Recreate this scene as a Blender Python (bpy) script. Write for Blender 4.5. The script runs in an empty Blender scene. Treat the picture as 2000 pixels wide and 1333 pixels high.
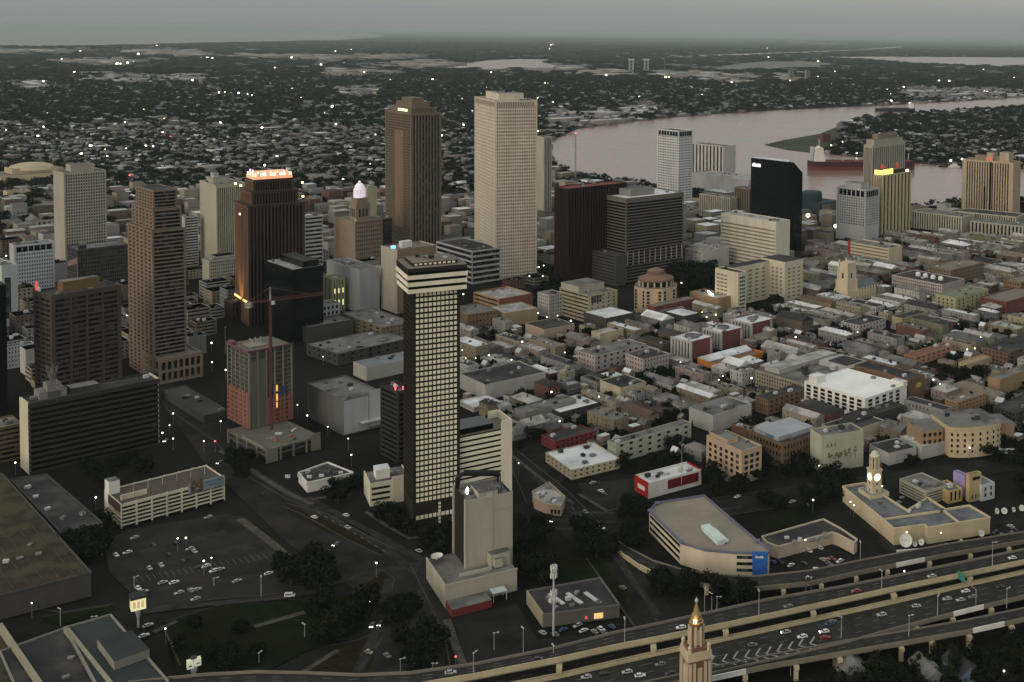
import bpy, math, random
import numpy as np
from mathutils import Vector, Matrix
R = random.Random(7)
NR = np.random.default_rng(11)
sc = bpy.context.scene
rad = math.radians

# ---------------------------------------------------------------- camera (an aerial view, cropped by lens shift)
F, CX, VP, SL, H0, CH = 2250.0, 1540.0, 44600.0, .0145, 49.0, 295.0
PT, RL = math.atan(F / VP), math.atan(SL)
CY = H0 + SL * CX + F * math.tan(PT) / math.cos(RL)
Rv, Fv, Dv = Vector((1, 0, 0)), Vector((0, math.cos(PT), -math.sin(PT))), Vector((0, -math.sin(PT), -math.cos(PT)))
Uv, Wv = Rv * math.cos(RL) - Dv * math.sin(RL), Rv * math.sin(RL) + Dv * math.cos(RL)
CAM = Vector((0, 0, CH))
cam = bpy.data.cameras.new("aerial_camera")
cam.sensor_width = 36; cam.lens = F / 2000 * 36
cam.shift_x = (1000 - CX) / 2000; cam.shift_y = -(666.5 - CY) / 2000
cam.clip_start = 1; cam.clip_end = 600000
co = bpy.data.objects.new("aerial_camera", cam); sc.collection.objects.link(co)
up, bk = -Wv, -Fv
co.matrix_world = Matrix(((Uv.x, up.x, bk.x, 0), (Uv.y, up.y, bk.y, 0), (Uv.z, up.z, bk.z, CH), (0, 0, 0, 1)))
sc.camera = co

# ---------------------------------------------------------------- dusk light: low warm glow behind-left, soft grey sky
SUN_EL, SUN_AZ = rad(10), rad(218)
w = bpy.data.worlds.new("World"); sc.world = w; w.use_nodes = True
nt = w.node_tree; nd = nt.nodes; nd.clear()
sky = nd.new('ShaderNodeTexSky'); sky.sky_type = 'NISHITA'; sky.sun_disc = False
sky.sun_elevation = SUN_EL; sky.sun_rotation = SUN_AZ; sky.dust_density = 3.0; sky.air_density = 1.2
hs = nd.new('ShaderNodeHueSaturation'); hs.inputs['Saturation'].default_value = .45; hs.inputs['Value'].default_value = .9
mx = nd.new('ShaderNodeMix'); mx.data_type = 'RGBA'; mx.inputs[0].default_value = .55
mx.inputs[7].default_value = (2.12, 2.28, 2.36, 1)
bg = nd.new('ShaderNodeBackground'); bg.inputs[1].default_value = .10
wo = nd.new('ShaderNodeOutputWorld')
nt.links.new(sky.outputs[0], hs.inputs['Color']); nt.links.new(hs.outputs[0], mx.inputs[6])
tc = nd.new('ShaderNodeTexCoord'); sp_ = nd.new('ShaderNodeSeparateXYZ'); mr_ = nd.new('ShaderNodeMapRange')
mr_.inputs[1].default_value = .12; mr_.inputs[2].default_value = .75; mr_.inputs[3].default_value = 0; mr_.inputs[4].default_value = 1
gz = nd.new('ShaderNodeMix'); gz.data_type = 'RGBA'; gz.inputs[6].default_value = (.94, .94, .93, 1); gz.inputs[7].default_value = (2.02, 1.93, 1.72, 1)
vm_ = nd.new('ShaderNodeVectorMath'); vm_.operation = 'MULTIPLY'                # a thin overcast, brighter overhead than at the horizon
nt.links.new(tc.outputs['Generated'], sp_.inputs[0]); nt.links.new(sp_.outputs[2], mr_.inputs[0]); nt.links.new(mr_.outputs[0], gz.inputs[0]); nt.links.new(gz.outputs[2], vm_.inputs[1])
nt.links.new(mx.outputs[2], vm_.inputs[0]); nt.links.new(vm_.outputs[0], bg.inputs[0]); nt.links.new(bg.outputs[0], wo.inputs[0])
sl = bpy.data.lights.new("low_sun", 'SUN'); sl.energy = .45; sl.angle = rad(75); sl.color = (1, .85, .66)
so = bpy.data.objects.new("low_sun", sl); sc.collection.objects.link(so)
sd = Vector((math.sin(SUN_AZ) * math.cos(SUN_EL), math.cos(SUN_AZ) * math.cos(SUN_EL), math.sin(SUN_EL)))
so.rotation_euler = sd.to_track_quat('Z', 'Y').to_euler()
sc.view_settings.view_transform = 'Standard'; sc.view_settings.look = 'None'
sc.view_settings.exposure = 1.05; sc.view_settings.gamma = 1
cy = sc.cycles
cy.max_bounces = 4; cy.diffuse_bounces = 2; cy.glossy_bounces = 2; cy.transmission_bounces = 2; cy.volume_bounces = 0
cy.use_denoising = True; cy.caustics_reflective = False; cy.caustics_refractive = False

# ---------------------------------------------------------------- survey: from a sighting in the view to metres on the ground
def P(x, y, z=0.0):
    v = Fv + Uv * ((x - CX) / F) + Wv * ((y - CY) / F)
    return CAM + v * ((z - CH) / v.z)
def proj(p):
    q = Vector(p) - CAM; k = q.dot(Fv)
    return CX + F * q.dot(Uv) / k, CY + F * q.dot(Wv) / k
def hz(x): return H0 + SL * x
def height_at(b, y):                                   # height over ground point b that is seen at row y
    lo, hi = -50.0, 400.0
    for _ in range(40):
        m = (lo + hi) / 2
        if proj((b.x, b.y, m))[1] > y: lo = m
        else: hi = m
    return (lo + hi) / 2
def run(b, z, th, xt):                                 # length along heading th at height z until column xt
    c, s = math.cos(th), math.sin(th); lo, hi = 0.0, 600.0
    x0 = proj((b.x, b.y, z))[0]; sg = 1 if xt > x0 else -1
    for _ in range(40):
        m = (lo + hi) / 2
        if (proj((b.x + c * m, b.y + s * m, z))[0] - xt) * sg < 0: lo = m
        else: hi = m
    return (lo + hi) / 2

# ---------------------------------------------------------------- materials
MATS = {}
def mat(name, col, rough=.8, amp=.18, sc_=.12, streak=0.0, metal=0.0, spec=.12, emit=None, es=0.0, patch=0.0, patch_col=None):
    if name in MATS: return MATS[name]
    m = bpy.data.materials.new(name); m.use_nodes = True; t = m.node_tree; n = t.nodes; b = n['Principled BSDF']
    b.inputs['Roughness'].default_value = rough; b.inputs['Metallic'].default_value = metal
    b.inputs['Specular IOR Level'].default_value = spec
    b.inputs['Base Color'].default_value = (*col, 1)
    if emit:
        b.inputs['Emission Color'].default_value = (*emit, 1); b.inputs['Emission Strength'].default_value = es
        m.cycles.emission_sampling = 'NONE'
    if amp > 0:
        geo = n.new('ShaderNodeNewGeometry')
        vec = geo.outputs['Position']
        mp = n.new('ShaderNodeMapping'); mp.inputs['Scale'].default_value = (1, 1, .25 if streak else 1)
        t.links.new(vec, mp.inputs[0])
        nz = n.new('ShaderNodeTexNoise'); nz.inputs['Scale'].default_value = sc_; nz.inputs['Detail'].default_value = 6
        nz.inputs['Roughness'].default_value = .65
        t.links.new(mp.outputs[0], nz.inputs['Vector'])
        mr = n.new('ShaderNodeMapRange'); mr.inputs[1].default_value = .25; mr.inputs[2].default_value = .75
        mr.inputs[3].default_value = 1 - amp; mr.inputs[4].default_value = 1 + amp
        t.links.new(nz.outputs[0], mr.inputs[0])
        ml = n.new('ShaderNodeVectorMath'); ml.operation = 'SCALE'; ml.inputs[0].default_value = col
        t.links.new(mr.outputs[0], ml.inputs['Scale'])
        out = ml.outputs[0]
        if patch > 0:
            n2 = n.new('ShaderNodeTexNoise'); n2.inputs['Scale'].default_value = patch; n2.inputs['Detail'].default_value = 4
            t.links.new(vec, n2.inputs['Vector'])
            m2 = n.new('ShaderNodeMapRange'); m2.inputs[1].default_value = .48; m2.inputs[2].default_value = .6
            t.links.new(n2.outputs[0], m2.inputs[0])
            mm = n.new('ShaderNodeMix'); mm.data_type = 'RGBA'; mm.inputs[7].default_value = (*(patch_col or col), 1)
            t.links.new(m2.outputs[0], mm.inputs[0]); t.links.new(out, mm.inputs[6]); out = mm.outputs[2]
        t.links.new(out, b.inputs['Base Color'])
    MATS[name] = m
    return m
def wallm(name, col, rough=.8): return mat(name, col, rough, .16, .09, streak=1)
def glassm(name, lo, hi, rough, tint=(1, 1.08, 1.15)):
    # panes differ: blinds, reflections and dark rooms, one tone per bay
    m = bpy.data.materials.new(name); m.use_nodes = True; t = m.node_tree; n = t.nodes; b = n['Principled BSDF']; b.inputs['Roughness'].default_value = rough
    geo = n.new('ShaderNodeNewGeometry'); sn = n.new('ShaderNodeVectorMath'); sn.operation = 'SNAP'; sn.inputs[1].default_value = (3.1, 3.1, 3.7)
    wn = n.new('ShaderNodeTexWhiteNoise'); pw = n.new('ShaderNodeMath'); pw.operation = 'POWER'; pw.inputs[1].default_value = 5
    mr = n.new('ShaderNodeMapRange'); mr.inputs[3].default_value = lo; mr.inputs[4].default_value = hi; ml = n.new('ShaderNodeVectorMath'); ml.operation = 'SCALE'; ml.inputs[0].default_value = tint
    for a, c in ((geo.outputs['Position'], sn.inputs[0]), (sn.outputs[0], wn.inputs['Vector']), (wn.outputs['Value'], pw.inputs[0]), (pw.outputs[0], mr.inputs[0]), (mr.outputs[0], ml.inputs['Scale']), (ml.outputs[0], b.inputs['Base Color'])): t.links.new(a, c)
    MATS[name] = m; return m
GLASS = glassm('dark_glass', .006, .075, .18)
GLASSB = mat('black_glass', (.004, .005, .006), .12, 0, spec=.25)
GLASSG = glassm('grey_glass', .02, .10, .2)
ROOFD = mat('dark_roof', (.032, .032, .034), .9, .4, .06, patch=.05, patch_col=(.058, .055, .053))
ROOFG = mat('grey_roof', (.15, .147, .14), .9, .4, .07, patch=.06, patch_col=(.085, .083, .08))
ROOFL = mat('pale_roof', (.32, .315, .305), .85, .35, .07, patch=.08, patch_col=(.19, .187, .18))
ROOFW = mat('white_roof', (.58, .59, .61), .8, .2, .05, patch=.06, patch_col=(.40, .41, .43))
ROOFT = mat('tan_roof', (.16, .14, .12), .9, .35, .06)
METAL = mat('grey_metal', (.2, .2, .2), .5, .2, .3, metal=.3)
PALEM = mat('pale_metal', (.42, .43, .44), .5, .2, .3)
CONC = mat('concrete', (.24, .235, .22), .9, .25, .15, streak=1)
CREAM = wallm('cream_concrete', (.50, .455, .365))
WHITE = wallm('white_paint', (.62, .61, .58))
BRICK = wallm('red_brick', (.17, .055, .045))
TRUNK = mat('bark', (.05, .04, .03), .9, .2, .5)
LEAFS = [mat('leaf_' + k, c, .9, .5, .25, spec=.0) for k, c in (('dark', (.009, .012, .0065)), ('olive', (.016, .0175, .009)), ('green', (.012, .019, .0085)))]
GLOW = mat('lamp_glow', (.8, .8, .7), .5, 0, emit=(1, .93, .74), es=3.6)
GLOWW = mat('warm_lamp_glow', (.8, .6, .3), .5, 0, emit=(1, .72, .32), es=3.2)
GLOWR = mat('red_lamp_glow', (.5, .05, .05), .5, 0, emit=(1, .08, .1), es=1.6)

# ---------------------------------------------------------------- mesh builder
class MB:
    def __init__(s): s.v, s.f, s.m = [], [], []
    def face(s, pts, m=0):
        k = len(s.v); s.v += [tuple(p) for p in pts]; s.f.append(tuple(range(k, k + len(pts)))); s.m.append(m)
    def box(s, x0, x1, y0, y1, z0, z1, m=0, mt=None, bottom=False):
        k = len(s.v)
        s.v += [(x0, y0, z0), (x1, y0, z0), (x1, y1, z0), (x0, y1, z0), (x0, y0, z1), (x1, y0, z1), (x1, y1, z1), (x0, y1, z1)]
        fs = [(0, 1, 5, 4), (1, 2, 6, 5), (2, 3, 7, 6), (3, 0, 4, 7), (4, 5, 6, 7), (3, 2, 1, 0)]
        for i, f in enumerate(fs):
            s.f.append(tuple(k + a for a in f)); s.m.append(mt if (i == 4 and mt is not None) else m)
    def prism(s, poly, z0, z1, m=0, mt=None):
        a = sum(poly[i][0] * poly[(i + 1) % len(poly)][1] - poly[(i + 1) % len(poly)][0] * poly[i][1] for i in range(len(poly)))
        if a < 0: poly = poly[::-1]
        n = len(poly); k = len(s.v)
        s.v += [(p[0], p[1], z0) for p in poly] + [(p[0], p[1], z1) for p in poly]
        for i in range(n):
            j = (i + 1) % n; s.f.append((k + i, k + j, k + n + j, k + n + i)); s.m.append(m)
        s.f.append(tuple(k + n + i for i in range(n))); s.m.append(m if mt is None else mt)
        s.f.append(tuple(k + n - 1 - i for i in range(n))); s.m.append(m)
    def ring(s, prof, cx=0, cy_=0, n=16, m=0):             # lathe of (r, z)
        k = len(s.v)
        for r, z in prof:
            s.v += [(cx + r * math.cos(2 * math.pi * i / n), cy_ + r * math.sin(2 * math.pi * i / n), z) for i in range(n)]
        for a in range(len(prof) - 1):
            for i in range(n):
                j = (i + 1) % n; s.f.append((k + a * n + i, k + a * n + j, k + (a + 1) * n + j, k + (a + 1) * n + i)); s.m.append(m)
        s.f.append(tuple(k + (len(prof) - 1) * n + i for i in range(n))); s.m.append(m)
        s.f.append(tuple(k + n - 1 - i for i in range(n))); s.m.append(m)
    def tube(s, p, q, r, n=6, m=0, r2=None):
        p, q = Vector(p), Vector(q); d = (q - p).normalized()
        a = d.orthogonal().normalized(); b = d.cross(a); k = len(s.v); r2 = r if r2 is None else r2
        for c, rr in ((p, r), (q, r2)):
            s.v += [tuple(c + a * rr * math.cos(2 * math.pi * i / n) + b * rr * math.sin(2 * math.pi * i / n)) for i in range(n)]
        for i in range(n):
            j = (i + 1) % n; s.f.append((k + i, k + j, k + n + j, k + n + i)); s.m.append(m)
        s.f.append(tuple(k + n + i for i in range(n))); s.m.append(m)
        s.f.append(tuple(k + n - 1 - i for i in range(n))); s.m.append(m)
    def mesh(s, name, mats):
        me = bpy.data.meshes.new(name); me.from_pydata(s.v, [], s.f)
        for q in (mats if isinstance(mats, (list, tuple)) else [mats]): me.materials.append(q)
        me.polygons.foreach_set('material_index', s.m); me.update()
        return me
    def build(s, name, mats, parent=None, loc=None, rz=0):
        o = bpy.data.objects.new(name, s.mesh(name, mats)); sc.collection.objects.link(o)
        if parent: o.parent = parent
        if loc is not None: o.location = loc
        o.rotation_euler[2] = rz
        return o
def tag(o, label=None, cat=None, group=None, kind=None):
    if label: o['label'] = label
    if cat: o['category'] = cat
    if group: o['group'] = group
    if kind: o['kind'] = kind
    return o
def empty(name, loc, rz, label, cat, group=None):
    o = bpy.data.objects.new(name, None); sc.collection.objects.link(o); o.empty_display_size = 1
    o.location = loc; o.rotation_euler[2] = rz
    return tag(o, label, cat, group)
def copy_tree(o, parent=None):
    c = o.copy(); sc.collection.objects.link(c)
    if parent: c.parent = parent
    for ch in o.children: copy_tree(ch, c)
    return c
def child(name, me, parent, loc=(0, 0, 0), rz=0):
    o = bpy.data.objects.new(name, me); sc.collection.objects.link(o); o.parent = parent; o.location = loc; o.rotation_euler[2] = rz
    return o
FOOT = []                                              # footprints in street-grid coordinates (u, v), for the infill houses
TG = rad(47); CG, SG = math.cos(TG), math.sin(TG)
def uv(x, y): return x * CG + y * SG, -x * SG + y * CG
def xy(u, v): return u * CG - v * SG, u * SG + v * CG
LAND = []                                              # landmarks for wording: (name, x, y)
def footprint(pts, pad=3):
    q = [uv(*p[:2]) for p in pts]
    FOOT.append((min(a for a, b in q) - pad, max(a for a, b in q) + pad, min(b for a, b in q) - pad, max(b for a, b in q) + pad))

# ---------------------------------------------------------------- facades and buildings
def face_axes(i, w, d):
    # local frames of the four sides: origin, along, outward normal, length
    return [((0, 0), (1, 0), (0, -1), w), ((0, 0), (0, 1), (-1, 0), d), ((0, d), (1, 0), (0, 1), w), ((w, 0), (0, 1), (1, 0), d)][i]
def fbox(mb, i, w, d, a0, a1, z0, z1, t0, t1, m=0):     # a box on side i: from a0 to a1 along it, t0..t1 outward
    o, al, n, l = face_axes(i, w, d)
    xs = sorted((o[0] + al[0] * a0 + n[0] * t0, o[0] + al[0] * a1 + n[0] * t1))
    ys = sorted((o[1] + al[1] * a0 + n[1] * t0, o[1] + al[1] * a1 + n[1] * t1))
    mb.box(xs[0], xs[1], ys[0], ys[1], z0, z1, m)
def facade(mb, i, w, d, z0, z1, style, nf, nc, sp=.45, pf=.4, dep=.5, edge=1.2, top=1.5, bot=.0, m=0):
    l = face_axes(i, w, d)[3]
    if style == 'blank':
        fbox(mb, i, w, d, 0.02, l - .02, z0, z1, -dep, .02, m); return
    if style == 'none': return
    fh = (z1 - top - z0 - bot) / nf
    if style in ('grid', 'bands'):
        for k in range(nf):
            fbox(mb, i, w, d, edge, l - edge, z0 + bot + k * fh, z0 + bot + k * fh + fh * sp, -dep, 0, m)
    if style in ('grid', 'fins'):
        cw = (l - 2 * edge) / nc
        for k in range(nc + 1):
            c = edge + k * cw; hw = cw * pf / 2
            a0, a1 = max(c - hw, 0.05), min(c + hw, l - .05)
            fbox(mb, i, w, d, a0, a1, z0, z1 - top * .5, -dep, .08, m)
    fbox(mb, i, w, d, 0.02, l - .02, z1 - top, z1, -dep, .12, m)
    for a in ((0.0, edge), (l - edge, l)): fbox(mb, i, w, d, a[0], a[1], z0, z1 - top, -dep, .10, m)
    if bot > 0: fbox(mb, i, w, d, edge, l - edge, z0, z0 + bot, -dep, .03, m)
def roof_units(root, x0, x1, y0, y1, z, n, mats=(None,), rng=None, big=1.0):
    rng = rng or R
    for k in range(n):
        if x1 - x0 < 3 or y1 - y0 < 3: return
        a, b, h = rng.uniform(1.6, 4.5) * big, rng.uniform(1.6, 3.5) * big, rng.uniform(1, 2.4) * big
        a, b = min(a, (x1 - x0) * .4), min(b, (y1 - y0) * .4)
        x, y = rng.uniform(x0, x1 - a), rng.uniform(y0, y1 - b)
        mb = MB(); mb.box(0, a, 0, b, .25, h); mb.box(.2, a - .2, .2, b - .2, h, h + .25); mb.box(.3, a - .3, .3, b - .3, 0, .25)
        mb.build('rooftop_unit', rng.choice(mats) or rng.choice((METAL, PALEM, ROOFD, ROOFG)), root, (x, y, z + .06 + .01 * k))
def site(L, N, Rr, yt, yb, th=47, zb=0, h=None, w=None, d=None):
    t = rad(th); b = P(N, yb, zb); b = Vector((b.x, b.y, 0))
    hh = h if h else height_at(b, yt)
    # keep the near corner under its own top even where verticals lean
    ww = w if w else run(b, hh, t, Rr)
    dd = d if d else run(b, hh, t + math.pi / 2, L)
    return b, hh, ww, dd, t
def rect_pts(b, w, d, t, x0=0, y0=0):
    c, s = math.cos(t), math.sin(t)
    return [(b.x + c * x - s * y, b.y + s * x + c * y) for x, y in ((x0, y0), (w, y0), (w, d), (x0, d))]
def building(name, label, L, N, Rr, yt, yb, th=47, zb=0, h=None, w=None, d=None, wall=CONC, glass=GLASS, roof=ROOFG,
             f=('grid', 'grid'), nf=10, nc=(10, 10), sp=.45, pf=.4, dep=.5, edge=1.2, top=1.8, bot=0, par=1.0, units=4,
             cat='building', short=None, group=None, big=1.0, umats=(None,), z0=0, wall2=None, inset=None):
    b, h, w, d, t = site(L, N, Rr, yt, yb, th, zb, h, w, d)
    root = empty(name, b, t, label, cat, group)
    root['w'], root['d'], root['h'] = w, d, h
    FOOTP = rect_pts(b, w, d, t); footprint(FOOTP)
    if short: LAND.append((short, sum(p[0] for p in FOOTP) / 4, sum(p[1] for p in FOOTP) / 4))
    g = MB(); g.box(dep, w - dep, dep, d - dep, z0, h - par - .1); g.build('glazing', glass, root)
    mb = MB()
    for i in range(4):
        st = f[i % 2] if len(f) == 2 else f[i]
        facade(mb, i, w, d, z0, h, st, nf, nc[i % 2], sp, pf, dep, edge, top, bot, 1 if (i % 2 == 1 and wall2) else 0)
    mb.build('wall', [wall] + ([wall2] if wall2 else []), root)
    r = MB(); r.box(dep * .6, w - dep * .6, dep * .6, d - dep * .6, h - par - .5, h - par); r.build('roof', roof, root)
    if units: roof_units(root, 1.5, w - 1.5, 1.5, d - 1.5, h - par, units, umats, big=big)
    return root
def penthouse(root, x0, x1, y0, y1, hh, m, par=1.0, roof=ROOFG, name='penthouse', zt=None):
    w, d, h = root['w'], root['d'], root['h'] if zt is None else zt
    mb = MB(); mb.box(x0 * w, x1 * w, y0 * d, y1 * d, h - par + .01, h - par + hh, 0, 1)
    mb.box(x0 * w - .2, x1 * w + .2, y0 * d - .2, y1 * d + .2, h - par + hh - .6, h - par + hh - .1, 0)
    return mb.build(name, [m, roof], root)
def windows(root, i, w, d, z0, z1, a0, a1, rows, cols, ww, wh, glass=GLASS, frame=None, t=.05, skip=()):
    # individual windows: one shared pane-and-frame mesh, copied along the wall
    me = None; fh = (z1 - z0) / rows; cw = (a1 - a0) / cols
    o, al, n, l = face_axes(i, w, d)
    mb = MB(); fm = 1 if frame else 0
    mb.box(-ww / 2, ww / 2, -.06, .1, -wh / 2, wh / 2)
    mb.box(-ww / 2 - .12, ww / 2 + .12, -.14, -.06, -wh / 2 - .22, -wh / 2 - .02, fm)
    me = mb.mesh('window', [glass] + ([frame] if frame else []))
    rz = [0, -math.pi / 2, math.pi, math.pi / 2][i]
    for r_ in range(rows):
        for c in range(cols):
            if (r_, c) in skip: continue
            a = a0 + (c + .5) * cw; z = z0 + (r_ + .5) * fh
            child('window', me, root, (o[0] + al[0] * a + n[0] * t, o[1] + al[1] * a + n[1] * t, z), rz)
# ================================================================ the setting: ground, water, far country
def gpoly(name, px, m, z, kind='structure', label=None, cat=None, thick=None):
    pts = [P(x, y, z) for x, y in px]; mb = MB()
    if thick: mb.prism([(p.x, p.y) for p in pts], z - thick, z)
    else: mb.face([(p.x, p.y, z) for p in pts])
    o = mb.build(name, m); tag(o, label, cat, None, kind)
    return o, [(p.x, p.y) for p in pts]
EARTH = mat('ground_earth', (.0155, .0148, .0132), .95, .4, .012, patch=.004, patch_col=(.018, .0175, .0165), spec=0)
ASPH = mat('asphalt', (.024, .0228, .0205), .9, .45, .08, patch=.03, patch_col=(.033, .031, .0275), spec=0)
ASPHD = mat('dark_asphalt', (.0185, .0178, .0168), .9, .4, .08, patch=.05, patch_col=(.025, .024, .022), spec=0)
PAVE = mat('pavement', (.045, .042, .037), .9, .3, .2, patch=.08, patch_col=(.03, .028, .025), spec=0)
GRASS = mat('grass', (.0105, .0155, .007), .95, .5, .15, patch=.03, patch_col=(.013, .0135, .0075), spec=0)
MEDIAN = mat('worn_grass', (.018, .0175, .0095), .95, .5, .2, spec=0)
MUD = mat('mud_flat', (.16, .15, .14), .9, .3, .004)
PAINT = mat('road_paint', (.17, .17, .165), .8, .3, .4)
def water(name, col, rough, bump=.12):
    m = bpy.data.materials.new(name); m.use_nodes = True; t = m.node_tree; n = t.nodes; b = n['Principled BSDF']
    b.inputs['Base Color'].default_value = (*col, 1); b.inputs['Roughness'].default_value = rough; b.inputs['IOR'].default_value = 1.33
    geo = n.new('ShaderNodeNewGeometry'); nz = n.new('ShaderNodeTexNoise'); nz.inputs['Scale'].default_value = .05; nz.inputs['Detail'].default_value = 8
    bp = n.new('ShaderNodeBump'); bp.inputs['Strength'].default_value = bump; bp.inputs['Distance'].default_value = 4
    mp = n.new('ShaderNodeMapping'); mp.inputs['Scale'].default_value = (.35, 1, 1); mp.inputs['Rotation'].default_value = (0, 0, rad(35)); n2 = n.new('ShaderNodeTexNoise'); n2.inputs['Scale'].default_value = .006; n2.inputs['Detail'].default_value = 7; n2.inputs['Roughness'].default_value = .7
    mr = n.new('ShaderNodeMapRange'); mr.inputs[1].default_value = .3; mr.inputs[2].default_value = .7; mr.inputs[3].default_value = .72; mr.inputs[4].default_value = 1.22; vs = n.new('ShaderNodeVectorMath'); vs.operation = 'SCALE'; vs.inputs[0].default_value = col
    m2 = n.new('ShaderNodeMapRange'); m2.inputs[1].default_value = .3; m2.inputs[2].default_value = .7; m2.inputs[3].default_value = rough * .7; m2.inputs[4].default_value = rough * 1.5
    t.links.new(geo.outputs['Position'], mp.inputs[0]); t.links.new(mp.outputs[0], n2.inputs['Vector']); t.links.new(n2.outputs[0], mr.inputs[0]); t.links.new(n2.outputs[0], m2.inputs[0]); t.links.new(mr.outputs[0], vs.inputs['Scale']); t.links.new(vs.outputs[0], b.inputs['Base Color']); t.links.new(m2.outputs[0], b.inputs['Roughness'])
    t.links.new(geo.outputs['Position'], nz.inputs['Vector']); t.links.new(nz.outputs[0], bp.inputs['Height']); t.links.new(bp.outputs[0], b.inputs['Normal'])
    return m
RIVER = water('river_water', (.26, .165, .14), .2)
LAKE = water('lake_water', (.17, .145, .12), .3, .1)
mb = MB(); n = 96; GR = 260000
ringp = [(GR * math.cos(2 * math.pi * i / n), GR * math.sin(2 * math.pi * i / n), -.6) for i in range(n)]
mb.face(ringp); tag(mb.build('ground', EARTH), kind='structure')
# the river (its near bank runs behind the riverfront buildings), the point of land it bends round, the lake and far canals
RIV = [(1078, 275), (1070, 300), (1082, 322), (1130, 340), (1200, 352), (1290, 368), (1380, 372), (1450, 392), (1580, 402), (1640, 412), (1700, 416), (1790, 404), (1880, 398),
       (2000, 394), (2300, 385), (2300, 165), (2000, 190), (1900, 197), (1750, 205), (1600, 212), (1500, 217), (1400, 223), (1300, 231), (1200, 242), (1130, 252)]
river, RIVP = gpoly('river', RIV, RIVER, -.3)
PNT = [(1493, 283), (1530, 274), (1600, 262), (1640, 246), (1690, 233), (1740, 226), (1800, 223), (1900, 217), (2000, 211), (2300, 190), (2300, 330), (2000, 330), (1900, 329), (1840, 322), (1780, 318), (1700, 309), (1640, 303), (1590, 299), (1540, 293)]
pnt, PNTP = gpoly('point_of_land', PNT, mat('levee_grass', (.045, .05, .026), .95, .4, .02, patch=.01, patch_col=(.03, .034, .02)), .6)
LK = [(-700, 88), (0, 91), (100, 92), (250, 89), (400, 85), (550, 82), (650, 79), (705, 76), (740, 72.5), (752, 70), (740, 66), (700, 64), (650, 62.5), (400, 59), (0, 53.5), (-700, 44)]
lake, LKP = gpoly('lake', LK, LAKE, -.2)
CAN = [(868, 134), (905, 124), (960, 117.5), (1020, 115.5), (1088, 116), (1062, 122), (1080, 127), (1120, 131), (1050, 134), (960, 136)]
canal, CANP = gpoly('canal_basin', CAN, RIVER, -.2)
MAR = [(1590, 112), (1700, 111), (2300, 114), (2300, 131), (2000, 130), (1880, 129), (1790, 124), (1720, 118.5), (1660, 116)]
marsh, MARP = gpoly('marsh_lake', MAR, RIVER, -.2)
CHN = [(1290, 111), (1420, 106.5), (1580, 101), (1680, 97), (1760, 91), (1762, 92.5), (1690, 99), (1580, 104), (1430, 109), (1300, 113)]
channel, CHNP = gpoly('ship_channel', CHN, RIVER, -.2)
FLT = [(1370, 136), (1440, 125), (1500, 120), (1600, 121), (1640, 127), (1600, 133), (1500, 137), (1420, 138)]
flat, FLTP = gpoly('mud_flat', FLT, MUD, -.2)
WATERS = [RIVP, LKP, CANP, MARP, CHNP, FLTP]
# levee bank along the far shore of the river
mb = MB()
BK = [(1070, 300), (1066, 285), (1080, 272), (1130, 250), (1200, 240.5), (1300, 229.5), (1400, 221.5), (1500, 215.5), (1600, 210.5), (1750, 203.5), (1900, 195.5), (2000, 188.5), (2300, 164)]
for a, b in zip(BK, BK[1:]):
    p, q = P(*a), P(*b); nrm = Vector((-(q - p).y, (q - p).x, 0)).normalized()
    mb.face([p + Vector((0, 0, -.5)), q + Vector((0, 0, -.5)), q + nrm * 12 + Vector((0, 0, 6)), p + nrm * 12 + Vector((0, 0, 6))])
    mb.face([p + nrm * 12 + Vector((0, 0, 6)), q + nrm * 12 + Vector((0, 0, 6)), q + nrm * 60 + Vector((0, 0, -.5)), p + nrm * 60 + Vector((0, 0, -.5))])
tag(mb.build('levee_bank', mat('levee_bank', (.03, .032, .026), .95, .4, .01)), kind='structure')

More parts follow.
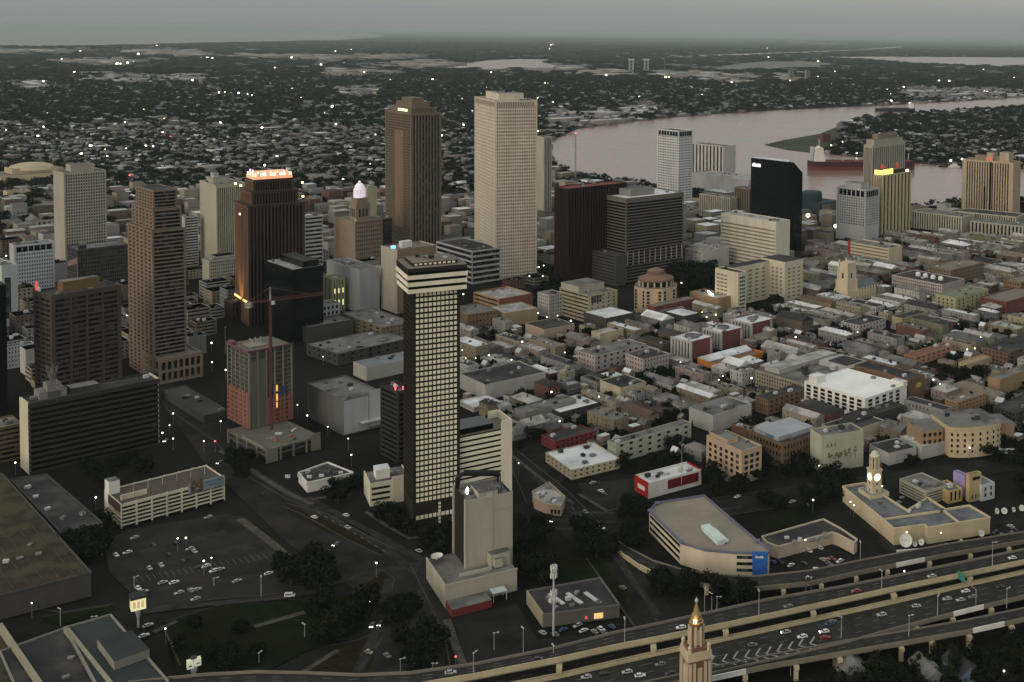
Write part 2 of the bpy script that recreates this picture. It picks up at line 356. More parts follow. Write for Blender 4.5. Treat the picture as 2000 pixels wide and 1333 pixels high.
def inside(poly, X, Y):
    r = np.zeros(X.shape, bool); n = len(poly)
    for i in range(n):
        x1, y1 = poly[i]; x2, y2 = poly[(i + 1) % n]
        c = (y1 > Y) != (y2 > Y)
        with np.errstate(divide='ignore', invalid='ignore'):
            r ^= c & (X < (x2 - x1) * (Y - y1) / (y2 - y1 + 1e-12) + x1)
    return r
def pix(X, Y):
    q = np.stack([X, Y, np.full_like(X, -CH)], -1)
    k = q @ np.array(Fv); return CX + F * (q @ np.array(Uv)) / k, CY + F * (q @ np.array(Wv)) / k
def mass(name, V, Fc, X, Y, Z, S, A, midx, mats, label, kind='stuff', sz=None, Vm=None):
    # one mesh from many scaled, turned copies of a small shape; V (n,3), Fc (m,4)
    N = len(X); n = len(V); m = len(Fc); ca, sa = np.cos(A)[:, None], np.sin(A)[:, None]
    S = np.asarray(S)
    if S.ndim == 1: S = np.stack([S, S, S], 1)
    vx, vy, vz = V[None, :, 0] * S[:, :1], V[None, :, 1] * S[:, 1:2], V[None, :, 2] * S[:, 2:]
    if Vm is not None:
        j = 1 + NR.normal(0, Vm, (N, n)); vx, vy, vz = vx * j, vy * j, vz * (1 + NR.normal(0, Vm, (N, n)))
    W = np.stack([vx * ca - vy * sa + X[:, None], vx * sa + vy * ca + Y[:, None], vz + Z[:, None]], -1).reshape(-1, 3)
    k = Fc.shape[1]
    I = (Fc[None] + (np.arange(N) * n)[:, None, None]).reshape(-1)
    me = bpy.data.meshes.new(name); me.vertices.add(N * n); me.vertices.foreach_set('co', W.astype(np.float32).ravel())
    me.loops.add(len(I)); me.loops.foreach_set('vertex_index', I.astype(np.int32))
    me.polygons.add(N * m); me.polygons.foreach_set('loop_start', np.arange(0, len(I), k, dtype=np.int32))
    for q in mats: me.materials.append(q)
    me.polygons.foreach_set('material_index', midx.astype(np.int32).ravel())
    me.update(calc_edges=True)
    o = bpy.data.objects.new(name, me); sc.collection.objects.link(o)
    return tag(o, label, None, None, kind)
# small shapes: a gabled house, a flat-roofed block, a lumpy crown of leaf faces
HV = np.array([(-.5, -.5, 0), (.5, -.5, 0), (.5, .5, 0), (-.5, .5, 0), (-.5, -.5, .62), (.5, -.5, .62), (.5, .5, .62), (-.5, .5, .62), (0, -.5, 1), (0, .5, 1)], float)
HF = np.array([(0, 1, 5, 4), (2, 3, 7, 6), (1, 2, 6, 5), (3, 0, 4, 7), (5, 6, 9, 8), (7, 4, 8, 9), (4, 5, 8, 8), (6, 7, 9, 9)])
HM = np.array([0, 0, 0, 0, 1, 1, 0, 0])
BV = np.array([(-.5, -.5, 0), (.5, -.5, 0), (.5, .5, 0), (-.5, .5, 0), (-.5, -.5, 1), (.5, -.5, 1), (.5, .5, 1), (-.5, .5, 1)], float)
BF = np.array([(0, 1, 5, 4), (1, 2, 6, 5), (2, 3, 7, 6), (3, 0, 4, 7), (4, 5, 6, 7)])
BM = np.array([0, 0, 0, 0, 1])
def crown_shape(nq, seed, leaf=.34, lobes=7, flat=.8):
    g = np.random.default_rng(seed); V, Fc = [], []
    lc = np.stack([g.normal(0, .30, lobes), g.normal(0, .30, lobes), g.uniform(.35, .85, lobes)], 1); lr = g.uniform(.22, .42, lobes)
    for k in range(nq):
        l = g.integers(lobes); d = g.normal(size=3); d /= np.linalg.norm(d)
        c = lc[l] + d * lr[l] * g.uniform(.65, 1.05) * np.array([1, 1, flat])
        nrm = d + g.normal(0, .5, 3); nrm /= np.linalg.norm(nrm)
        a = np.cross(nrm, [.3, .2, .93]); a /= np.linalg.norm(a) + 1e-9; b = np.cross(nrm, a); s = leaf * g.uniform(.5, 1.0) / 2
        q = len(V); V += [c + a * s + b * s * .7, c - a * s * .8 + b * s, c - a * s - b * s * .8, c + a * s * .9 - b * s]
        Fc.append((q, q + 1, q + 2, q + 3))
    V = np.array(V); V[:, 2] = np.maximum(V[:, 2], .08)
    return V, np.array(Fc)
SW = [mat('far_wall_' + str(i), c, .9, .1, .02) for i, c in enumerate([(.13, .12, .11), (.2, .18, .16), (.09, .075, .07)])]
SR = [mat('far_roof_' + str(i), c, .9, .2, .02) for i, c in enumerate([(.10, .10, .10), (.16, .16, .16), (.23, .23, .24), (.50, .51, .52), (.085, .075, .07), (.13, .12, .11)])]
SM = SW + SR
def roofpick(N, pr=(.36, .26, .17, .08, .06, .07)): return 3 + NR.choice(6, N, p=pr)
def wedge(N, D0, D1, x0=-60, x1=2060):                  # random ground spots between two distances
    D = np.sqrt(NR.uniform(D0 ** 2, D1 ** 2, N)); x = NR.uniform(x0, x1, N)
    return (x - CX) / F * D * 1.0, D
def dry(X, Y, extra=()):
    ok = np.ones(X.shape, bool)
    riv = inside(RIVP, X, Y) & ~inside(PNTP, X, Y); ok &= ~riv
    for p in WATERS[1:] + list(extra): ok &= ~inside(p, X, Y)
    return ok
TIP = [(P(*q).x, P(*q).y) for q in [(1480, 290), (1500, 275), (1600, 255), (1640, 246), (1650, 275), (1590, 303)]]
CORE = [(P(*q).x, P(*q).y) for q in [(-400, 1400), (-400, 420), (0, 400), (100, 372), (330, 368), (560, 372), (760, 365), (900, 380), (1080, 330), (1300, 372), (1600, 408), (2400, 392), (2400, 1400)]]
LOWR = mat('lawn_far', (.03, .034, .022), .95, .4, .01)
# rows of houses along a street grid, then trees among them
def suburb(D0, D1, lot, row, keep, hsz, name):
    x0, x1 = -60, 2060
    cs = [((x - CX) / F * D, D) for x in (x0, x1) for D in (D0, D1)]
    us, vs = zip(*[uv(*c) for c in cs])
    U, V = np.meshgrid(np.arange(min(us), max(us), lot), np.arange(min(vs), max(vs), row))
    U, V = U.ravel(), V.ravel()
    iu, iv = np.floor(U / 118.0), np.floor(V / 96.0)
    st = ((U / 118.0) % 1 > .20) & ((V / 96.0) % 1 > .14)
    a = st & (NR.random(U.shape) < keep); U, V = U[a] + NR.normal(0, 2, a.sum()), V[a] + NR.normal(0, 3, a.sum())
    X, Y = xy(U, V)
    px = (X / np.maximum(Y, 1)) * F + CX
    ok = (Y > D0) & (Y < D1) & (px > x0) & (px < x1) & dry(X, Y, (TIP, CORE))
    # leafy and built-up districts alternate
    q = np.sin(X * .0021 + 1.7) * np.cos(Y * .0013 + X * .0007) ; ok &= NR.random(X.shape) < np.clip(.72 + .5 * q, .15, 1)
    X, Y = X[ok], Y[ok]; N = len(X)
    S = np.stack([NR.uniform(.75, 1.3, N) * hsz[0], NR.uniform(.7, 1.5, N) * hsz[1], NR.uniform(.8, 1.5, N) * hsz[2]], 1)
    A = TG + np.where(NR.random(N) < .5, 0, math.pi / 2) + NR.normal(0, .03, N)
    rm = roofpick(N); wm = NR.choice(3, N, p=(.45, .3, .25))
    M = np.where(HM[None] == 1, rm[:, None], wm[:, None])
    mass(name, HV, HF, X, Y, np.full(N, -.6), S, A, M, SM, 'rows of small gabled houses with grey roofs among dark trees, far beyond downtown')
suburb(1650, 3300, 11, 25, .6, (8, 15, 8), 'suburban_houses')
suburb(3300, 7000, 17, 40, .7, (14, 26, 9.5), 'outlying_houses')
def flats(N, D0, D1, s0, s1, h0, h1, name, pr, label, x0=-60, x1=2060):
    X, Y = wedge(N, D0, D1, x0, x1); ok = dry(X, Y, (TIP, CORE)); X, Y = X[ok], Y[ok]; N = len(X)
    S = np.stack([NR.uniform(s0, s1, N), NR.uniform(s0, s1, N) * .6, NR.uniform(h0, h1, N)], 1)
    A = TG + np.where(NR.random(N) < .5, 0, math.pi / 2)
    rm = roofpick(N, pr); wm = NR.choice(3, N); M = np.where(BM[None] == 1, rm[:, None], wm[:, None])
    mass(name, BV, BF, X, Y, np.full(N, -.6), S, A, M, SM, label)
flats(420, 1700, 4500, 18, 60, 5, 13, 'district_blocks', (.2, .3, .24, .14, .06, .06), 'flat-roofed schools and stores scattered through the leafy neighbourhoods')
flats(1100, 4500, 9500, 30, 90, 5, 11, 'outlying_blocks', (.12, .26, .3, .2, .06, .06), 'flat-roofed sheds scattered through the far suburbs')
flats(1400, 9000, 24000, 50, 200, 6, 14, 'far_sheds', (.1, .2, .3, .3, .05, .05), 'low pale sheds strung out towards the lake and the marsh')
# pale industrial streaks: long sheds gathered in bands (columns, rows in the view turned into ground spots)
IB = [(30, 102, 90, 14), (110, 101, 70, 12), (200, 122, 130, 26), (285, 104, 70, 18), (360, 107, 80, 24), (520, 113, 70, 14), (600, 113, 60, 14), (60, 170, 60, 16), (250, 155, 130, 22), (365, 155, 60, 12),
      (760, 113, 130, 16), (830, 128, 150, 30), (950, 130, 120, 22), (1080, 134, 120, 22), (1180, 143, 60, 14), (1330, 148, 100, 22), (1430, 156, 90, 14), (1540, 155, 40, 8), (700, 143, 130, 18), (1600, 86, 90, 14), (1560, 83, 60, 10),
      (1900, 187, 160, 18), (1800, 182, 60, 12), (700, 181, 70, 12), (1110, 237, 70, 10), (1170, 233, 60, 10), (1250, 217, 60, 10), (640, 118, 60, 14)]
def clearing(X, Y):
    x, y = pix(X, Y); k = np.ones(X.shape)
    for cx_, cy_, wd, n in IB: k[((x - cx_) / (wd * .62)) ** 2 + ((y - cy_) / (1.2 + 5.5 * (cy_ - 55) / 60)) ** 2 < 1] = .12
    return k
YARD = mat('pale_yard', (.06, .058, .054), .95, .3, .004, patch=.006, patch_col=(.03, .031, .028))
for cx_, cy_, wd, n in IB:
    if wd < 60: continue
    mb = MB(); h_ = .8 + 3.6 * (cy_ - 55) / 60; mb.face([(*P(cx_ + wd * .3 * math.cos(a) * R.uniform(.75, 1.1), cy_ + h_ * math.sin(a) * R.uniform(.7, 1.1), -.45).xy, -.45) for a in [i * math.pi / 8 for i in range(16)]]); tag(mb.build('yard', YARD), kind='structure')
BX = []
for cx_, cy_, wd, k in IB:
    for _ in range(k):
        x = cx_ + R.gauss(0, wd * .33); y = cy_ + R.gauss(0, 2.2 * (cy_ - 55) / 60); p = P(x, max(y, 75)); BX.append((p.x, p.y, max(y, 75)))
X = np.array([b[0] for b in BX]); Y = np.array([b[1] for b in BX]); N = len(X)
ok = dry(X, Y); X, Y = X[ok], Y[ok]; N = len(X); sc_ = np.clip(Y / 6000, .35, 2.2)
S = np.stack([NR.uniform(50, 190, N) * sc_, NR.uniform(25, 60, N) * sc_, NR.uniform(8, 16, N) * np.maximum(1, sc_)], 1)
rm = 3 + NR.choice(6, N, p=(.0, .08, .25, .60, .0, .07)); M = np.where(BM[None] == 1, rm[:, None], 1)
mass('wharf_sheds', BV, BF, X, Y, np.full(N, -.5), S, TG + np.where(NR.random(N) < .6, 0, math.pi / 2), M, SM, 'long pale warehouses in bands along the canal, the river and the lake shore')
def woods(N, D0, D1, s0, s1, nq, name, label, extra=(CORE,), x0=-80, x1=2080, hs=.8, leaf=.4, dens=None):
    X, Y = wedge(N, D0, D1, x0, x1); ok = dry(X, Y, extra + (TIP,)); X, Y = X[ok], Y[ok]
    if dens: k = NR.random(len(X)) < dens(X, Y); X, Y = X[k], Y[k]
    parts = 3
    N = len(X); s = NR.uniform(s0, s1, N)
    V, Fc = crown_shape(nq, 5, leaf, 6, .8)
    M = np.repeat(NR.choice(3, N, p=(.5, .25, .25))[:, None], nq, 1)
    mass(name, V, Fc, X, Y, np.full(N, -.5), np.stack([s, s, s * hs], 1), NR.uniform(0, 6.28, N), M, LEAFS, label, Vm=.08)
woods(24000, 1650, 3400, 6, 13, 30, 'neighbourhood_trees', 'dark street and garden trees filling the near neighbourhoods', dens=lambda X, Y: np.where((((X * CG + Y * SG) / 118.0) % 1 < .17), .0, 1.0) * np.where(((-X * SG + Y * CG) / 96.0) % 1 < .10, .35, 1.0))
woods(17500, 3400, 7500, 12, 24, 16, 'suburban_trees', 'dark trees covering the far suburbs', leaf=.55, dens=lambda X, Y: clearing(X, Y))
woods(26000, 7500, 30000, 40, 120, 10, 'far_woods', 'far woods fading into the haze', hs=.16, leaf=.8, dens=lambda X, Y: clearing(X, Y))
# point of land across the river: its own denser trees
Xp = [];
for _ in range(900):
    x, y = R.uniform(1500, 2050), R.uniform(212, 332); p = P(x, y); Xp.append((p.x, p.y))
X = np.array([a for a, b in Xp]); Y = np.array([b for a, b in Xp]); ok = inside(PNTP, X, Y) & ~inside(TIP, X, Y); X, Y = X[ok], Y[ok]; N = len(X)
V, Fc = crown_shape(50, 9, .34, 7); s = NR.uniform(9, 22, N)
mass('point_trees', V, Fc, X, Y, np.full(N, .4), np.stack([s, s, s * .75], 1), NR.uniform(0, 6.28, N), np.repeat(NR.choice(3, N)[:, None], 50, 1), LEAFS, 'dark trees on the point of land across the river', Vm=.08)
# air: one closed box of thin even haze round everything
mb = MB(); mb.box(-265000, 265000, -265000, 265000, -2, 330)
hm = bpy.data.materials.new('thin_haze'); hm.use_nodes = True; t = hm.node_tree; t.nodes.clear()
vo = t.nodes.new('ShaderNodeVolumePrincipled'); vo.inputs['Color'].default_value = (.52, .60, .62, 1); vo.inputs['Density'].default_value = 2.3e-5
vo.inputs['Anisotropy'].default_value = 0
ou = t.nodes.new('ShaderNodeOutputMaterial'); t.links.new(vo.outputs[0], ou.inputs['Volume'])
tag(mb.build('haze', hm), 'thin grey evening haze over the whole city', kind='stuff')
# ================================================================ downtown towers
BEIGE = wallm('beige_stone', (.40, .35, .28)); TAN = wallm('tan_stone', (.37, .305, .215)); BROWN = wallm('brown_granite', (.105, .075, .055))
DKBROWN = wallm('dark_brown_panel', (.05, .04, .033)); BRONZE = wallm('bronze_panel', (.14, .116, .092)); TRAV = wallm('pale_travertine', (.52, .47, .40))
GREYC = wallm('grey_concrete', (.20, .195, .18)); LGREY = wallm('light_grey_concrete', (.36, .36, .36)); GREYB = wallm('grey_beige_concrete', (.33, .31, .26))
WGREEN = wallm('greenish_white_panel', (.40, .44, .42)); PINKB = wallm('pinkish_beige_brick', (.34, .265, .215)); OLIVE = wallm('olive_cream_stucco', (.36, .34, .22))
DKGREY = wallm('dark_grey_concrete', (.055, .054, .052)); YCREAM = wallm('yellow_cream_stone', (.44, .385, .255)); DULLBR = wallm('dull_brown_stone', (.215, .172, .13))  # last one is a plain dull brown stone
# tallest pale tower
t = building('office_tower', 'tallest tower, pale travertine with a fine window grid, behind the banded black-and-white tower', 927, 967, 1049.5, 197.5, 548, 29, wall=TRAV, f=('grid', 'grid'), nf=50, nc=(22, 22), sp=.46, pf=.5, dep=.7, edge=1.6, top=7, units=0, short='tallest pale tower', roof=ROOFT)
penthouse(t, .18, .78, .2, .8, 9, TRAV); roof_units(t, 3, t['w'] - 3, 3, t['d'] * .18, t['h'] - 1, 4); roof_units(t, t['w'] * .2, t['w'] * .75, t['d'] * .25, t['d'] * .75, t['h'] + 8, 5)
mb = MB(); w_, d_, h_ = t['w'], t['d'], t['h']
for i in (0, 1):
    l = (w_, d_)[i]
    for k in range(22): fbox(mb, i, w_, d_, 2.2 + k * (l - 5) / 22, 2.2 + k * (l - 5) / 22 + (l - 5) / 44, h_ - 7, h_ - 1.6, .1, .25)
mb.build('crown_louver', mat('louver_brown', (.12, .10, .085), .8, .1), t)
# brown finned tower, stepped crown
t = building('office_tower', 'tall brown tower with vertical fins and stepped glowing crown, left of the tallest pale tower', 752, 803.5, 862, 222, 512, 41, wall=BRONZE, f=('fins', 'grid'), nf=52, nc=(9, 15), sp=.34, pf=.36, dep=1.6, edge=2, top=3, units=0, short='tall brown finned tower')
w_, d_, h_ = t['w'], t['d'], t['h']
m2 = MB()
for k, (a, z) in enumerate(((.10, 7), (.2, 14), (.3, 19))):
    m2.box(w_ * a, w_ * (1 - a), d_ * a, d_ * (1 - a), h_ - 1 + (0 if k == 0 else (7, 14)[k - 1]) + .02, h_ - 1 + z)
m2.build('stepped_crown', wallm('bronze_crown', (.145, .12, .094)), t)
m2 = MB()
for k in range(9):
    x = w_ * (.1 + .8 * k / 8); m2.box(x - .7, x + .7, d_ * .1 - 1.2, d_ * .1 + .3, h_ - 3, h_ + 9 - abs(k - 4) * .7)
m2.build('crown_fin', BRONZE, t)
m2 = MB(); m2.box(-.35, .0, d_ * .30, d_ * .62, 40, h_ - 24); m2.box(-.7, -.35, d_ * .36, d_ * .56, 60, h_ - 40); m2.build('recess_panel', wallm('rust_panel', (.17, .12, .085)), t)
m2 = MB(); m2.box(w_ * .1 - .3, w_ * .1, d_ * .25, d_ * .6, h_ + 1, h_ + 4); m2.build('crown_light', mat('green_lamp_glow', (.7, .8, .4), .5, 0, emit=(.85, 1, .45), es=.9), t)
# slim beige tower behind
building('office_tower', 'slim beige slab tower with dark notch, tucked behind the tallest pale tower', 1046, 1062, 1078, 268, 420, 43, wall=GREYB, f=('fins', 'blank'), nf=30, nc=(4, 4), pf=.5, units=2)
# cream tower, blank left end
t = building('office_tower', 'dull beige tower with blank end and fine window grid, far left beyond the city square', 104, 128, 207, 338, 538, 50, wall=GREYB, f=('grid', 'blank'), nf=32, nc=(16, 6), sp=.4, pf=.42, units=3, short='dull beige grid tower', top=3)
penthouse(t, .22, .78, .25, .7, 9, GREYB)
# stepped brown tower with podium
b, h, w_, d_, th_ = site(249, 301, 362, 452, 745, 47)
ENERGY = empty('office_tower', b, th_, 'stepped brown tower with punched square windows and dark horizontal bands', 'building'); footprint(rect_pts(b, w_, d_, th_)); LAND.append(('stepped brown tower', b.x, b.y))
steps = [(0, 0, 0, h), (.16 * w_, .06 * d_, .05 * w_, height_at(b, 412)), (.30 * w_, .14 * d_, .10 * w_, height_at(b, 376))]
BRN = wallm('pinkish_brown_stone', (.175, .135, .108)); g = MB(); mb = MB(); r = MB(); zp = 0
for k, (ex, ey, er, zt) in enumerate(steps):
    # each tier steps in from the near corner and both sides
    x0, x1, y0, y1 = ex * .55, w_ - er, ey * 1.2, d_ - ey
    fm_, gm_, nf_ = MB(), MB(), (38, 5, 5)[k]
    for i in range(4): facade(fm_, i, x1 - x0, y1 - y0, zp, zt, 'bands' if i % 2 == 0 else 'grid', nf_, 6, .30 if i % 2 == 0 else .45, .52, 1.3, 1.2, 1.6)
    gm_.box(1, x1 - x0 - 1, 1, y1 - y0 - 1, zp, zt - .4); r.box(x0 + .5, x1 - .5, y0 + .5, y1 - .5, zt - .9, zt - .35)
    for s_, t_ in ((fm_, mb), (gm_, g)):
        k0 = len(t_.v); t_.v += [(a + x0, b_ + y0, c) for a, b_, c in s_.v]; t_.f += [tuple(q + k0 for q in f) for f in s_.f]; t_.m += s_.m
    zp = zt
mb.build('wall', BRN, ENERGY); g.build('glazing', GLASS, ENERGY); r.build('roof', ROOFD, ENERGY)
building('podium_building', 'low brown arcaded podium beside the foot of the stepped brown tower', 300, 312, 396, 703, 752, 47, wall=BRN, f=('grid', 'grid'), nf=2, nc=(7, 3), sp=.25, pf=.3, dep=1.5, units=2, roof=ROOFT, d=40, top=3)
# dark brown banded block with red sign
t = building('office_block', 'broad dark brown office block with bands between columns and rooftop flag', 65, 104, 236, 578, 800, 55, wall=wallm('umber_stone', (.07, .052, .039)), f=('grid', 'grid'), nf=22, nc=(4, 3), sp=.42, pf=.12, dep=1.2, edge=2.0, top=4, units=4, short='dark brown office block', roof=ROOFD)
penthouse(t, .25, .78, .35, .65, 8, wallm('ochre_brown', (.16, .10, .05))); 
mb = MB(); mb.box(1, 1.8, t['d'] * .86, t['d'] * .98, t['h'] - .5, t['h'] + 7); mb.build('sign', mat('red_sign', (.5, .03, .05), .6, 0, emit=(1, .08, .12), es=.35), t)
mb = MB(); mb.box(1, 1.8, t['d'] * .72, t['d'] * .85, t['h'] - .5, t['h'] + 3); mb.build('sign', mat('white_sign', (.6, .6, .58), .6, 0), t)
mb = MB(); mb.tube((t['w'] * .5, t['d'] * .5, t['h'] + 7), (t['w'] * .5, t['d'] * .5, t['h'] + 24), .25); mb.build('flagpole', METAL, t)
mb = MB(); mb.face([(t['w'] * .5, t['d'] * .5, t['h'] + 19), (t['w'] * .5, t['d'] * .5, t['h'] + 23.5), (t['w'] * .5 - 6, t['d'] * .5 + 2, t['h'] + 21.5), (t['w'] * .5 - 6, t['d'] * .5 + 2, t['h'] + 17.5)]); mb.build('flag', mat('flag_cloth', (.35, .22, .2), .9, .2, .6), t)
# foreground slab with cream blank end
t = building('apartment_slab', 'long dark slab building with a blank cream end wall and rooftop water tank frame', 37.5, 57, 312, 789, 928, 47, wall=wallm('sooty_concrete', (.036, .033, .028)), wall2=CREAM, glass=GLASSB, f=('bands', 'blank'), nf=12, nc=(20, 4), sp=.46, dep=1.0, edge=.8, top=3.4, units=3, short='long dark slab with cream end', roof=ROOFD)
penthouse(t, .1, .3, .3, .9, 5, GREYC); penthouse(t, .16, .26, .3, .8, 9.5, GREYC, name='stair_tower'); penthouse(t, .34, .55, .4, .9, 3.4, DKGREY)
mb = MB(); px_, py_, pz_ = t['w'] * .215, t['d'] * .6, t['h'] + 8.4
for k in range(6):
    a = k * math.pi / 3; mb.tube((px_ + 1.2 * math.cos(a), py_ + 1.2 * math.sin(a), pz_), (px_ + 3.6 * math.cos(a), py_ + 3.6 * math.sin(a), pz_ + 11), .22)
    mb.tube((px_ + 1.2 * math.cos(a + 1), py_ + 1.2 * math.sin(a + 1), pz_ + 3), (px_ + 2.4 * math.cos(a), py_ + 2.4 * math.sin(a), pz_ + 5.5), .16)
mb.tube((px_, py_, pz_), (px_, py_, pz_ + 9), .8, r2=.5); mb.build('antenna_frame', mat('pale_concrete_frame', (.16, .155, .14)), t)
# white grid block at far left, and the white slit tower
t = building('office_block', 'white office block with pale blue window grid and dark crown openings, at the left edge', 18, 30, 106, 480, 580, 48, wall=wallm('bluish_white_panel', (.42, .44, .48)), wall2=LGREY, f=('grid', 'blank'), nf=13, nc=(15, 4), sp=.5, pf=.45, dep=.6, units=3, top=2, glass=GLASSG, short='white grid block')
mb = MB()
for k in range(6): fbox(mb, 0, t['w'], t['d'], 2 + k * (t['w'] - 4) / 6, 2 + (k + .82) * (t['w'] - 4) / 6, t['h'] - 8, t['h'] - 2.4, .1, .2)
mb.build('crown_opening', GLASSB, t)
t = building('office_tower', 'greenish white tower with one tall glass slit, cut by the left edge', -30, 6, 34, 520, 640, 52, wall=WGREEN, f=('blank', 'blank'), units=2)
mb = MB(); fbox(mb, 0, t['w'], t['d'], t['w'] * .15, t['w'] * .55, 8, t['h'] * .8, .02, .1); mb.build('glass_slit', GLASSG, t)
building('office_block', 'grey mid-rise block with vertical piers, wedged between beige grid tower and stepped brown tower', 131, 152, 250, 488, 585, 47, wall=DKGREY, f=('grid', 'grid'), nf=12, nc=(22, 6), sp=.35, pf=.45, units=2, big=1.6)
t = building('office_tower', 'pale beige concrete tower with blank left face, left of the tower with the lit crown', 390, 424, 482, 362, 528, 44, wall=wallm('pale_grey_beige', (.36, .34, .27)), f=('fins', 'blank'), nf=24, nc=(14, 4), pf=.5, units=2, top=4, short='pale beige concrete tower')
penthouse(t, .1, .6, .35, .75, 7, GREYB); penthouse(t, .15, .3, .4, .6, 13, LGREY, name='water_tank')
building('apartment_tower', 'thin white tower striped with floor slabs, just right of the stepped brown tower', 352, 362, 387, 424, 522, 47, wall=LGREY, f=('bands', 'blank'), nf=18, nc=(3, 2), sp=.5, units=1, edge=.5)
building('office_block', 'beige mid-rise with scalloped roofline below the pale beige concrete tower', 395, 409, 470, 510, 566, 47, wall=GREYB, f=('grid', 'blank'), nf=8, nc=(14, 4), sp=.45, pf=.45, units=2)
# tower with lit crown: three tiers
b, h, w_, d_, th_ = site(458, 486, 595, 404, 640, 40)
t = empty('office_tower', b, th_, 'dark bronze tower with stepped top and glowing orange crown', 'building'); footprint(rect_pts(b, w_, d_, th_)); LAND.append(('tower with glowing crown', b.x, b.y))
DBR = wallm('dark_bronze_stone', (.05, .034, .027)); LBR = wallm('lit_bronze_stone', (.13, .085, .06)); mb, g = MB(), MB(); zp = 0  # second bronze puts the warm light on the left face into its colour
for k, (ex, ey, y_, nf_) in enumerate(((0, 0, 404, 30), (.09, .10, 378, 4), (.14, .2, 356, 4))):
    zt = height_at(b, y_); x0, x1, y0, y1 = ex * w_, (1 - ex) * w_, ey * d_, (1 - ey) * d_; q = MB(); q2 = MB()
    for i in range(4):
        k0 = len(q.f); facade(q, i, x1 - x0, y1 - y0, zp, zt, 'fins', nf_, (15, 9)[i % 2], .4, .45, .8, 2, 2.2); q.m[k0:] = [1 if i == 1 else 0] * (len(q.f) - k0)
    q2.box(.8, x1 - x0 - .8, .8, y1 - y0 - .8, zp, zt - .5)
    for s_, t_ in ((q, mb), (q2, g)):
        k0 = len(t_.v); t_.v += [(a + x0, c + y0, e) for a, c, e in s_.v]; t_.f += [tuple(v + k0 for v in f) for f in s_.f]; t_.m += s_.m
    mb.box(x0 - .6, x1 + .6, y0 - .6, y1 + .6, zt - .45, zt + .4); zp = zt + .4
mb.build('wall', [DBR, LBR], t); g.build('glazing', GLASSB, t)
ORL = mat('orange_lit_crown', (.6, .3, .2), .7, .3, .3, emit=(1, .42, .22), es=.36); WHL = mat('white_lit_crown', (.8, .75, .7), .6, 0, emit=(1, .85, .72), es=.65)
mb = MB(); x0, x1, y0, y1 = .16 * w_, .84 * w_, .22 * d_, .78 * d_; zc = height_at(b, 338)
mb.box(x0, x1, y0, y1, zp + .02, zp + 3, 0)
for k in range(12):
    a = x0 + (x1 - x0) * k / 12; mb.box(a + .4, a + (x1 - x0) / 12 - .5, y0 + .6, y0 + 1.4, zp + 3, zp + 3 + (zc - zp - 3) * .5, k % 3 != 1); mb.box(a + .9, a + (x1 - x0) / 12 - .9, y0 + 1.8, y0 + 2.5, zp + 3 + (zc - zp - 3) * .5, zc - (0, 1.5)[k % 2], k % 2)  if 0 < k < 11 else None
for k in range(6):
    a = y0 + (y1 - y0) * k / 6; mb.box(x0 + .6, x0 + 1.4, a + .4, a + (y1 - y0) / 6 - .5, zp + 3, zp + 3 + (zc - zp - 3) * .5, k % 2); mb.box(x0 + 1.8, x0 + 2.5, a + .9, a + (y1 - y0) / 6 - .9, zp + 3 + (zc - zp - 3) * .5, zc - (0, 1.5)[k % 2], 1 - k % 2) if 0 < k < 5 else None
mb.box(x0 + 2, x1 - 2, y0 + 2, y1 - 2, zp + 3, zc - 2.5, 0); mb.build('lit_crown', [ORL, WHL], t)
mb = MB()
for i, (a0, a1, z_) in enumerate(((0, .35, height_at(b, 590)), (.5, 1, height_at(b, 590)))): fbox(mb, 1, w_, d_, d_ * a0 + .5, d_ * a1 - .5, z_ - 1.6, z_, .4, 1.2)
mb.build('base_light', mat('amber_floodlight', (.7, .4, .15), .5, 0, emit=(1, .5, .13), es=1.4), t)
for x_, y_, z_ in ((0, d_ * .9, height_at(b, 368)), (w_ * .96, 0, height_at(b, 364)), (w_ * .97, 0, height_at(b, 392)), (0, d_ * .5, height_at(b, 368)), (-.3, d_ * .55, height_at(b, 425))): mb = MB(); mb.box(x_ - .8, x_ + .8, y_ - .8, y_ + .8, z_ - .8, z_ + .8); mb.build('corner_light', GLOWW, t)
pass
lt = bpy.data.lights.new('amber_wash', 'SPOT'); lt.energy = 60000; lt.color = (1, .55, .2); lt.spot_size = rad(75); lt.spot_blend = 1; lt.shadow_soft_size = 1
lo = bpy.data.objects.new('amber_wash', lt); sc.collection.objects.link(lo); lo.parent = t; lo.location = (-9, d_ * .5, height_at(b, 606)); lo.rotation_euler = Vector((-.30, 0, -1)).to_track_quat('Z', 'Y').to_euler()
building('podium_building', 'dark podium block at the foot of the tower with the glowing crown', 438, 452, 520, 590, 632, 47, wall=DBR, f=('fins', 'fins'), nf=3, nc=(10, 6), units=3, roof=ROOFD)
# black glass cube tower
t = building('office_block', 'black glass block with pale stepped roof, behind the red construction crane', 515, 572, 631, 527, 672, 47, wall=GLASSB, glass=GLASSB, f=('bands', 'bands'), nf=16, nc=(4, 4), sp=.9, dep=.2, units=2, roof=ROOFL, short='black glass block')
penthouse(t, .45, .95, .1, .9, 6, GLASSB, roof=ROOFD)
building('office_tower', 'grey tower with white horizontal stripes, just right of the tower with the glowing crown', 588, 596, 630, 424, 530, 44, wall=LGREY, f=('bands', 'bands'), nf=13, nc=(3, 2), sp=.5, units=1, edge=.5)
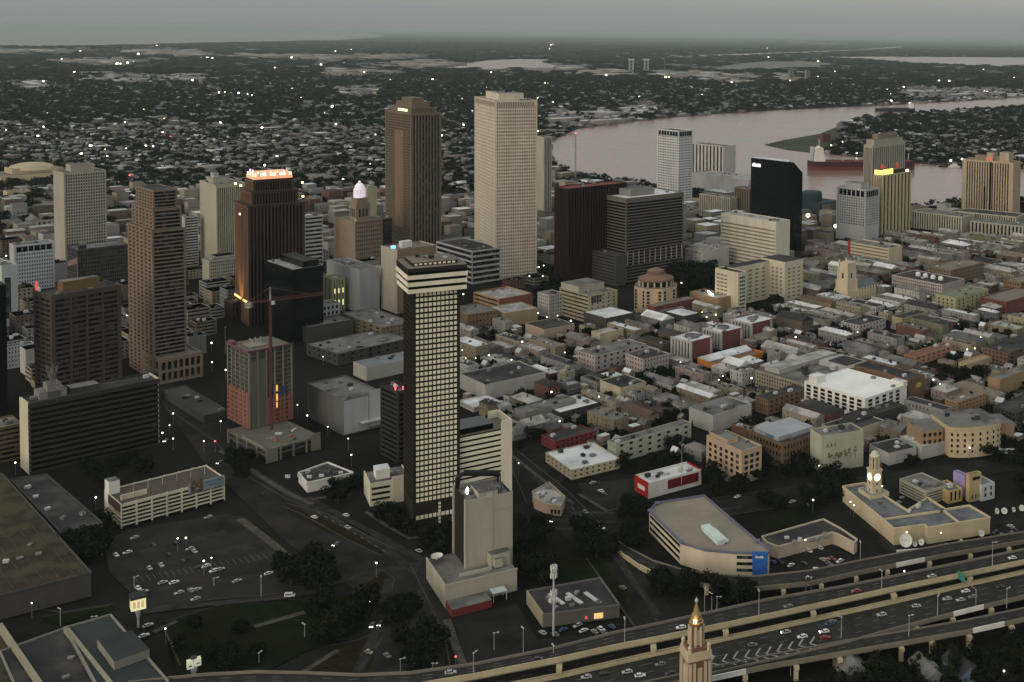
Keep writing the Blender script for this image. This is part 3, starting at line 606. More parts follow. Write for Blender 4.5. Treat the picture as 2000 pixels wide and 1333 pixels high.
# old bank tower with lit cupola
t = building('bank_tower', 'tan old bank block with a lit lilac-white cupola on its tower', 652, 694, 747, 433, 530, 47, wall=DULLBR, f=('grid', 'blank'), nf=11, nc=(14, 8), sp=.5, pf=.5, units=3, dep=.4, short='bank tower with lit cupola')
x0, y0 = .12 * t['w'], .1 * t['d']; q = min(t['w'] * .5, t['d'] * .5); hb = t['h']; zt = hb + 27
mb = MB(); mb.box(x0, x0 + q, y0, y0 + q, hb - .9, zt - 6); mb.box(x0 + 1.5, x0 + q - 1.5, y0 + 1.5, y0 + q - 1.5, zt - 6, zt)
for i in range(3):
    mb.box(x0 + q * (.2 + .25 * i), x0 + q * (.3 + .25 * i), y0 - .3, y0, hb + 4, hb + 14, 1); mb.box(x0 - .3, x0, y0 + q * (.2 + .25 * i), y0 + q * (.3 + .25 * i), hb + 4, hb + 14, 1)
mb.build('tower', [DULLBR, GLASS], t)
c_ = x0 + q / 2, y0 + q / 2; cu = MB(); rr = q * .40
cu.ring([(rr, zt), (rr, zt + 1.5), (rr * .8, zt + 1.6), (rr * .8, zt + 9), (rr, zt + 9.2), (rr, zt + 10.6), (rr * .85, zt + 11.2), (rr * .78, zt + 14), (rr * .5, zt + 17), (rr * .22, zt + 18), (rr * .2, zt + 20), (.2, zt + 21)], c_[0], c_[1], 16)
for k in range(12):
    a = k * math.pi / 6; cu.tube((c_[0] + rr * .92 * math.cos(a), c_[1] + rr * .92 * math.sin(a), zt + 1.5), (c_[0] + rr * .92 * math.cos(a), c_[1] + rr * .92 * math.sin(a), zt + 10.2), .5)
cu.build('lit_cupola', mat('lilac_lit_stone', (.7, .66, .7), .6, .2, .4, emit=(.95, .82, 1), es=.17), t)
building('apartment_tower', 'plain pale tower end behind the lit cupola', 700, 718, 736, 366, 470, 44, wall=OLIVE, f=('blank', 'blank'), units=1)
building('office_block', 'dark grey block behind the right shoulder of the old bank block', 735, 745, 773, 428, 500, 44, wall=DKGREY, f=('grid', 'grid'), nf=10, nc=(7, 3), sp=.6, pf=.5, units=1)
building('department_store', 'big white windowless block with one dark slot, right of the black glass block', 638, 703, 741, 528, 612, 47, wall=LGREY, f=('blank', 'blank'), units=5, roof=ROOFG, short='white windowless block')
t = building('hotel_block', 'olive cream block washed by green light beside the black glass block', 631, 648, 674, 545, 610, 45, wall=OLIVE, f=('fins', 'fins'), nf=6, nc=(4, 2), pf=.7, units=1)
mb = MB()
for k in range(3):
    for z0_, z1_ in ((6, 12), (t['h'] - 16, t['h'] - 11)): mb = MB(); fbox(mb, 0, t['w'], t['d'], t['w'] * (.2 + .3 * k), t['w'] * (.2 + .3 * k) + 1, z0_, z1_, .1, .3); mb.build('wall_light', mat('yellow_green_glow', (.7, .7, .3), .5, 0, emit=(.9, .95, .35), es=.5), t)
building('office_block', 'grey block with a tall-windowed white top storey, in front of the black glass block', 606, 612, 664, 600, 648, 47, wall=LGREY, f=('grid', 'grid'), nf=4, nc=(6, 3), sp=.4, pf=.5, units=2, d=20)
building('warehouse', 'low grey-brown block with flat terraces below the black glass block', 584, 600, 690, 640, 672, 47, wall=DKGREY, f=('blank', 'blank'), units=5, d=28, roof=ROOFG)
t = building('office_slab', 'beige slab with blank pinkish end and blue rooftop light, behind the banded black-and-white tower', 744, 776, 852, 489, 614, 47, wall=wallm('ochre_brick', (.20, .15, .10)), wall2=TRAV, f=('blank', 'blank'), nf=12, nc=(8, 4), units=3, roof=ROOFT, short='beige slab')
mb = MB(); mb.box(t['w'] * .25, t['w'] * .5, t['d'] * .3, t['d'] * .5, t['h'] - .9, t['h'] + 6); mb.build('penthouse', WHITE, t)
mb = MB(); mb.box(2, 6, t['d'] * .4, t['d'] * .5, t['h'] - .9, t['h'] + 2); mb.build('blue_light', mat('blue_glow', (.2, .4, .7), .5, 0, emit=(.25, .6, 1), es=.7), t)
building('office_block', 'low grey block banded with white floors at the foot of the tallest pale tower', 852, 922, 980, 491, 556, 45, wall=LGREY, f=('bands', 'bands'), nf=6, nc=(6, 6), sp=.36, dep=.9, edge=.8, units=6, roof=ROOFD, short='grey banded block')
# dark towers right of the tallest one
t = building('office_tower', 'dark reddish-brown tower with a red roof terrace', 1083, 1108, 1225, 369, 556, 47, wall=wallm('oxblood_panel', (.026, .014, .011)), glass=GLASSB, f=('fins', 'fins'), nf=22, nc=(22, 8), pf=.5, dep=.6, units=3, roof=mat('red_terrace', (.16, .05, .04), .9, .3, .1), short='dark red-brown tower')
t = building('hotel_tower', 'broad dark tower with pale horizontal bands and white roof edges', 1163, 1222, 1335.5, 388, 552, 45, wall=wallm('warm_grey_band', (.125, .113, .095)), glass=GLASSB, f=('bands', 'bands'), nf=26, nc=(12, 10), sp=.34, dep=1.1, edge=.5, top=6, units=4, roof=ROOFW, short='broad banded dark tower')
penthouse(t, .2, .62, .25, .75, 8, GREYC)
mb = MB()
for k in range(11): fbox(mb, 0, t['w'], t['d'], 2 + k * (t['w'] - 5) / 10, 3.2 + k * (t['w'] - 5) / 10, height_at(Vector(t.location), 520), height_at(Vector(t.location), 494), -.2, .4)
mb.build('pier_arcade', wallm('pale_pier', (.28, .26, .22)), t)
building('office_block', 'small dark block with a pale corner in front of the broad banded dark tower', 1143, 1203, 1222, 500, 560, 45, wall=DKGREY, f=('blank', 'bands'), nf=9, nc=(3, 6), sp=.75, units=2, glass=GLASSB, roof=ROOFD)
# riverfront towers
t = building('apartment_tower', 'white riverfront tower with dark crown openings and close window bands', 1284, 1324, 1353, 256, 398, 47, wall=wallm('bright_white_panel', (.56, .56, .56)), f=('grid', 'grid'), nf=27, nc=(9, 12), sp=.5, pf=.3, dep=.7, top=1.6, units=2, glass=GLASSG, short='white riverfront tower')
mb = MB()
for i, l in ((0, t['w']), (1, t['d'])):
    for k in range(7): fbox(mb, i, t['w'], t['d'], 2 + k * (l - 4) / 7, 2 + (k + .75) * (l - 4) / 7, t['h'] - 10, t['h'] - 2.5, .1, .3)
mb.build('crown_opening', GLASSB, t)
building('hotel_slab', 'pale riverfront slab with vertical piers, right of the white riverfront tower', 1350, 1412, 1437, 286, 368, 50, wall=wallm('pale_grey_pier', (.42, .41, .39)), f=('blank', 'fins'), nf=18, nc=(6, 9), pf=.55, dep=1.4, units=2, short='pale riverfront slab')
building('mall', 'long white riverfront mall with a dark doorway', 1345, 1462, 1505, 352, 388, 49, wall=LGREY, f=('blank', 'blank'), units=6, roof=ROOFL, short='white riverfront mall')
building('warehouse', 'olive-grey pier warehouse with ribbed walls behind the white hotel slab', 1366, 1425, 1440, 387, 432, 47, wall=GREYB, f=('fins', 'fins'), nf=5, nc=(6, 16), pf=.6, units=4)
building('warehouse', 'brown ribbed warehouse against the left side of the black wedge tower', 1434, 1462, 1500, 370, 432, 47, wall=wallm('ribbed_brown', (.14, .115, .085)), f=('fins', 'fins'), nf=5, nc=(10, 8), pf=.6, units=2)
# black wedge tower with a cut corner
b, h, w_, d_, th_ = site(1467, 1548, 1568, 318, 492, 47)
t = empty('office_tower', b, th_, 'black glass wedge tower with a sloping cut corner and small white sign', 'building'); footprint(rect_pts(b, w_, d_, th_)); LAND.append(('black wedge tower', b.x, b.y))
zc = height_at(Vector((b.x + w_ * math.cos(th_), b.y + w_ * math.sin(th_), 0)), 338); mb = MB(); cut = d_ * .12
A = [(0, 0), (w_, 0), (w_, d_), (0, d_)]
v = [(0, 0, 0), (w_, 0, 0), (w_, d_, 0), (0, d_, 0), (0, 0, h), (w_, 0, zc), (w_, d_, h), (0, d_, h), (0, cut, h), (w_, d_ * .3, h)]
mb.v = v; mb.f = [(0, 1, 5, 4), (1, 2, 6, 9, 5), (2, 3, 7, 6), (3, 0, 4, 8, 7), (4, 5, 9, 8), (8, 9, 6, 7)]; mb.m = [0, 0, 0, 0, 0, 1]
mb.build('wall', [GLASSB, ROOFW], t)
mb = MB(); [fbox(mb, 1, w_, d_, d_ * .12, d_ * .98, z_, z_ + .25, .02, .08) for z_ in np.arange(6, h - 6, 4.2)]; mb.build('floor_line', mat('black_mullion', (.012, .013, .014), .5, 0), t)
mb = MB()
for k in range(6): fbox(mb, 1, w_, d_, d_ * (.965 - .034 * k - .028), d_ * (.965 - .034 * k), h - 12, h - (8, 6.5, 7.5, 8, 7, 7.5)[k], .05, .4)
mb.build('sign', mat('white_sign_glow', (.7, .7, .72), .5, 0, emit=(.9, .92, 1), es=.45), t)
building('hotel_slab', 'white hotel slab with cream window bands in front of the black wedge tower', 1408, 1514, 1543, 434, 530, 47, wall=wallm('ivory_panel', (.53, .50, .43)), f=('blank', 'bands'), nf=11, nc=(4, 20), sp=.55, dep=.5, edge=.8, top=11, units=5, roof=ROOFL, short='white hotel slab', glass=wallm('tan_window_band', (.21, .19, .145)))
# riverfront hotels
t = building('hotel_tower', 'tan riverfront tower with vertical ribs and a stepped crown, by the tankers', 1687, 1702, 1768, 284, 412, 50, wall=GREYB, f=('fins', 'fins'), nf=26, nc=(15, 6), pf=.5, dep=1, units=0, top=5, short='tan ribbed riverfront tower')
penthouse(t, .06, .94, .06, .94, 10, GREYB); penthouse(t, .2, .8, .2, .8, 18, DULLBR, name='crown'); roof_units(t, t['w'] * .25, t['w'] * .75, t['d'] * .25, t['d'] * .75, t['h'] + 17, 5)
t = building('hotel_tower', 'yellow-cream ribbed tower with a glowing yellow rooftop sign', 1706, 1722, 1780, 343, 462, 52, wall=YCREAM, f=('fins', 'fins'), nf=24, nc=(8, 4), pf=.5, dep=1.2, units=0, top=2, roof=ROOFD, short='yellow-cream tower with glowing sign')
penthouse(t, .1, .8, .1, .6, 7, DKBROWN)
mb = MB(); fbox(mb, 1, t['w'], t['d'], t['d'] * .02, t['d'] * .9, t['h'] + .5, t['h'] + 7, -1.2, -.6); mb.box(t['w'] * .02, t['w'] * .36, .6, 1.2, t['h'] + .5, t['h'] + 8); mb.build('rooftop_sign', mat('yellow_sign_glow', (.9, .7, .1), .5, 0, emit=(1, .72, .12), es=1.1), t)
mb = MB(); mb.ring([(3, t['h'] + 9), (3.6, t['h'] + 11), (2, t['h'] + 15)], t['w'] * .15, t['d'] * .5, 8); mb.ring([(3, t['h'] + 7), (3.6, t['h'] + 10), (2, t['h'] + 14)], t['w'] * .66, t['d'] * .5, 8); mb.build('red_drum', mat('red_drum', (.35, .06, .04), .6, .2, emit=(1, .15, .08), es=.05), t)
mb = MB(); mb.box(t['w'] * .85, t['w'] * .92, 1, 2.5, t['h'], t['h'] + 3); mb.build('corner_light', GLOWW, t)
t = building('office_tower', 'white grid tower with dark crown openings, in front of the yellow-cream tower', 1634, 1689, 1717.5, 371, 474, 50, wall=wallm('cool_white_panel', (.38, .39, .39)), f=('grid', 'grid'), nf=14, nc=(9, 12), sp=.42, pf=.38, dep=1.0, top=2, units=3, bot=22, short='white grid tower')
penthouse(t, .2, .75, .25, .8, 8, LGREY)
mb = MB()
for i, l in ((0, t['w']), (1, t['d'])):
    for k in range(6): fbox(mb, i, t['w'], t['d'], 3 + k * (l - 6) / 6, 3 + (k + .7) * (l - 6) / 6, t['h'] - 11, t['h'] - 3, .1, .3)
mb.build('crown_opening', GLASSB, t)
t = building('hotel_tower', 'wide tan hotel tower with vertical ribs and two roof turrets, near the right edge', 1880, 1977, 1994, 318, 425, 58, wall=TAN, f=('blank', 'fins'), nf=30, nc=(4, 17), pf=.52, dep=.8, edge=7, top=3, units=2, short='wide tan ribbed hotel', roof=ROOFT)
penthouse(t, .2, .8, .42, .55, 14, TAN, name='turret'); penthouse(t, .2, .8, .12, .3, 16, TAN, name='turret'); penthouse(t, .3, .75, .3, .8, 8, DULLBR)
mb = MB(); fbox(mb, 1, t['w'], t['d'], t['d'] * .42, t['d'] * .46, 2, t['h'] - 2, .05, .4); fbox(mb, 1, t['w'], t['d'], t['d'] * .53, t['d'] * .565, 2, t['h'] * .52, .05, .4); mb.build('glass_slit', GLASSB, t)
mb = MB(); mb.box(t['w'] * .08, t['w'] * .2, t['d'] * .42, t['d'] * .55, t['h'] - .9, t['h'] + 5); mb.build('red_light', mat('pink_glow', (.6, .2, .15), .5, 0, emit=(1, .25, .2), es=.06), t)
building('hotel_podium', 'pier-fronted podium at the foot of the wide tan ribbed hotel', 1870, 1984, 2004, 424, 458, 58, wall=GREYB, f=('fins', 'fins'), nf=4, nc=(5, 24), pf=.5, dep=1.4, units=3, roof=ROOFD)
building('customs_building', 'long pale columned block below the river bend', 1780, 1878, 1905, 424, 458, 52, wall=wallm('pale_granite', (.36, .35, .29)), f=('fins', 'fins'), nf=3, nc=(8, 20), pf=.55, dep=1, units=4, roof=ROOFG, short='long pale columned block')
building('warehouse', 'long low pale warehouse with small arches at the right edge by the hotel podium', 1895, 2120, 2160, 455, 482, 58, wall=GREYB, f=('grid', 'grid'), nf=1, nc=(6, 30), sp=.2, pf=.5, units=6, roof=ROOFG)
t = building('hotel_block', 'cream low hotel block with window strips and red end walls', 1657, 1735, 1763, 486, 522, 47, wall=wallm('cream_stucco', (.45, .41, .30)), f=('blank', 'bands'), nf=5, nc=(4, 16), sp=.6, dep=.5, units=6, roof=ROOFG, short='cream block with red ends', glass=wallm('olive_window_band', (.14, .13, .09)))
RRED = mat('red_render', (.25, .03, .035), .8, .15); mb = MB(); fbox(mb, 1, t['w'], t['d'], t['d'] - 3.5, t['d'] + .4, 0, t['h'] + 1.5, -1, .5); mb.build('red_end', RRED, t); mb = MB(); mb.box(t['w'] - .6, t['w'] + .5, -1, 3, 0, t['h'] + 1.5); mb.build('red_end', RRED, t)
# cream church tower
b = P(1653, 588); b.z = 0; hh = height_at(b, 512); t = empty('church', b, rad(47), 'cream tapering church tower with small pinnacles and pale nave roof', 'church'); LAND.append(('cream church tower', b.x, b.y)); footprint([(b.x - 9, b.y - 9), (b.x + 45, b.y + 40)])
CST = wallm('cream_church_stone', (.50, .43, .31)); mb = MB()
for k in range(4):
    s0, z0, z1 = (9.0, 7.8, 6.8, 6.2)[k], hh * (0, .3, .55, .8)[k], hh * (.3, .55, .8, 1)[k]
    mb.box(-s0, s0, -s0, s0, z0 + .01, z1)
    for sx in (-1, 1):
        for sy in (-1, 1): mb.box(sx * s0 - .9, sx * s0 + .9, sy * s0 - .9, sy * s0 + .9, z0, z1 + .6)
mb.build('tower', CST, t); mb = MB()
for sx in (-1, 1):
    for sy in (-1, 1): mb.ring([(.8, hh), (.8, hh + 1.4), (.05, hh + 3.4)], sx * 6.2, sy * 6.2, 6)
mb.build('pinnacle', CST, t); mb = MB()
for i in range(4): mb.box(-1.2, 1.2, -6.9, -6.2, hh * .6, hh * .74) if i == 0 else mb.box(-6.9, -6.2, -1.2, 1.2, hh * .6, hh * .74)
mb.build('belfry_opening', GLASS, t)
mb = MB(); mb.box(7, 46, -9, 9, 0, 12, 0); mb.face([(7, -9.5, 12), (46, -9.5, 12), (46, 0, 20), (7, 0, 20)], 1); mb.face([(46, 9.5, 12), (7, 9.5, 12), (7, 0, 20), (46, 0, 20)], 1); mb.face([(7, 9.5, 12), (7, -9.5, 12), (7, 0, 20)], 0); mb.face([(46, -9.5, 12), (46, 9.5, 12), (46, 0, 20)], 0)
for k in range(8): mb.box(8 + k * 5, 9 + k * 5, -10.3, -9, 0, 14)
mb.build('nave', [CST, mat('slate_roof', (.12, .13, .15), .8, .3, .2)], t)

# teal-roofed aquarium, white block cluster, edge-of-frame blocks at the left
t = building('aquarium', 'dark teal hall with a slanted drum by the river, right of the black wedge tower', 1556, 1600, 1640, 398, 424, 47, wall=wallm('teal_panel', (.03, .055, .06)), f=('blank', 'blank'), units=2, roof=wallm('teal_roof', (.04, .065, .07)))
mb = MB(); mb.ring([(17, t['h'] - 1), (17, t['h'] + 12), (15, t['h'] + 16), (1, t['h'] + 17)], t['w'] * .3, t['d'] * .6, 16); mb.build('drum', MATS['teal_panel'], t)
for L_, N_, R_, yt_, yb_, lab in ((1338, 1372, 1424, 492, 528, 'white stepped block cluster between the broad banded dark tower and the cream hotel'), (1372, 1402, 1442, 476, 512, 'taller white block behind the white stepped cluster, left of the white hotel slab')):
    t = building('store', lab, L_, N_, R_, yt_, yb_, 47, wall=wallm('plain_white_stucco', (.42, .41, .38)), f=('blank', 'grid'), nf=3, nc=(4, 4), sp=.7, pf=.75, units=5, roof=ROOFL); penthouse(t, .1, .5, .3, .9, 5, MATS['plain_white_stucco'], roof=ROOFL)
building('office_block', 'brown banded low block cut by the left edge beside the cream slab end', -70, -12, 42, 838, 908, 47, wall=wallm('hazel_band', (.15, .105, .06)), f=('bands', 'bands'), nf=7, nc=(5, 5), sp=.5, units=2, roof=ROOFG, d=24)
building('office_tower', 'sliver of a black tower at the very left edge', -70, -22, 11, 560, 815, 47, wall=GLASSB, glass=GLASSB, f=('bands', 'bands'), nf=24, nc=(4, 4), sp=.5, units=1, roof=ROOFD, d=30)
# ================================================================ mid-rise buildings of the old quarter and downtown edge
PINKW = wallm('pale_pink_stucco', (.34, .295, .285)); YGREEN = wallm('yellow_green_stucco', (.29, .285, .18)); BRNBR = wallm('brown_brick', (.155, .105, .07)); REDBR = wallm('deep_red_brick', (.14, .055, .05))
PEACH = wallm('peach_stucco', (.40, .31, .215)); PALEG = wallm('pale_sage_stucco', (.34, .35, .28)); CREST = wallm('cream_quarter_stucco', (.42, .37, .27)); ORANGE = wallm('orange_render', (.42, .16, .035)); TANB = wallm('tan_brick', (.27, .19, .12)); LTG = wallm('pale_grey_stucco', (.35, .34, .32))
# cream hotel: two wings and a link
t = building('hotel', 'cream hotel with two tall wings round a courtyard, below the white hotel slab', 1397, 1441, 1458, 533, 612, 47, wall=CREAM, f=('blank', 'blank'), units=3, roof=ROOFD, short='cream two-winged hotel')
windows(t, 1, t['w'], t['d'], 3, t['h'] - 4, t['d'] * .45, t['d'] - 2, 9, 3, 4.4, 1.5, wallm('olive_pane', (.16, .14, .1)), t=.05); windows(t, 0, t['w'], t['d'], 3, t['h'] - 4, 2, t['w'] - 2, 9, 3, 2.2, 1.6)
mb = MB(); w_, d_ = t['w'], t['d']; mb.box(w_, w_ + 62, d_ * .72, d_ * 1.15, 0, t['h'] - 1, 0, 1); mb.build('link_wing', [CREAM, ROOFD], t); mb = MB(); mb.box(w_ + 62, w_ + 92, d_ * .05, d_ * 1.1, 0, t['h'] + 1, 0, 1); mb.build('end_wing', [CREAM, ROOFD], t)
OLP = MATS['olive_pane']
def pane(a, b, c): mb = MB(); mb.box(0, a, 0, b, 0, c); return mb.mesh('window', OLP)
pA, pB, pC = pane(5, .3, 1.6), pane(.3, d_ * .08, 1.6), pane(4, .3, 1.6)
for k in range(8):
    z_ = 4 + k * (t['h'] - 8) / 8
    for j in range(5): child('window', pA, t, (w_ + 8 + j * 10.5, d_ * .72 - .3, z_))
    for j in range(3): child('window', pB, t, (w_ + 61.7, d_ * (.17 + .18 * j), z_))
    for j in range(3): child('window', pC, t, (w_ + 67 + j * 8, d_ * .05 - .3, z_)); footprint(rect_pts(t.location, w_ + 92, d_ * 1.15, rad(47)))
t = building('office_block', 'tan windowless low block with three lamps on its roof, left of the cream two-winged hotel', 1347, 1403, 1432, 583, 614, 47, wall=TANB, f=('blank', 'blank'), units=2, roof=ROOFL, short='tan block with roof lamps')
mb = MB()
for k in range(4): mb.ring([(.5, t['h']), (1.1, t['h'] + .6), (1.1, t['h'] + 1.6), (.3, t['h'] + 2.2)], 4 + k * 2.2, t['d'] * (.3 + .1 * k), 8)
mb.build('roof_lamp', GLOW, t)
# ornate rounded apartment house
b = P(1266, 612); b.z = 0; hh = height_at(b, 548); t = empty('apartment_house', b + Vector((6, 16, 0)), rad(47), 'ornate peach apartment house with chamfered corners and an arcaded round top storey', 'building'); LAND.append(('ornate peach apartment house', b.x, b.y)); footprint([(b.x - 24, b.y - 5), (b.x + 40, b.y + 45)])
rr = 24; mb = MB(); oc = [(rr * math.cos(math.pi / 8 + k * math.pi / 4), rr * math.sin(math.pi / 8 + k * math.pi / 4)) for k in range(8)]
mb.prism(oc, 0, hh * .78, 0, 1)
for k in range(8):
    for s in range(6):
        p, q = Vector((*oc[k], 0)), Vector((*oc[(k + 1) % 8], 0)); nn = Vector(((p + q).x, (p + q).y, 0)).normalized()
        for j in range(3):
            c = p.lerp(q, (j + .5) / 3) + nn * .12; e = (q - p).normalized(); z_ = 4 + s * (hh * .78 - 6) / 6
            mb.face([c - e * 1.5 + Vector((0, 0, z_)), c + e * 1.5 + Vector((0, 0, z_)), c + e * 1.5 + Vector((0, 0, z_ + 2.6)), c - e * 1.5 + Vector((0, 0, z_ + 2.6))], 2 if j != 1 else 3)
mb.build('wall', [PEACH, ROOFT, GLASS, CREST], t)
mb = MB(); r2 = 18; mb.ring([(r2 - 2, hh * .78), (r2 - 2, hh)], 0, 0, 16, 1)
for k in range(16):
    a = k * math.pi / 8; mb.tube((r2 * math.cos(a), r2 * math.sin(a), hh * .78), (r2 * math.cos(a), r2 * math.sin(a), hh - 2), .9)
mb.ring([(r2 + 1, hh - 2), (r2 + 1.4, hh), (r2 - 2, hh + .4), (10, hh + 4), (9, hh + 4), (9, hh + 8), (1, hh + 11)], 0, 0, 16, 2); mb.build('arcaded_top', [CREST, GLASS, wallm('rust_roof', (.17, .105, .085))], t)
mb = MB(); mb.box(-30, 26, -34, -22, 0, 14, 0, 1); mb.build('brick_base', [REDBR, ROOFT], t)
# beige and white block group
building('apartment_house', 'white six-storey house with narrow windows, leftmost of the beige group', 1050, 1072, 1100, 577, 622, 47, wall=LTG, f=('grid', 'grid'), nf=6, nc=(5, 5), sp=.55, pf=.6, units=2, roof=ROOFG)
t = building('office_block', 'olive-beige stepped block with strip windows and a roof terrace', 1093, 1150, 1206, 577, 632, 47, wall=wallm('olive_beige', (.27, .245, .185)), f=('grid', 'bands'), nf=7, nc=(5, 9), sp=.6, pf=.7, units=3, roof=ROOFG, short='olive-beige stepped block')
penthouse(t, .0, .9, .35, .95, 7, GREYB)
mb = MB()
for k in range(4): mb.box(3 + k * 3.4, 5.4 + k * 3.4, -.4, .0, t['h'] - 9, t['h'] - 2)
mb.build('loggia', GLASS, t)
building('parking_block', 'tan and red parking block with open swooping decks and pale roof', 925, 975, 1040, 585, 612, 47, wall=wallm('rust_brick', (.19, .085, .06)), wall2=wallm('sand_deck', (.36, .26, .17)), f=('blank', 'bands'), nf=3, nc=(4, 5), sp=.5, dep=2, units=3, roof=ROOFL, short='tan and red parking block')
building('store_block', 'plain tan block with pale cornice below the tan and red parking block', 962, 985, 1050, 612, 640, 40, wall=wallm('sand_brick', (.28, .215, .14)), f=('blank', 'blank'), units=1, roof=ROOFL, d=36)
building('store_block', 'brown blank block with two storeys beside the banded black-and-white tower', 896, 912, 972, 615, 650, 40, wall=BRNBR, f=('grid', 'blank'), nf=3, nc=(8, 3), sp=.7, pf=.6, units=2, roof=ROOFG, d=40)
building('garage', 'dark flat shed with a bright white roof below the ornate peach apartment house', 1140, 1184, 1238, 622, 648, 47, wall=DKGREY, f=('blank', 'blank'), units=0, roof=ROOFW, short='dark shed with white roof', par=.3)
# brown columned and pink-white hotels by the right edge
building('hotel_block', 'brown stone block with a columned top storey near the right edge', 1812, 1856, 1922, 528, 566, 47, wall=wallm('umber_brick', (.16, .125, .095)), f=('grid', 'grid'), nf=5, nc=(16, 10), sp=.5, pf=.55, units=5, roof=ROOFT, short='brown columned block')
t = building('hotel_block', 'long pale pink hotel with white rooftop drums and slim piers', 1742, 1840, 1884, 556, 586, 47, wall=PINKW, f=('blank', 'grid'), nf=4, nc=(10, 22), sp=.55, pf=.5, units=2, roof=ROOFD, short='long pale pink hotel')
for k in range(4): 
    mb = MB(); mb.ring([(3, t['h'] - 1), (3, t['h'] + 2), (1.6, t['h'] + 3.4)], t['w'] * .5, t['d'] * (.25 + .15 * k), 10); mb.build('rooftop_drum', WHITE, t)
t = building('apartment_house', 'yellow-green five-storey block with rows of small square windows', 1827, 1866, 1931, 582, 617, 47, wall=YGREEN, f=('blank', 'blank'), units=3, roof=wallm('sage_roof', (.16, .165, .12)), short='yellow-green block')
windows(t, 0, t['w'], t['d'], 2, t['h'] - 2, 2, t['w'] - 2, 4, 7, 1.6, 1.8, GLASS); windows(t, 1, t['w'], t['d'], 2, t['h'] - 2, 2, t['d'] - 2, 4, 4, 1.6, 1.8, GLASS)
building('hotel_block', 'deep red brick block at the right edge beside the yellow-green block', 1915, 1965, 2060, 590, 618, 47, wall=REDBR, f=('blank', 'grid'), nf=4, nc=(9, 9), sp=.6, pf=.6, units=3, roof=ROOFT)
building('hotel_block', 'long brown brick hotel with regular windows at the right edge', 1960, 1992, 2090, 552, 590, 47, wall=BRNBR, f=('grid', 'grid'), nf=4, nc=(14, 6), sp=.55, pf=.55, units=3, roof=ROOFT)
# red brick trio
for k, (L_, N_, R_, yt_, yb_, lab) in enumerate(((1310, 1349, 1393, 668, 704, 'nearest-left of the three linked red brick blocks with white roofs'), (1372, 1408, 1452, 650, 684, 'middle of the three linked red brick blocks with white roofs'), (1428, 1467, 1510, 633, 666, 'rightmost of the three linked red brick blocks, pale rotunda on its white roof'))):
    t = building('apartment_block', lab, L_, N_, R_, yt_, yb_, 47, wall=REDBR, wall2=LTG, f=('blank', 'fins'), nf=5, nc=(4, 6), pf=.6, units=3, roof=ROOFW, short='red brick trio' if k == 1 else None, group='three linked red brick blocks', par=.6)
    mb = MB(); fbox(mb, 0, t['w'], t['d'], t['w'] * .86, t['w'] * .95, 0, t['h'] - 1, .02, .5); mb.build('white_strip', LTG, t); mb = MB(); fbox(mb, 0, t['w'], t['d'], t['w'] * .0, t['w'] * .05, 0, t['h'] - .5, .04, .6); mb.build('white_strip', LTG, t)
    mb = MB(); mb.ring([(7 - k, t['h'] - .6), (7 - k, t['h'] + 1.2), (6.4 - k, t['h'] + 1.4), (6.4 - k, t['h'] + .6)], t['w'] * .5, t['d'] * .5, 12); mb.build('roof_well', ROOFG, t)
t = building('market_shed', 'long low shed with a white gabled roof in front of the red brick trio', 1352, 1386, 1468, 706, 718, 47, wall=LTG, f=('blank', 'blank'), units=0, roof=ROOFL, short='white-roofed shed', d=16)
mb = MB(); w_, d_, h_ = t['w'], t['d'], t['h']; mb.face([(-.5, -.5, h_), (w_ + .5, -.5, h_), (w_ + .5, d_ / 2, h_ + 3.4), (-.5, d_ / 2, h_ + 3.4)]); mb.face([(w_ + .5, d_ + .5, h_), (-.5, d_ + .5, h_), (-.5, d_ / 2, h_ + 3.4), (w_ + .5, d_ / 2, h_ + 3.4)]); mb.face([(-.5, d_ + .5, h_), (-.5, -.5, h_), (-.5, d_ / 2, h_ + 3.4)]); mb.face([(w_ + .5, -.5, h_), (w_ + .5, d_ + .5, h_), (w_ + .5, d_ / 2, h_ + 3.4)]); mb.build('gable_roof', ROOFW, t)
building('store_block', 'building with a bright orange side wall and rust roof', 1398, 1401, 1492, 712, 724, 47, wall=ORANGE, f=('blank', 'blank'), units=1, roof=wallm('rust_terrace', (.16, .09, .06)), short='orange-walled building', d=26)
# big grey courtyard block and the white four-storey block
t = building('hotel', 'big grey courtyard hotel with long flat roofs and an arcaded street front', 1475, 1590, 1719, 756, 790, 47, wall=wallm('grey_brown_stucco', (.24, .215, .175)), f=('blank', 'grid'), nf=4, nc=(14, 22), sp=.45, pf=.5, units=10, roof=ROOFG, short='grey courtyard hotel', big=1.5)
penthouse(t, .08, .95, .68, .93, 4, LTG, roof=ROOFL); penthouse(t, .62, .95, .1, .62, 4, LTG, roof=ROOFL); penthouse(t, .66, .9, .2, .5, 5, DKGREY, roof=ROOFD, name='courtyard_screen')
t = building('office_block', 'bright white four-storey block with dark window rows and white roof', 1571, 1689, 1771, 779, 826, 47, wall=wallm('clean_white_stucco', (.66, .65, .61)), f=('blank', 'blank'), units=3, roof=mat('bright_white_roof', (.72, .72, .72), .8, .12, .05), short='bright white block', par=.7)
W4 = wallm('clean_white_stucco', ()) if 0 else MATS['clean_white_stucco']
windows(t, 1, t['w'], t['d'], 5, t['h'] - 1.5, 2, t['d'] - 1, 4, 8, 4.6, 2.2, GLASS, W4); windows(t, 0, t['w'], t['d'], 5, t['h'] - 1.5, 2, t['w'] * .86, 4, 5, 4.6, 2.2, GLASS, W4)
mb = MB(); fbox(mb, 1, t['w'], t['d'], -2, t['d'] + 1, 3.2, 4, 0.05, 3.5); fbox(mb, 0, t['w'], t['d'], -2, t['w'] * .9, 3.2, 4, 0.05, 3.5); mb.build('canopy', ROOFW, t)
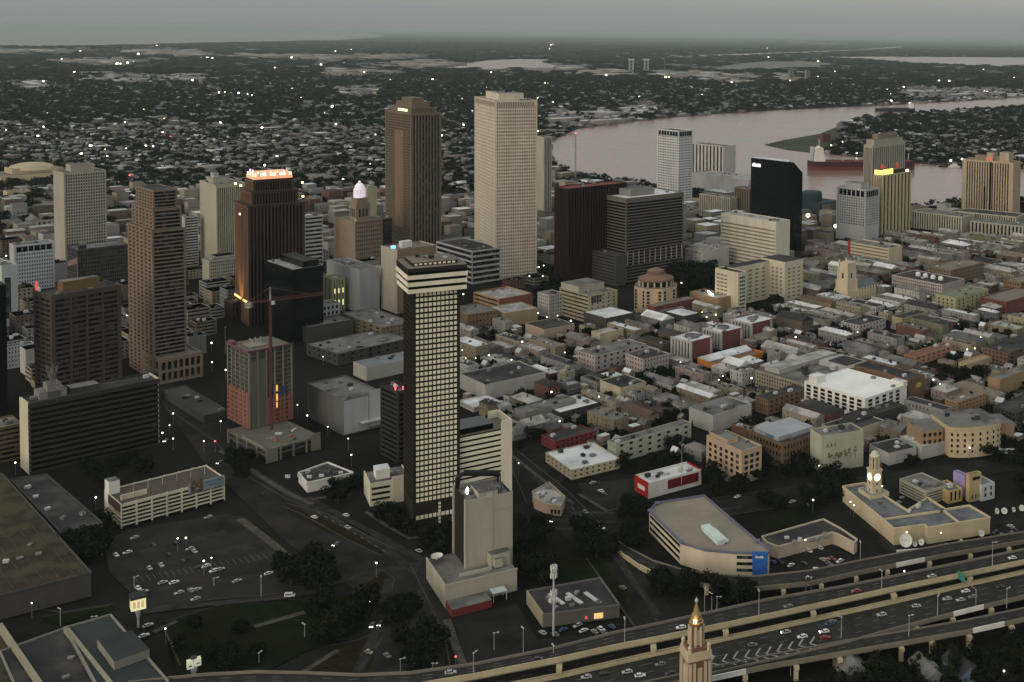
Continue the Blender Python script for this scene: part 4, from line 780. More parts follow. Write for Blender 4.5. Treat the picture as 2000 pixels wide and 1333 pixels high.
penthouse(t, .05, .25, .82, .96, 6, WHITE, roof=ROOFW); penthouse(t, .9, 1.0, -.01, .18, 4, WHITE, roof=ROOFW, name='stair_tower')
building('office_block', 'dark grey flat block with brown end wall and round yellow sign, behind bright white block', 1705, 1776, 1806, 742, 790, 47, wall=wallm('rust_brown_wall', (.14, .085, .06)), f=('blank', 'blank'), units=3, roof=ROOFD, d=58)
t = sc.objects[[o.name for o in sc.objects if o.get('label', '').startswith('dark grey flat block')][0]]; mb = MB(); mb.face([(t['w'] * .6 + 4 * math.cos(q), -.12, t['h'] * .66 + 2.2 * math.sin(q)) for q in [i * math.pi / 8 for i in range(16)]]); mb.build('round_sign', mat('dull_yellow_sign', (.36, .33, .10), .7, .3, .5), t)
# right-hand foreground of the quarter
t = building('office_block', 'peach five-storey block with square dark windows on a street corner', 1380, 1448, 1488, 881, 946, 41, wall=PEACH, f=('blank', 'blank'), units=6, roof=ROOFG, short='peach corner block')
windows(t, 1, t['w'], t['d'], 4, t['h'] - 3, 1.5, t['d'] - 1.5, 4, 6, 2.9, 2.3, GLASS, PEACH, t=.02); windows(t, 0, t['w'], t['d'], 4, t['h'] - 3, 1.5, t['w'] - 1.5, 4, 3, 2.9, 2.3, GLASS, PEACH, t=.02)
penthouse(t, .1, .6, .45, .98, 3.4, PEACH, roof=ROOFG)
mb = MB(); fbox(mb, 1, t['w'], t['d'], 0, t['d'], 0, 4, .02, .3); fbox(mb, 0, t['w'], t['d'], 0, t['w'], 0, 4, .04, .3); mb.build('plinth', CREST, t)
t = building('warehouse', 'brown brick warehouse with tall windows and a broad pale grey roof', 1463, 1528, 1606, 868, 916, 43, wall=BRNBR, f=('grid', 'grid'), nf=3, nc=(12, 10), sp=.45, pf=.45, units=4, roof=ROOFD, short='brown brick warehouse')
mb = MB(); mb.box(t['w'] * .08, t['w'] * .98, t['d'] * .22, t['d'] * .95, t['h'] - .9, t['h'] + 2.2); mb.build('upper_roof', mat('blue_grey_membrane', (.30, .31, .34), .8, .2, .05), t)
mb = MB(); mb.box(3, 5, t['d'] * .35, t['d'] * .6, t['h'] - .5, t['h'] + 1.5); mb.build('blue_tarp', mat('blue_tarp', (.10, .17, .25), .7), t)
t = building('apartment_house', 'pale sage block with painted trees on its windowless front', 1598, 1604, 1687, 853, 925, 26, wall=PALEG, f=('blank', 'blank'), units=5, roof=ROOFG, short='pale block with painted trees', d=17)
mb = MB()
for k in range(34):
    j = k % 6; a = (.2 + .12 * j) * t['w'] + R.gauss(0, .9); z_ = t['h'] * .40 + a * .07 + R.gauss(0, 1.1); rr_ = R.uniform(.5, 1.2); mb.face([(a + rr_ * math.cos(q), -.24 - .004 * k, z_ + rr_ * math.sin(q) * R.uniform(.7, 1.2)) for q in [i * math.pi / 4 for i in range(8)]])
for j in range(6): a = (.2 + .12 * j) * t['w']; mb.face([(a - .2, -.245, t['h'] * .28), (a + .2, -.245, t['h'] * .28), (a + .2, -.245, t['h'] * .42 + a * .06), (a - .2, -.245, t['h'] * .42 + a * .06)])
for k in range(3): mb.box(t['w'] * (.12 + .09 * k), t['w'] * (.15 + .09 * k), -.3, -.24, t['h'] * .68, t['h'] * .78)
mb.build('mural', mat('mural_green', (.13, .14, .085), .9, .5, .5), t)
# curved cream corner building with brick wings
b = P(1900, 884); b.z = 0; hh = height_at(b, 828); t = empty('apartment_house', b, rad(20), 'cream curved corner building with small windows and a brick flank', 'building'); LAND.append(('cream curved building', b.x, b.y)); footprint([(b.x - 30, b.y - 6), (b.x + 35, b.y + 40)])
mb = MB(); arc = [(22 * math.cos(math.radians(a)), 9 * math.sin(math.radians(a))) for a in range(200, 345, 16)]; poly = arc + [(20, 26), (-20, 26)]; mb.prism(poly, 0, hh, 0, 1)
for i in range(len(arc) - 1):
    p, q = Vector((*arc[i], 0)), Vector((*arc[i + 1], 0)); e = (q - p).normalized(); nn = Vector((e.y, -e.x, 0))
    for s in range(4):
        c = p.lerp(q, .5) + nn * .12; z_ = 3.5 + s * (hh - 5) / 4
        mb.face([c - e * .8 + Vector((0, 0, z_)), c + e * .8 + Vector((0, 0, z_)), c + e * .8 + Vector((0, 0, z_ + 2)), c - e * .8 + Vector((0, 0, z_ + 2))], 2)
mb.prism([(p[0] * 1.03, p[1] * 1.03) for p in poly], hh - .8, hh + .9, 0, 1); mb.build('wall', [wallm('honey_cream_stucco', (.45, .38, .25)), ROOFG, GLASS], t); roof_units(t, -14, 14, 2, 20, hh + .9, 5)
for b_ in ((-40, -22.5, 3, 26, 0, hh - 2), (23, 36, 4, 26, 0, hh - 4)): mb = MB(); mb.box(*b_, 0, 1); mb.build('brick_wing', [TANB, ROOFG], t)
mb = MB(); mb.box(0, 2, 0, .2, 0, 2.5); wq = mb.mesh('window', [GLASS])
for k in range(4):
    for s in range(3): child('window', wq, t, (-38 + k * 4, 2.8, 4 + s * 5))
# olive block, white-roofed shops, beige cube and other named low blocks (kind, label, L, N, R, top, base, heading, wall, roof, units, depth)
LOW = [('market_building', 'pale olive low block with patched grey roofs beside the small white-roofed shop', 1187, 1203, 1350, 868, 906, 44, PALEG, ROOFG, 6, None, 'pale olive low block'),
 ('shop', 'flat shop with a wide white roof on a corner lot', 1066, 1116, 1211, 918, 938, 37, CREST, ROOFW, 7, None, 'wide white-roofed shop'),
 ('warehouse', 'dark warehouse with a glaring white roof, above the dull red block', 1052, 1094, 1172, 806, 822, 45, DKGREY, ROOFW, 5, None, 'glaring white-roofed warehouse'),
 ('warehouse', 'dull dark red block with a black roof', 1058, 1084, 1160, 862, 882, 44, wallm('dull_red_paint', (.17, .04, .045)), ROOFD, 4, None, 'dull red block'),
 ('house', 'beige cube house with a dark flat roof standing free', 1172, 1212, 1262, 758, 786, 44, CREST, ROOFD, 5, None, 'beige cube house'),
 ('hotel', 'pinkish white three-storey hotel with a long grey roof', 1128, 1162, 1262, 696, 728, 47, PINKW, ROOFG, 6, None, 'pinkish white hotel'),
 ('hotel', 'pale pink stepped hotel with a notched front, right of the long grey-roofed one', 1222, 1256, 1306, 702, 732, 44, PINKW, ROOFD, 4, None, None),
 ('store', 'white store with a raised parapet and a long grey roof beside the banded tower', 898, 948, 1066, 752, 782, 44, LTG, ROOFD, 6, None, 'white store'),
 ('shed', 'curved bright white roof shed at the foot of the banded tower', 896, 925, 978, 796, 806, 44, LTG, ROOFW, 1, None, None),
 ('store', 'grey-walled store with a tan parapet below the white store', 1024, 1026, 1126, 806, 830, 47, GREYC, ROOFG, 3, 14, None),
 ('school', 'pale peach long block with a plain front, above the pinkish white hotel', 1026, 1062, 1122, 644, 664, 44, PINKB, ROOFD, 2, None, None),
 ('store', 'grey flat store with dark patches on its roof, left of the brown brick warehouse', 1346, 1392, 1468, 812, 846, 46, LTG, ROOFG, 6, None, None),
 ('store', 'long cream low block behind the pale block with painted trees', 1604, 1650, 1728, 846, 872, 43, CREST, ROOFD, 4, None, None),
 ('house', 'white low house with a dark garden roof behind the clock tower', 1698, 1735, 1790, 886, 910, 33, LTG, ROOFD, 4, None, None),
 ('shop', 'bright blue-white roofed shop beside the small white low house', 1758, 1800, 1848, 872, 898, 33, LTG, ROOFW, 3, None, None),
 ('store', 'narrow shadowed brown store with a round sign recess, above the big grey flat roof', 1475, 1500, 1582, 782, 812, 47, BRNBR, ROOFD, 4, None, None),
 ('hotel', 'pale brown block with arched windows at the right edge of the old quarter', 1930, 1952, 2090, 742, 775, 47, TANB, ROOFG, 4, None, None),
 ('house', 'tan hip-roofed house beyond the bright white block', 1872, 1890, 1955, 712, 726, 47, TAN, mat('ochre_roof', (.3, .21, .12), .9), 1, None, None),
 ('store', 'big brown flat-roofed block at the right edge above the arched-window block', 1920, 1968, 2090, 690, 716, 47, wallm('cocoa_brick', (.11, .08, .06)), ROOFD, 3, None, None),
 ('house', 'salmon long house with a rust roof in the old quarter', 1766, 1788, 1868, 698, 716, 47, wallm('salmon_stucco', (.33, .19, .14)), wallm('rust_house_roof', (.16, .08, .06)), 2, None, None),
 ('store', 'white corner store with a lamp on its lit front', 1643, 1678, 1730, 636, 656, 47, LTG, ROOFD, 3, None, 'white corner store'),
 ('row_house', 'yellow row house with a long dark roof', 1742, 1762, 1812, 622, 640, 47, YGREEN, ROOFD, 1, None, None),
 ('warehouse', 'grey-green flat block with a white roof panel, above the red brick trio', 1297, 1335, 1368, 618, 640, 47, DKGREY, ROOFW, 0, None, None),
 ('store', 'cream two-storey store with a pale roof, left of the red brick trio', 1155, 1172, 1218, 652, 676, 47, CREST, ROOFL, 2, None, None),
 ('warehouse', 'long dark roofed warehouse behind the cream curved building', 1940, 1985, 2090, 806, 830, 47, DKGREY, ROOFD, 5, None, None),
 ('house', 'rose brick house with a sunken roof court near the right edge', 1846, 1870, 1926, 786, 812, 44, TANB, ROOFT, 3, None, None),
 ('store', 'dark flat store with a long low roof behind the painted-tree block', 1640, 1670, 1766, 822, 850, 44, DKGREY, ROOFD, 4, None, None),
 ('store', 'grey stone row with slim piers at the construction tower, white trim', 634, 660, 735, 692, 712, 47, LTG, ROOFD, 5, None, None),
 ('warehouse', 'long blue-grey roofed hall left of the banded tower', 690, 716, 812, 718, 745, 47, LTG, mat('blue_grey_roof', (.17, .18, .2), .9, .2, .05), 3, None, None),
 ('store', 'grey lecture hall block with a broad flat roof, right of the construction tower', 575, 660, 800, 692, 715, 52, DKGREY, ROOFG, 6, 52, None),
 ('warehouse', 'dark long roof behind the wide boulevard, left of the construction tower', 316, 399, 446, 812, 828, 47, DKGREY, mat('dark_long_roof', (.05, .05, .046), .9, .3, .03), 5, None, None),  # roof in one plain dark tone
 ('warehouse', 'tan curved-front hall behind the beige slab', 668, 745, 806, 640, 672, 47, wallm('olive_hall', (.15, .13, .09)), ROOFG, 6, None, None),
 ('store', 'grey low theatre with a white wall below the dark brown office block', 8, 14, 66, 678, 722, 47, wallm('blue_white_wall', (.36, .37, .4)), ROOFD, 1, None, None),
 ('theatre', 'cream-lit theatre with a round stair hall, far left', 6, 14, 58, 374, 392, 50, YCREAM, ROOFT, 2, None, None)]
for kind, lab, L_, N_, R_, yt_, yb_, th_, wm_, rm_, nu, dd_, short in LOW:
    hgt = height_at(P(N_, yb_), yt_); nf_ = max(1, round(hgt / 4.2)); blank = R.random() < .45
    building(kind, lab, L_, N_, R_, yt_, yb_, th_, wall=wm_, roof=rm_, units=nu, d=dd_, f=('blank', 'blank') if blank else ('grid', 'grid'), nf=nf_, nc=(8, 6), sp=.55, pf=.62, dep=.3, edge=.8, top=1.2, par=.7, short=short, cat='building')
# lit auditorium far left: stepped cream hall with a curved roof
b = P(62, 350); b.z = 0; t = empty('auditorium', b, rad(47), 'cream-lit auditorium with a broad domed roof among dark trees, far left', 'building')
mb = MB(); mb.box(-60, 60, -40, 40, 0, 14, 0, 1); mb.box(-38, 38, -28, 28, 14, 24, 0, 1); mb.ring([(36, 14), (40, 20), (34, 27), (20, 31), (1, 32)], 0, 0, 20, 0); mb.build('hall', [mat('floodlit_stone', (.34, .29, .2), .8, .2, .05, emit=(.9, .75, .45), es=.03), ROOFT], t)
# red construction-grey antenna mast on the river bank and lift-bridge towers far away
for (x, yt_, yb_, lab) in ((1124, 262, 352, 'slim lattice radio mast with a red lamp by the river'), (1298, 112, 140, 'thin far mast by the canal')):
    b = P(x, yb_); b.z = 0; hh = height_at(b, yt_); t = empty('radio_mast', b, 0, lab, 'mast'); mb = MB(); s = hh / 40
    for sx, sy in ((-1, -1), (1, -1), (0, 1)): mb.tube((sx * s * .6, sy * s * .6, 0), (sx * s * .4, sy * s * .4, hh), .16 * s)
    for k in range(14): mb.tube((-s * .55, -s * .55, hh * k / 14), (s * .55, -s * .55, hh * (k + 1) / 14), .08 * s); mb.tube((s * .55, -s * .55, hh * k / 14), (0, s * .55, hh * (k + 1) / 14), .08 * s)
    mb.build('lattice', METAL, t)
    if x == 1124: mb = MB(); mb.ring([(1, hh), (2, hh + 1.5), (1, hh + 3)], 0, 0, 8); mb.build('lamp', GLOWR, t)
for k, x in enumerate((1233, 1262)):
    b = P(x, 143); b.z = 0; hh = height_at(b, 118); t = empty('bridge_tower', b, 0, ('left' if k == 0 else 'right') + ' one of the two far lift-bridge towers on the canal', 'tower', 'far lift-bridge towers'); mb = MB()
    for sx in (-14, 14):
        for sy in (-8, 8): mb.box(sx - 4, sx + 4, sy - 4, sy + 4, 0, hh)
    for z_ in (.25, .5, .75, 1): mb.box(-18, 18, -12, 12, hh * z_ - 5, hh * z_)
    mb.build('tower_frame', LGREY, t); mb = MB(); mb.box(-24, 24, -16, 16, hh + .1, hh + 10); mb.build('counterweight', PALEM, t)
for k, x in enumerate((1545, 1577)):
    building('apartment_tower', ('left' if k == 0 else 'right') + ' one of the twin grey apartment towers far beyond the river', x - 5, x - 3, x + 5, 138, 157, 47, wall=GREYB, f=('bands', 'bands'), nf=12, nc=(4, 4), units=1, group='twin far apartment towers')
b = P(1607, 277); b.z = 0
building('courthouse', 'small red brick tower house on the point of land', 1602, 1607, 1622, 262, 279, 47, wall=REDBR, f=('grid', 'grid'), nf=4, nc=(4, 3), units=1)
# ================================================================ foreground buildings
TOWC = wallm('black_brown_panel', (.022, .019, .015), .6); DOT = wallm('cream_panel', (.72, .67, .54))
b, h, w_, d_, t_ = site(797, 807, 898, 572, 1030, 30)
d_ = max(d_, 26)
t = empty('office_tower', b, t_, 'black-and-white banded tower with rows of square cream panels and a flared three-band top', 'building'); footprint(rect_pts(b, w_, d_, t_)); LAND.append(('banded black-and-white tower', b.x, b.y))
g = MB(); g.box(.4, w_ - .4, .4, d_ - .4, 0, h); g.build('glazing', GLASSB, t)
mb = MB(); nrow, z0 = 40, height_at(b, 985); rh = (h - z0) / nrow
for i in range(4):
    l = face_axes(i, w_, d_)[3]
    for k in range(nrow): fbox(mb, i, w_, d_, 1, l - 1, z0 + k * rh, z0 + k * rh + rh * .42, -.4, .0)
    for k in range(11): fbox(mb, i, w_, d_, 1.4 + k * (l - 2.8) / 10 - .35, 1.4 + k * (l - 2.8) / 10 + .35, 0, h, -.4, .08)
    fbox(mb, i, w_, d_, 0, 1.2, 0, h, -.4, .1); fbox(mb, i, w_, d_, l - 1.2, l, 0, h, -.4, .1); fbox(mb, i, w_, d_, 1, l - 1, 0, z0, -.4, .04)
mb.build('wall', TOWC, t)
mb = MB()
for i in (0, 2):
    l = w_
    for k in range(nrow):
        for c in range(10):
            a = 1.4 + (c + .5) * (l - 2.8) / 10; s_ = (l - 2.8) / 10 * .345; zc = z0 + k * rh + rh * .50
            fbox(mb, i, w_, d_, a - s_, a + s_, zc - rh * .31, zc + rh * .31, .02, .45)
    for c in range(10):
        a = 1.4 + (c + .5) * (l - 2.8) / 10; fbox(mb, i, w_, d_, a - .9, a + .9, 4, 6.2, .05, .45)
    for k in range(6): fbox(mb, i, w_, d_, w_ * .56 - .7, w_ * .56 + .7, z0 - 3 - k * 2.3, z0 - 1.6 - k * 2.3, .05, .45); fbox(mb, i, w_, d_, w_ * .85 - .7, w_ * .85 + .7, z0 - 11 - k * 2.3, z0 - 9.6 - k * 2.3, .05, .45)
mb.build('panel', DOT, t)
mb = MB(); hb = height_at(b, 572); ht = height_at(b, 528); bh = (ht - hb) / 3.2
for k in range(3):
    e = 3.3 + k * .25; z_ = hb + k * bh
    mb.box(-e, w_ + e, -e, d_ + e, z_ + .01, z_ + bh * .58, 0); mb.box(-e + .5, w_ + e - .5, -e + .5, d_ + e - .5, z_ + bh * .58, z_ + bh + .01, 1)
mb.build('flared_top', [DOT, GLASSB], t)
mb = MB(); zt = hb + 3 * bh; mb.box(-3.5, w_ + 3.5, -3.5, d_ + 3.5, zt + .02, zt + 2.4, 0, 1); mb.box(w_ * .02, w_ * .98, d_ * .1, d_ * .97, zt + 2.4, zt + 4.4, 0, 1)
for k in range(9): mb.box(w_ * (.06 + .1 * k), w_ * (.12 + .1 * k), d_ * .1 - .25, d_ * .1, zt + 2.9, zt + 3.9, 2)
mb.box(w_ * .45, w_ * .55, d_ * .45, d_ * .6, zt + 4.4, zt + 6.4, 0); mb.build('roof', [TOWC, ROOFT, DOT], t); t['w'], t['d'], t['h'] = w_, d_, zt + 4.4; roof_units(t, 4, w_ - 4, d_ * .3, d_ * .9, zt + 4.4, 5, big=.6)
# the lower banded wing
wb = P(884, 1012); wb.z = 0; wh = height_at(wb, 846); wt = rad(36); ww = run(wb, wh, wt, 1000); wd = 22; mb = MB(); g = MB()
nf_ = 15; fh = (wh - 3) / nf_
for i in (0, 2):
    for k in range(nf_): fbox(mb, i, ww, wd, .5, ww - 6.5, k * fh, k * fh + fh * .58, -.6, .0)
    fbox(mb, i, ww, wd, ww - 7, ww, 0, wh + 1.5, -.6, .25)
mb.box(-.1, .6, 0, wd, 0, wh - 3); mb.box(ww - .7, ww + .1, .3, wd - .3, 0, wh + 1.5); g.box(.6, ww - .8, .6, wd - .6, 0, wh - 3.6); g.box(.6, ww * .7, 2, wd - 2, wh - 3, wh + .5)
rw = MB(); rw.box(.3, ww - .8, .3, wd - .3, wh - 3.5, wh - 3)
for o_, nm, mm_ in ((mb.build('wing_wall', DOT, t), 0, 0), (g.build('wing_glazing', GLASSB, t), 0, 0), (rw.build('wing_roof', wallm('olive_roof', (.15, .14, .105)), t), 0, 0)):
    o_.location = Matrix.Rotation(-t_, 3, 'Z') @ (wb - b); o_.rotation_euler[2] = wt - t_
footprint(rect_pts(wb, ww, wd, wt))
# blank grey tower on a podium
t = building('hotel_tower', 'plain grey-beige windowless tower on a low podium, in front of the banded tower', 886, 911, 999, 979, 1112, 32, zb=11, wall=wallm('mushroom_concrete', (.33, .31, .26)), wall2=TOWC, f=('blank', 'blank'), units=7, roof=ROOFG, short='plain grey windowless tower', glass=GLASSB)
w_, d_, h_ = t['w'], t['d'], t['h']; mb = MB(); GB = MATS['mushroom_concrete']
for i in (1, 3): fbox(mb, i, w_, d_, -.02, 2.2, 0, h_ + .3, .02, .7); fbox(mb, i, w_, d_, d_ - 2.2, d_ + .02, 0, h_ + .3, .02, .7)
for x in (0, .58): fbox(mb, 0, w_, d_, w_ * x, w_ * (x + .01), 0, h_ - 1, .02, .25)
fbox(mb, 0, w_, d_, w_ * .62, w_ - .02, h_ - 8, h_ - 6.8, .02, .3); mb.build('pier', GB, t)
penthouse(t, .3, .72, .1, .7, 2.6, GB); mb = MB()
mb.tube((w_ * .05, d_ * .9, h_ - 1), (w_ * .05, d_ * .9, h_ + 5), 1.1, 10); mb.tube((w_ * .05, d_ * .9, h_ + 4.4), (w_ * .2, d_ * .9, h_ + 7), 1.1, 10); mb.tube((w_ * .2, d_ * .9, h_ + 7), (w_ * .95, d_ * .75, h_ + 4.5), 1.7, 10); mb.tube((w_ * .95, d_ * .75, h_ + 4.6), (w_ * .95, d_ * .75, h_), 1.1, 10); mb.build('duct', mat('black_duct', (.015, .015, .016), .5, .2), t)
mb = MB(); mb.ring([(.3, h_), (.7, h_ + 1.5), (.7, h_ + 3.2), (.2, h_ + 4)], w_ * .12, d_ * .35, 8); mb.build('floodlight', GLOW, t)
mb = MB()
for k in range(5): mb.tube((w_ * (.55 + .08 * k), d_ * .2, h_ - 1), (w_ * (.55 + .08 * k), d_ * .2, h_ + 5 + k % 2 * 3), .2)
mb.tube((w_ * .55, d_ * .2, h_ + 4), (w_ * .9, d_ * .2, h_ + 4), .2); mb.build('roof_railing', METAL, t)
pb = P(875, 1197); pb.z = 0; ph = 11; pt_ = rad(32); pw = run(pb, ph, pt_, 1016); pd = 42; p = empty('podium_building', pb, pt_, 'grey stepped podium with a red strip and pale canopy below the plain grey tower', 'building'); footprint(rect_pts(pb, pw, pd, pt_))
mb = MB(); mb.box(0, pw, 5, pd, 0, ph, 0, 1); mb.box(-.2, pw + .2, 4.8, 5.4, ph, ph + 1.2, 0); mb.box(-.2, .4, 5.4, pd, ph, ph + 1.2, 0); mb.box(pw * .25, pw * .7, 12, 13, ph, ph + 1.6, 0); mb.box(pw * .7, pw * .98, 14, 26, ph, ph + 7, 0, 1); mb.box(pw * .74, pw * .86, 12, 14, ph + .5, ph + 5, 0, 1); mb.build('wall', [GREYB, ROOFG], p)
mb = MB(); mb.box(.3, pw * .55, -6, 4.7, 0, 4, 0, 1); mb.build('red_shopfront', [wallm('dull_red_band', (.16, .035, .03)), ROOFG], p)
mb = MB(); mb.box(pw * .6, pw * .8, -2, 4, 4.6, 5.1); [mb.box(pw * a - .15, pw * a + .15, y_ - .15, y_ + .15, 0, 4.6) for a in (.61, .79) for y_ in (-1.7, 3.7)]; mb.build('canopy', mat('pale_blue_canopy', (.40, .46, .47), .7), p)
mb = MB(); mb.ring([(.3, ph + 1), (.5, ph + 2), (3.0, ph + 3), (3.2, ph + 3.6), (1.4, ph + 2.4)], 4, pd - 6, 14); mb.build('satellite_dish', WHITE, p)
# small cream office beside the tower
t = building('office_block', 'small cream office with three dark window strips, left foot of the banded tower', 714, 723, 800, 945, 990, 29, wall=wallm('light_cream_stucco', (.52, .49, .41)), f=('none', 'blank'), nf=4, units=3, roof=ROOFG, short='small cream office', d=24)
w_, d_, h_ = t['w'], t['d'], t['h']; CW_ = MATS['light_cream_stucco']; mb = MB(); fbox(mb, 0, w_, d_, 0.02, w_ - .02, 0, h_, -.5, 0)
fbox(mb, 0, w_, d_, w_ * .55, w_ - .1, 0, h_ + 2, .02, .8); mb.build('front_wall', CW_, t); mb = MB()
for k in range(3): fbox(mb, 0, w_, d_, w_ * .04, w_ * .5, h_ * (.22 + .24 * k), h_ * (.32 + .24 * k), .02, .1)
mb.build('window_strip', GLASS, t); penthouse(t, .2, .55, .3, .7, 6, WHITE, roof=ROOFW)
# slim dark glass block with a cream edge
t = building('office_block', 'slim dark glass block with red roof lamps and a cream edge beside the banded tower', 743, 777, 806, 766, 905, 47, wall=wallm('charcoal_panel', (.03, .03, .028)), glass=GLASSB, f=('bands', 'bands'), nf=14, nc=(4, 6), sp=.45, units=3, roof=ROOFD, short='slim dark glass block')
mb = MB(); fbox(mb, 0, t['w'], t['d'], t['w'] - 2, t['w'], 0, t['h'] - 24, .02, .6); mb.build('cream_edge', DOT, t)
mb = MB()
for x, y in ((.2, .3), (.5, .6), (.6, .2), (.8, .3)): mb.ring([(.3, t['h'] - 1), (.6, t['h'] + .4), (.6, t['h'] + 1.2), (.1, t['h'] + 1.6)], t['w'] * x, t['d'] * y, 6)
mb.build('red_lamp', GLOWR, t)
t = building('office_block', 'grey windowless block with a pale front panel, between construction tower and banded tower', 600, 672, 748, 783, 852, 47, wall=wallm('slate_grey_wall', (.11, .11, .108)), f=('blank', 'blank'), units=6, roof=ROOFG, short='grey windowless block')
mb = MB(); fbox(mb, 0, t['w'], t['d'], 0.1, t['w'] * .62, 1, t['h'] - .5, .02, .3); fbox(mb, 0, t['w'], t['d'], t['w'] * .64, t['w'] - .1, 2, t['h'] + 3, .02, .3); mb.build('front_panel', LGREY, t)
mb = MB(); fbox(mb, 0, t['w'], t['d'], t['w'] * .4, t['w'] * 1.1, 7, 7.8, .4, 5); mb.build('canopy', PALEM, t)
# tower under construction
b, h, w_, d_, th_ = site(443, 487, 571, 690, 838, 49, zb=10)
t = empty('construction_tower', b, th_, 'unfinished concrete tower, lower floors wrapped in coral sheathing, on a concrete podium', 'building'); footprint(rect_pts(b, w_, d_, th_)); LAND.append(('unfinished concrete tower', b.x, b.y))
RAWC = wallm('raw_concrete', (.115, .108, .088)); CORAL = wallm('coral_sheathing', (.21, .09, .072)); BLUEW = wallm('blue_membrane', (.05, .06, .13)); PALEC = wallm('pale_concrete_column', (.19, .18, .15))
nf_ = 17; fh = (h - 10) / nf_; mb = MB()
for k in range(nf_ + 1): mb.box(0, w_, 0, d_, 10 + k * fh - .45, 10 + k * fh)
mb.box(2.5, w_ - 2.5, 2.5, d_ - 2.5, 10, h - 1)
mb.box(w_ * .05, w_ * .38, -.05, .4, 10, h - fh * 2.2); mb.build('floor_slab', RAWC, t); mb = MB()
for k in range(6):
    for s in range(2): mb.box(w_ * k / 5.2, w_ * k / 5.2 + .9, (-.15, d_ - .9)[s], (.75, d_ + .15)[s], 10, h); mb.box((-.15, w_ - .9)[s], (.75, w_ + .15)[s], d_ * k / 5.2, d_ * k / 5.2 + .9, 10, h)
mb.build('column', PALEC, t)
def sheath(name, i, a0, a1, f0, f1, m, nc):
    mb = MB(); l = face_axes(i, w_, d_)[3]; cw = (a1 - a0) * l / nc
    for k in range(f0, f1):
        fbox(mb, i, w_, d_, a0 * l, a1 * l, 10 + k * fh, 10 + k * fh + fh * .42, -.2, .5)
        for c in range(nc): fbox(mb, i, w_, d_, a0 * l + c * cw, a0 * l + c * cw + cw * .5, 10 + k * fh + fh * .42, 10 + (k + 1) * fh, -.2, .5)
        fbox(mb, i, w_, d_, a1 * l - .3, a1 * l, 10 + k * fh + fh * .42, 10 + (k + 1) * fh, -.2, .5)
    mb.build(name, m, t)
sheath('coral_sheathing', 1, .02, .98, 0, 8, CORAL, 5); sheath('coral_sheathing', 0, .40, .66, 0, 6, CORAL, 2); sheath('coral_sheathing', 0, .68, .99, 0, 6, CORAL, 3); sheath('blue_sheathing', 0, .68, .86, 6, 8, BLUEW, 2)
mb = MB(); mb.box(-.6, w_ + .6, -.6, -.45, h, h + 1.4); mb.box(-.6, -.45, -.6, d_ + .6, h, h + 1.4); mb.box(0, 4, d_ * .8, d_, h, h + 2.4); mb.build('edge_netting', mat('purple_netting', (.14, .06, .085), .9, .4, .4), t)
mb = MB()
for k in range(3): mb.tube((w_ * .4 + k * 2, d_ * .5, h), (w_ * .4 + k * 4, d_ * .75, h + 3), .5)
mb.box(w_ * .2, w_ * .6, d_ * .3, d_ * .7, h - .05, h + .8); mb.build('formwork', PALEC, t)
mb = MB(); mb.box(w_ * .605, w_ * .64, -.95, -.65, 26, 31); mb.box(w_ * .605, w_ * .64, -.95, -.65, 33, 37.5); mb.box(w_ * .605, w_ * .635, -.95, -.65, 21, 25); mb.build('work_lamp', mat('orange_work_lamp', (.7, .4, .1), .5, 0, emit=(1, .5, .12), es=.42), t)
b2, h2, w2, d2, th2 = site(443, 521, 626, 880, 906, 50); p = empty('podium_building', b2, th2, 'raw concrete podium of the unfinished tower with open bays', 'building'); footprint(rect_pts(b2, w2, d2, th2))
mb = MB(); mb.box(0, w2, 0, d2, h2 - 1.2, h2, 0); mb.box(0, w2, 0, d2, h2 * .48, h2 * .54, 0); mb.box(3, w2 - 3, 3, d2 - 3, 0, h2 - 1.2, 1); mb.build('deck', [RAWC, DKGREY], p); mb = MB()
for k in range(5): mb.box(w2 * k / 4.15, w2 * k / 4.15 + 1.1, -.1, 1, 0, h2 + 1); mb.box(-.1, 1, d2 * k / 4.15, d2 * k / 4.15 + 1.1, 0, h2 + 1)
mb.box(w2 * .02, w2 * .2, -.2, .5, 0, h2 + .5); mb.box(w2 * .82, w2, -.2, .5, 0, h2 + 2.5); mb.box(-.5, 0.1, d2 * .05, d2 * .6, h2 + .2, h2 + 1.6); mb.build('column', PALEC, p); 
for k in range(9): q = MB(); q.box(0, R.uniform(2, 6), 0, R.uniform(1, 3), 0, R.uniform(.4, 1.6)); q.build('stacked_material', R.choice((CORAL, PALEC, PALEM, RAWC)), p, (R.uniform(w2 * .3, w2 - 7), R.uniform(2, d2 * .4), h2 + .02), R.uniform(0, 3))
# tower crane
cb = P(530, 838, 10); cb.z = 0; ch_ = height_at(cb, 588); cr = empty('tower_crane', cb, 0, 'red tower crane over the unfinished concrete tower, long jib pointing right', 'crane')
CRED = mat('crane_red', (.11, .038, .038), .6, .2, .4); mb = MB(); s = .6
for sx in (-s, s):
    for sy in (-s, s): mb.box(sx - .17, sx + .17, sy - .17, sy + .17, 0, ch_ - 2)
for k in range(int(ch_ / 3)):
    z_ = k * 3; 
    for sy in (-s, s): mb.tube((-s, sy, z_), (s, sy, z_ + 3), .16, 4); mb.tube((s, sy, z_), (-s, sy, z_ + 3), .16, 4)
    for sx in (-s, s): mb.tube((sx, -s, z_), (sx, s, z_ + 3), .16, 4)
mb.build('mast', CRED, cr)
tip = P(632, 556, ch_ + 6); jd = Vector((tip.x - cb.x, tip.y - cb.y, 0)); e0 = P(482, 588, ch_); jd = Vector((cb.x - e0.x, cb.y - e0.y, 0)).normalized()
jd = Vector((.80, .60, 0)); 
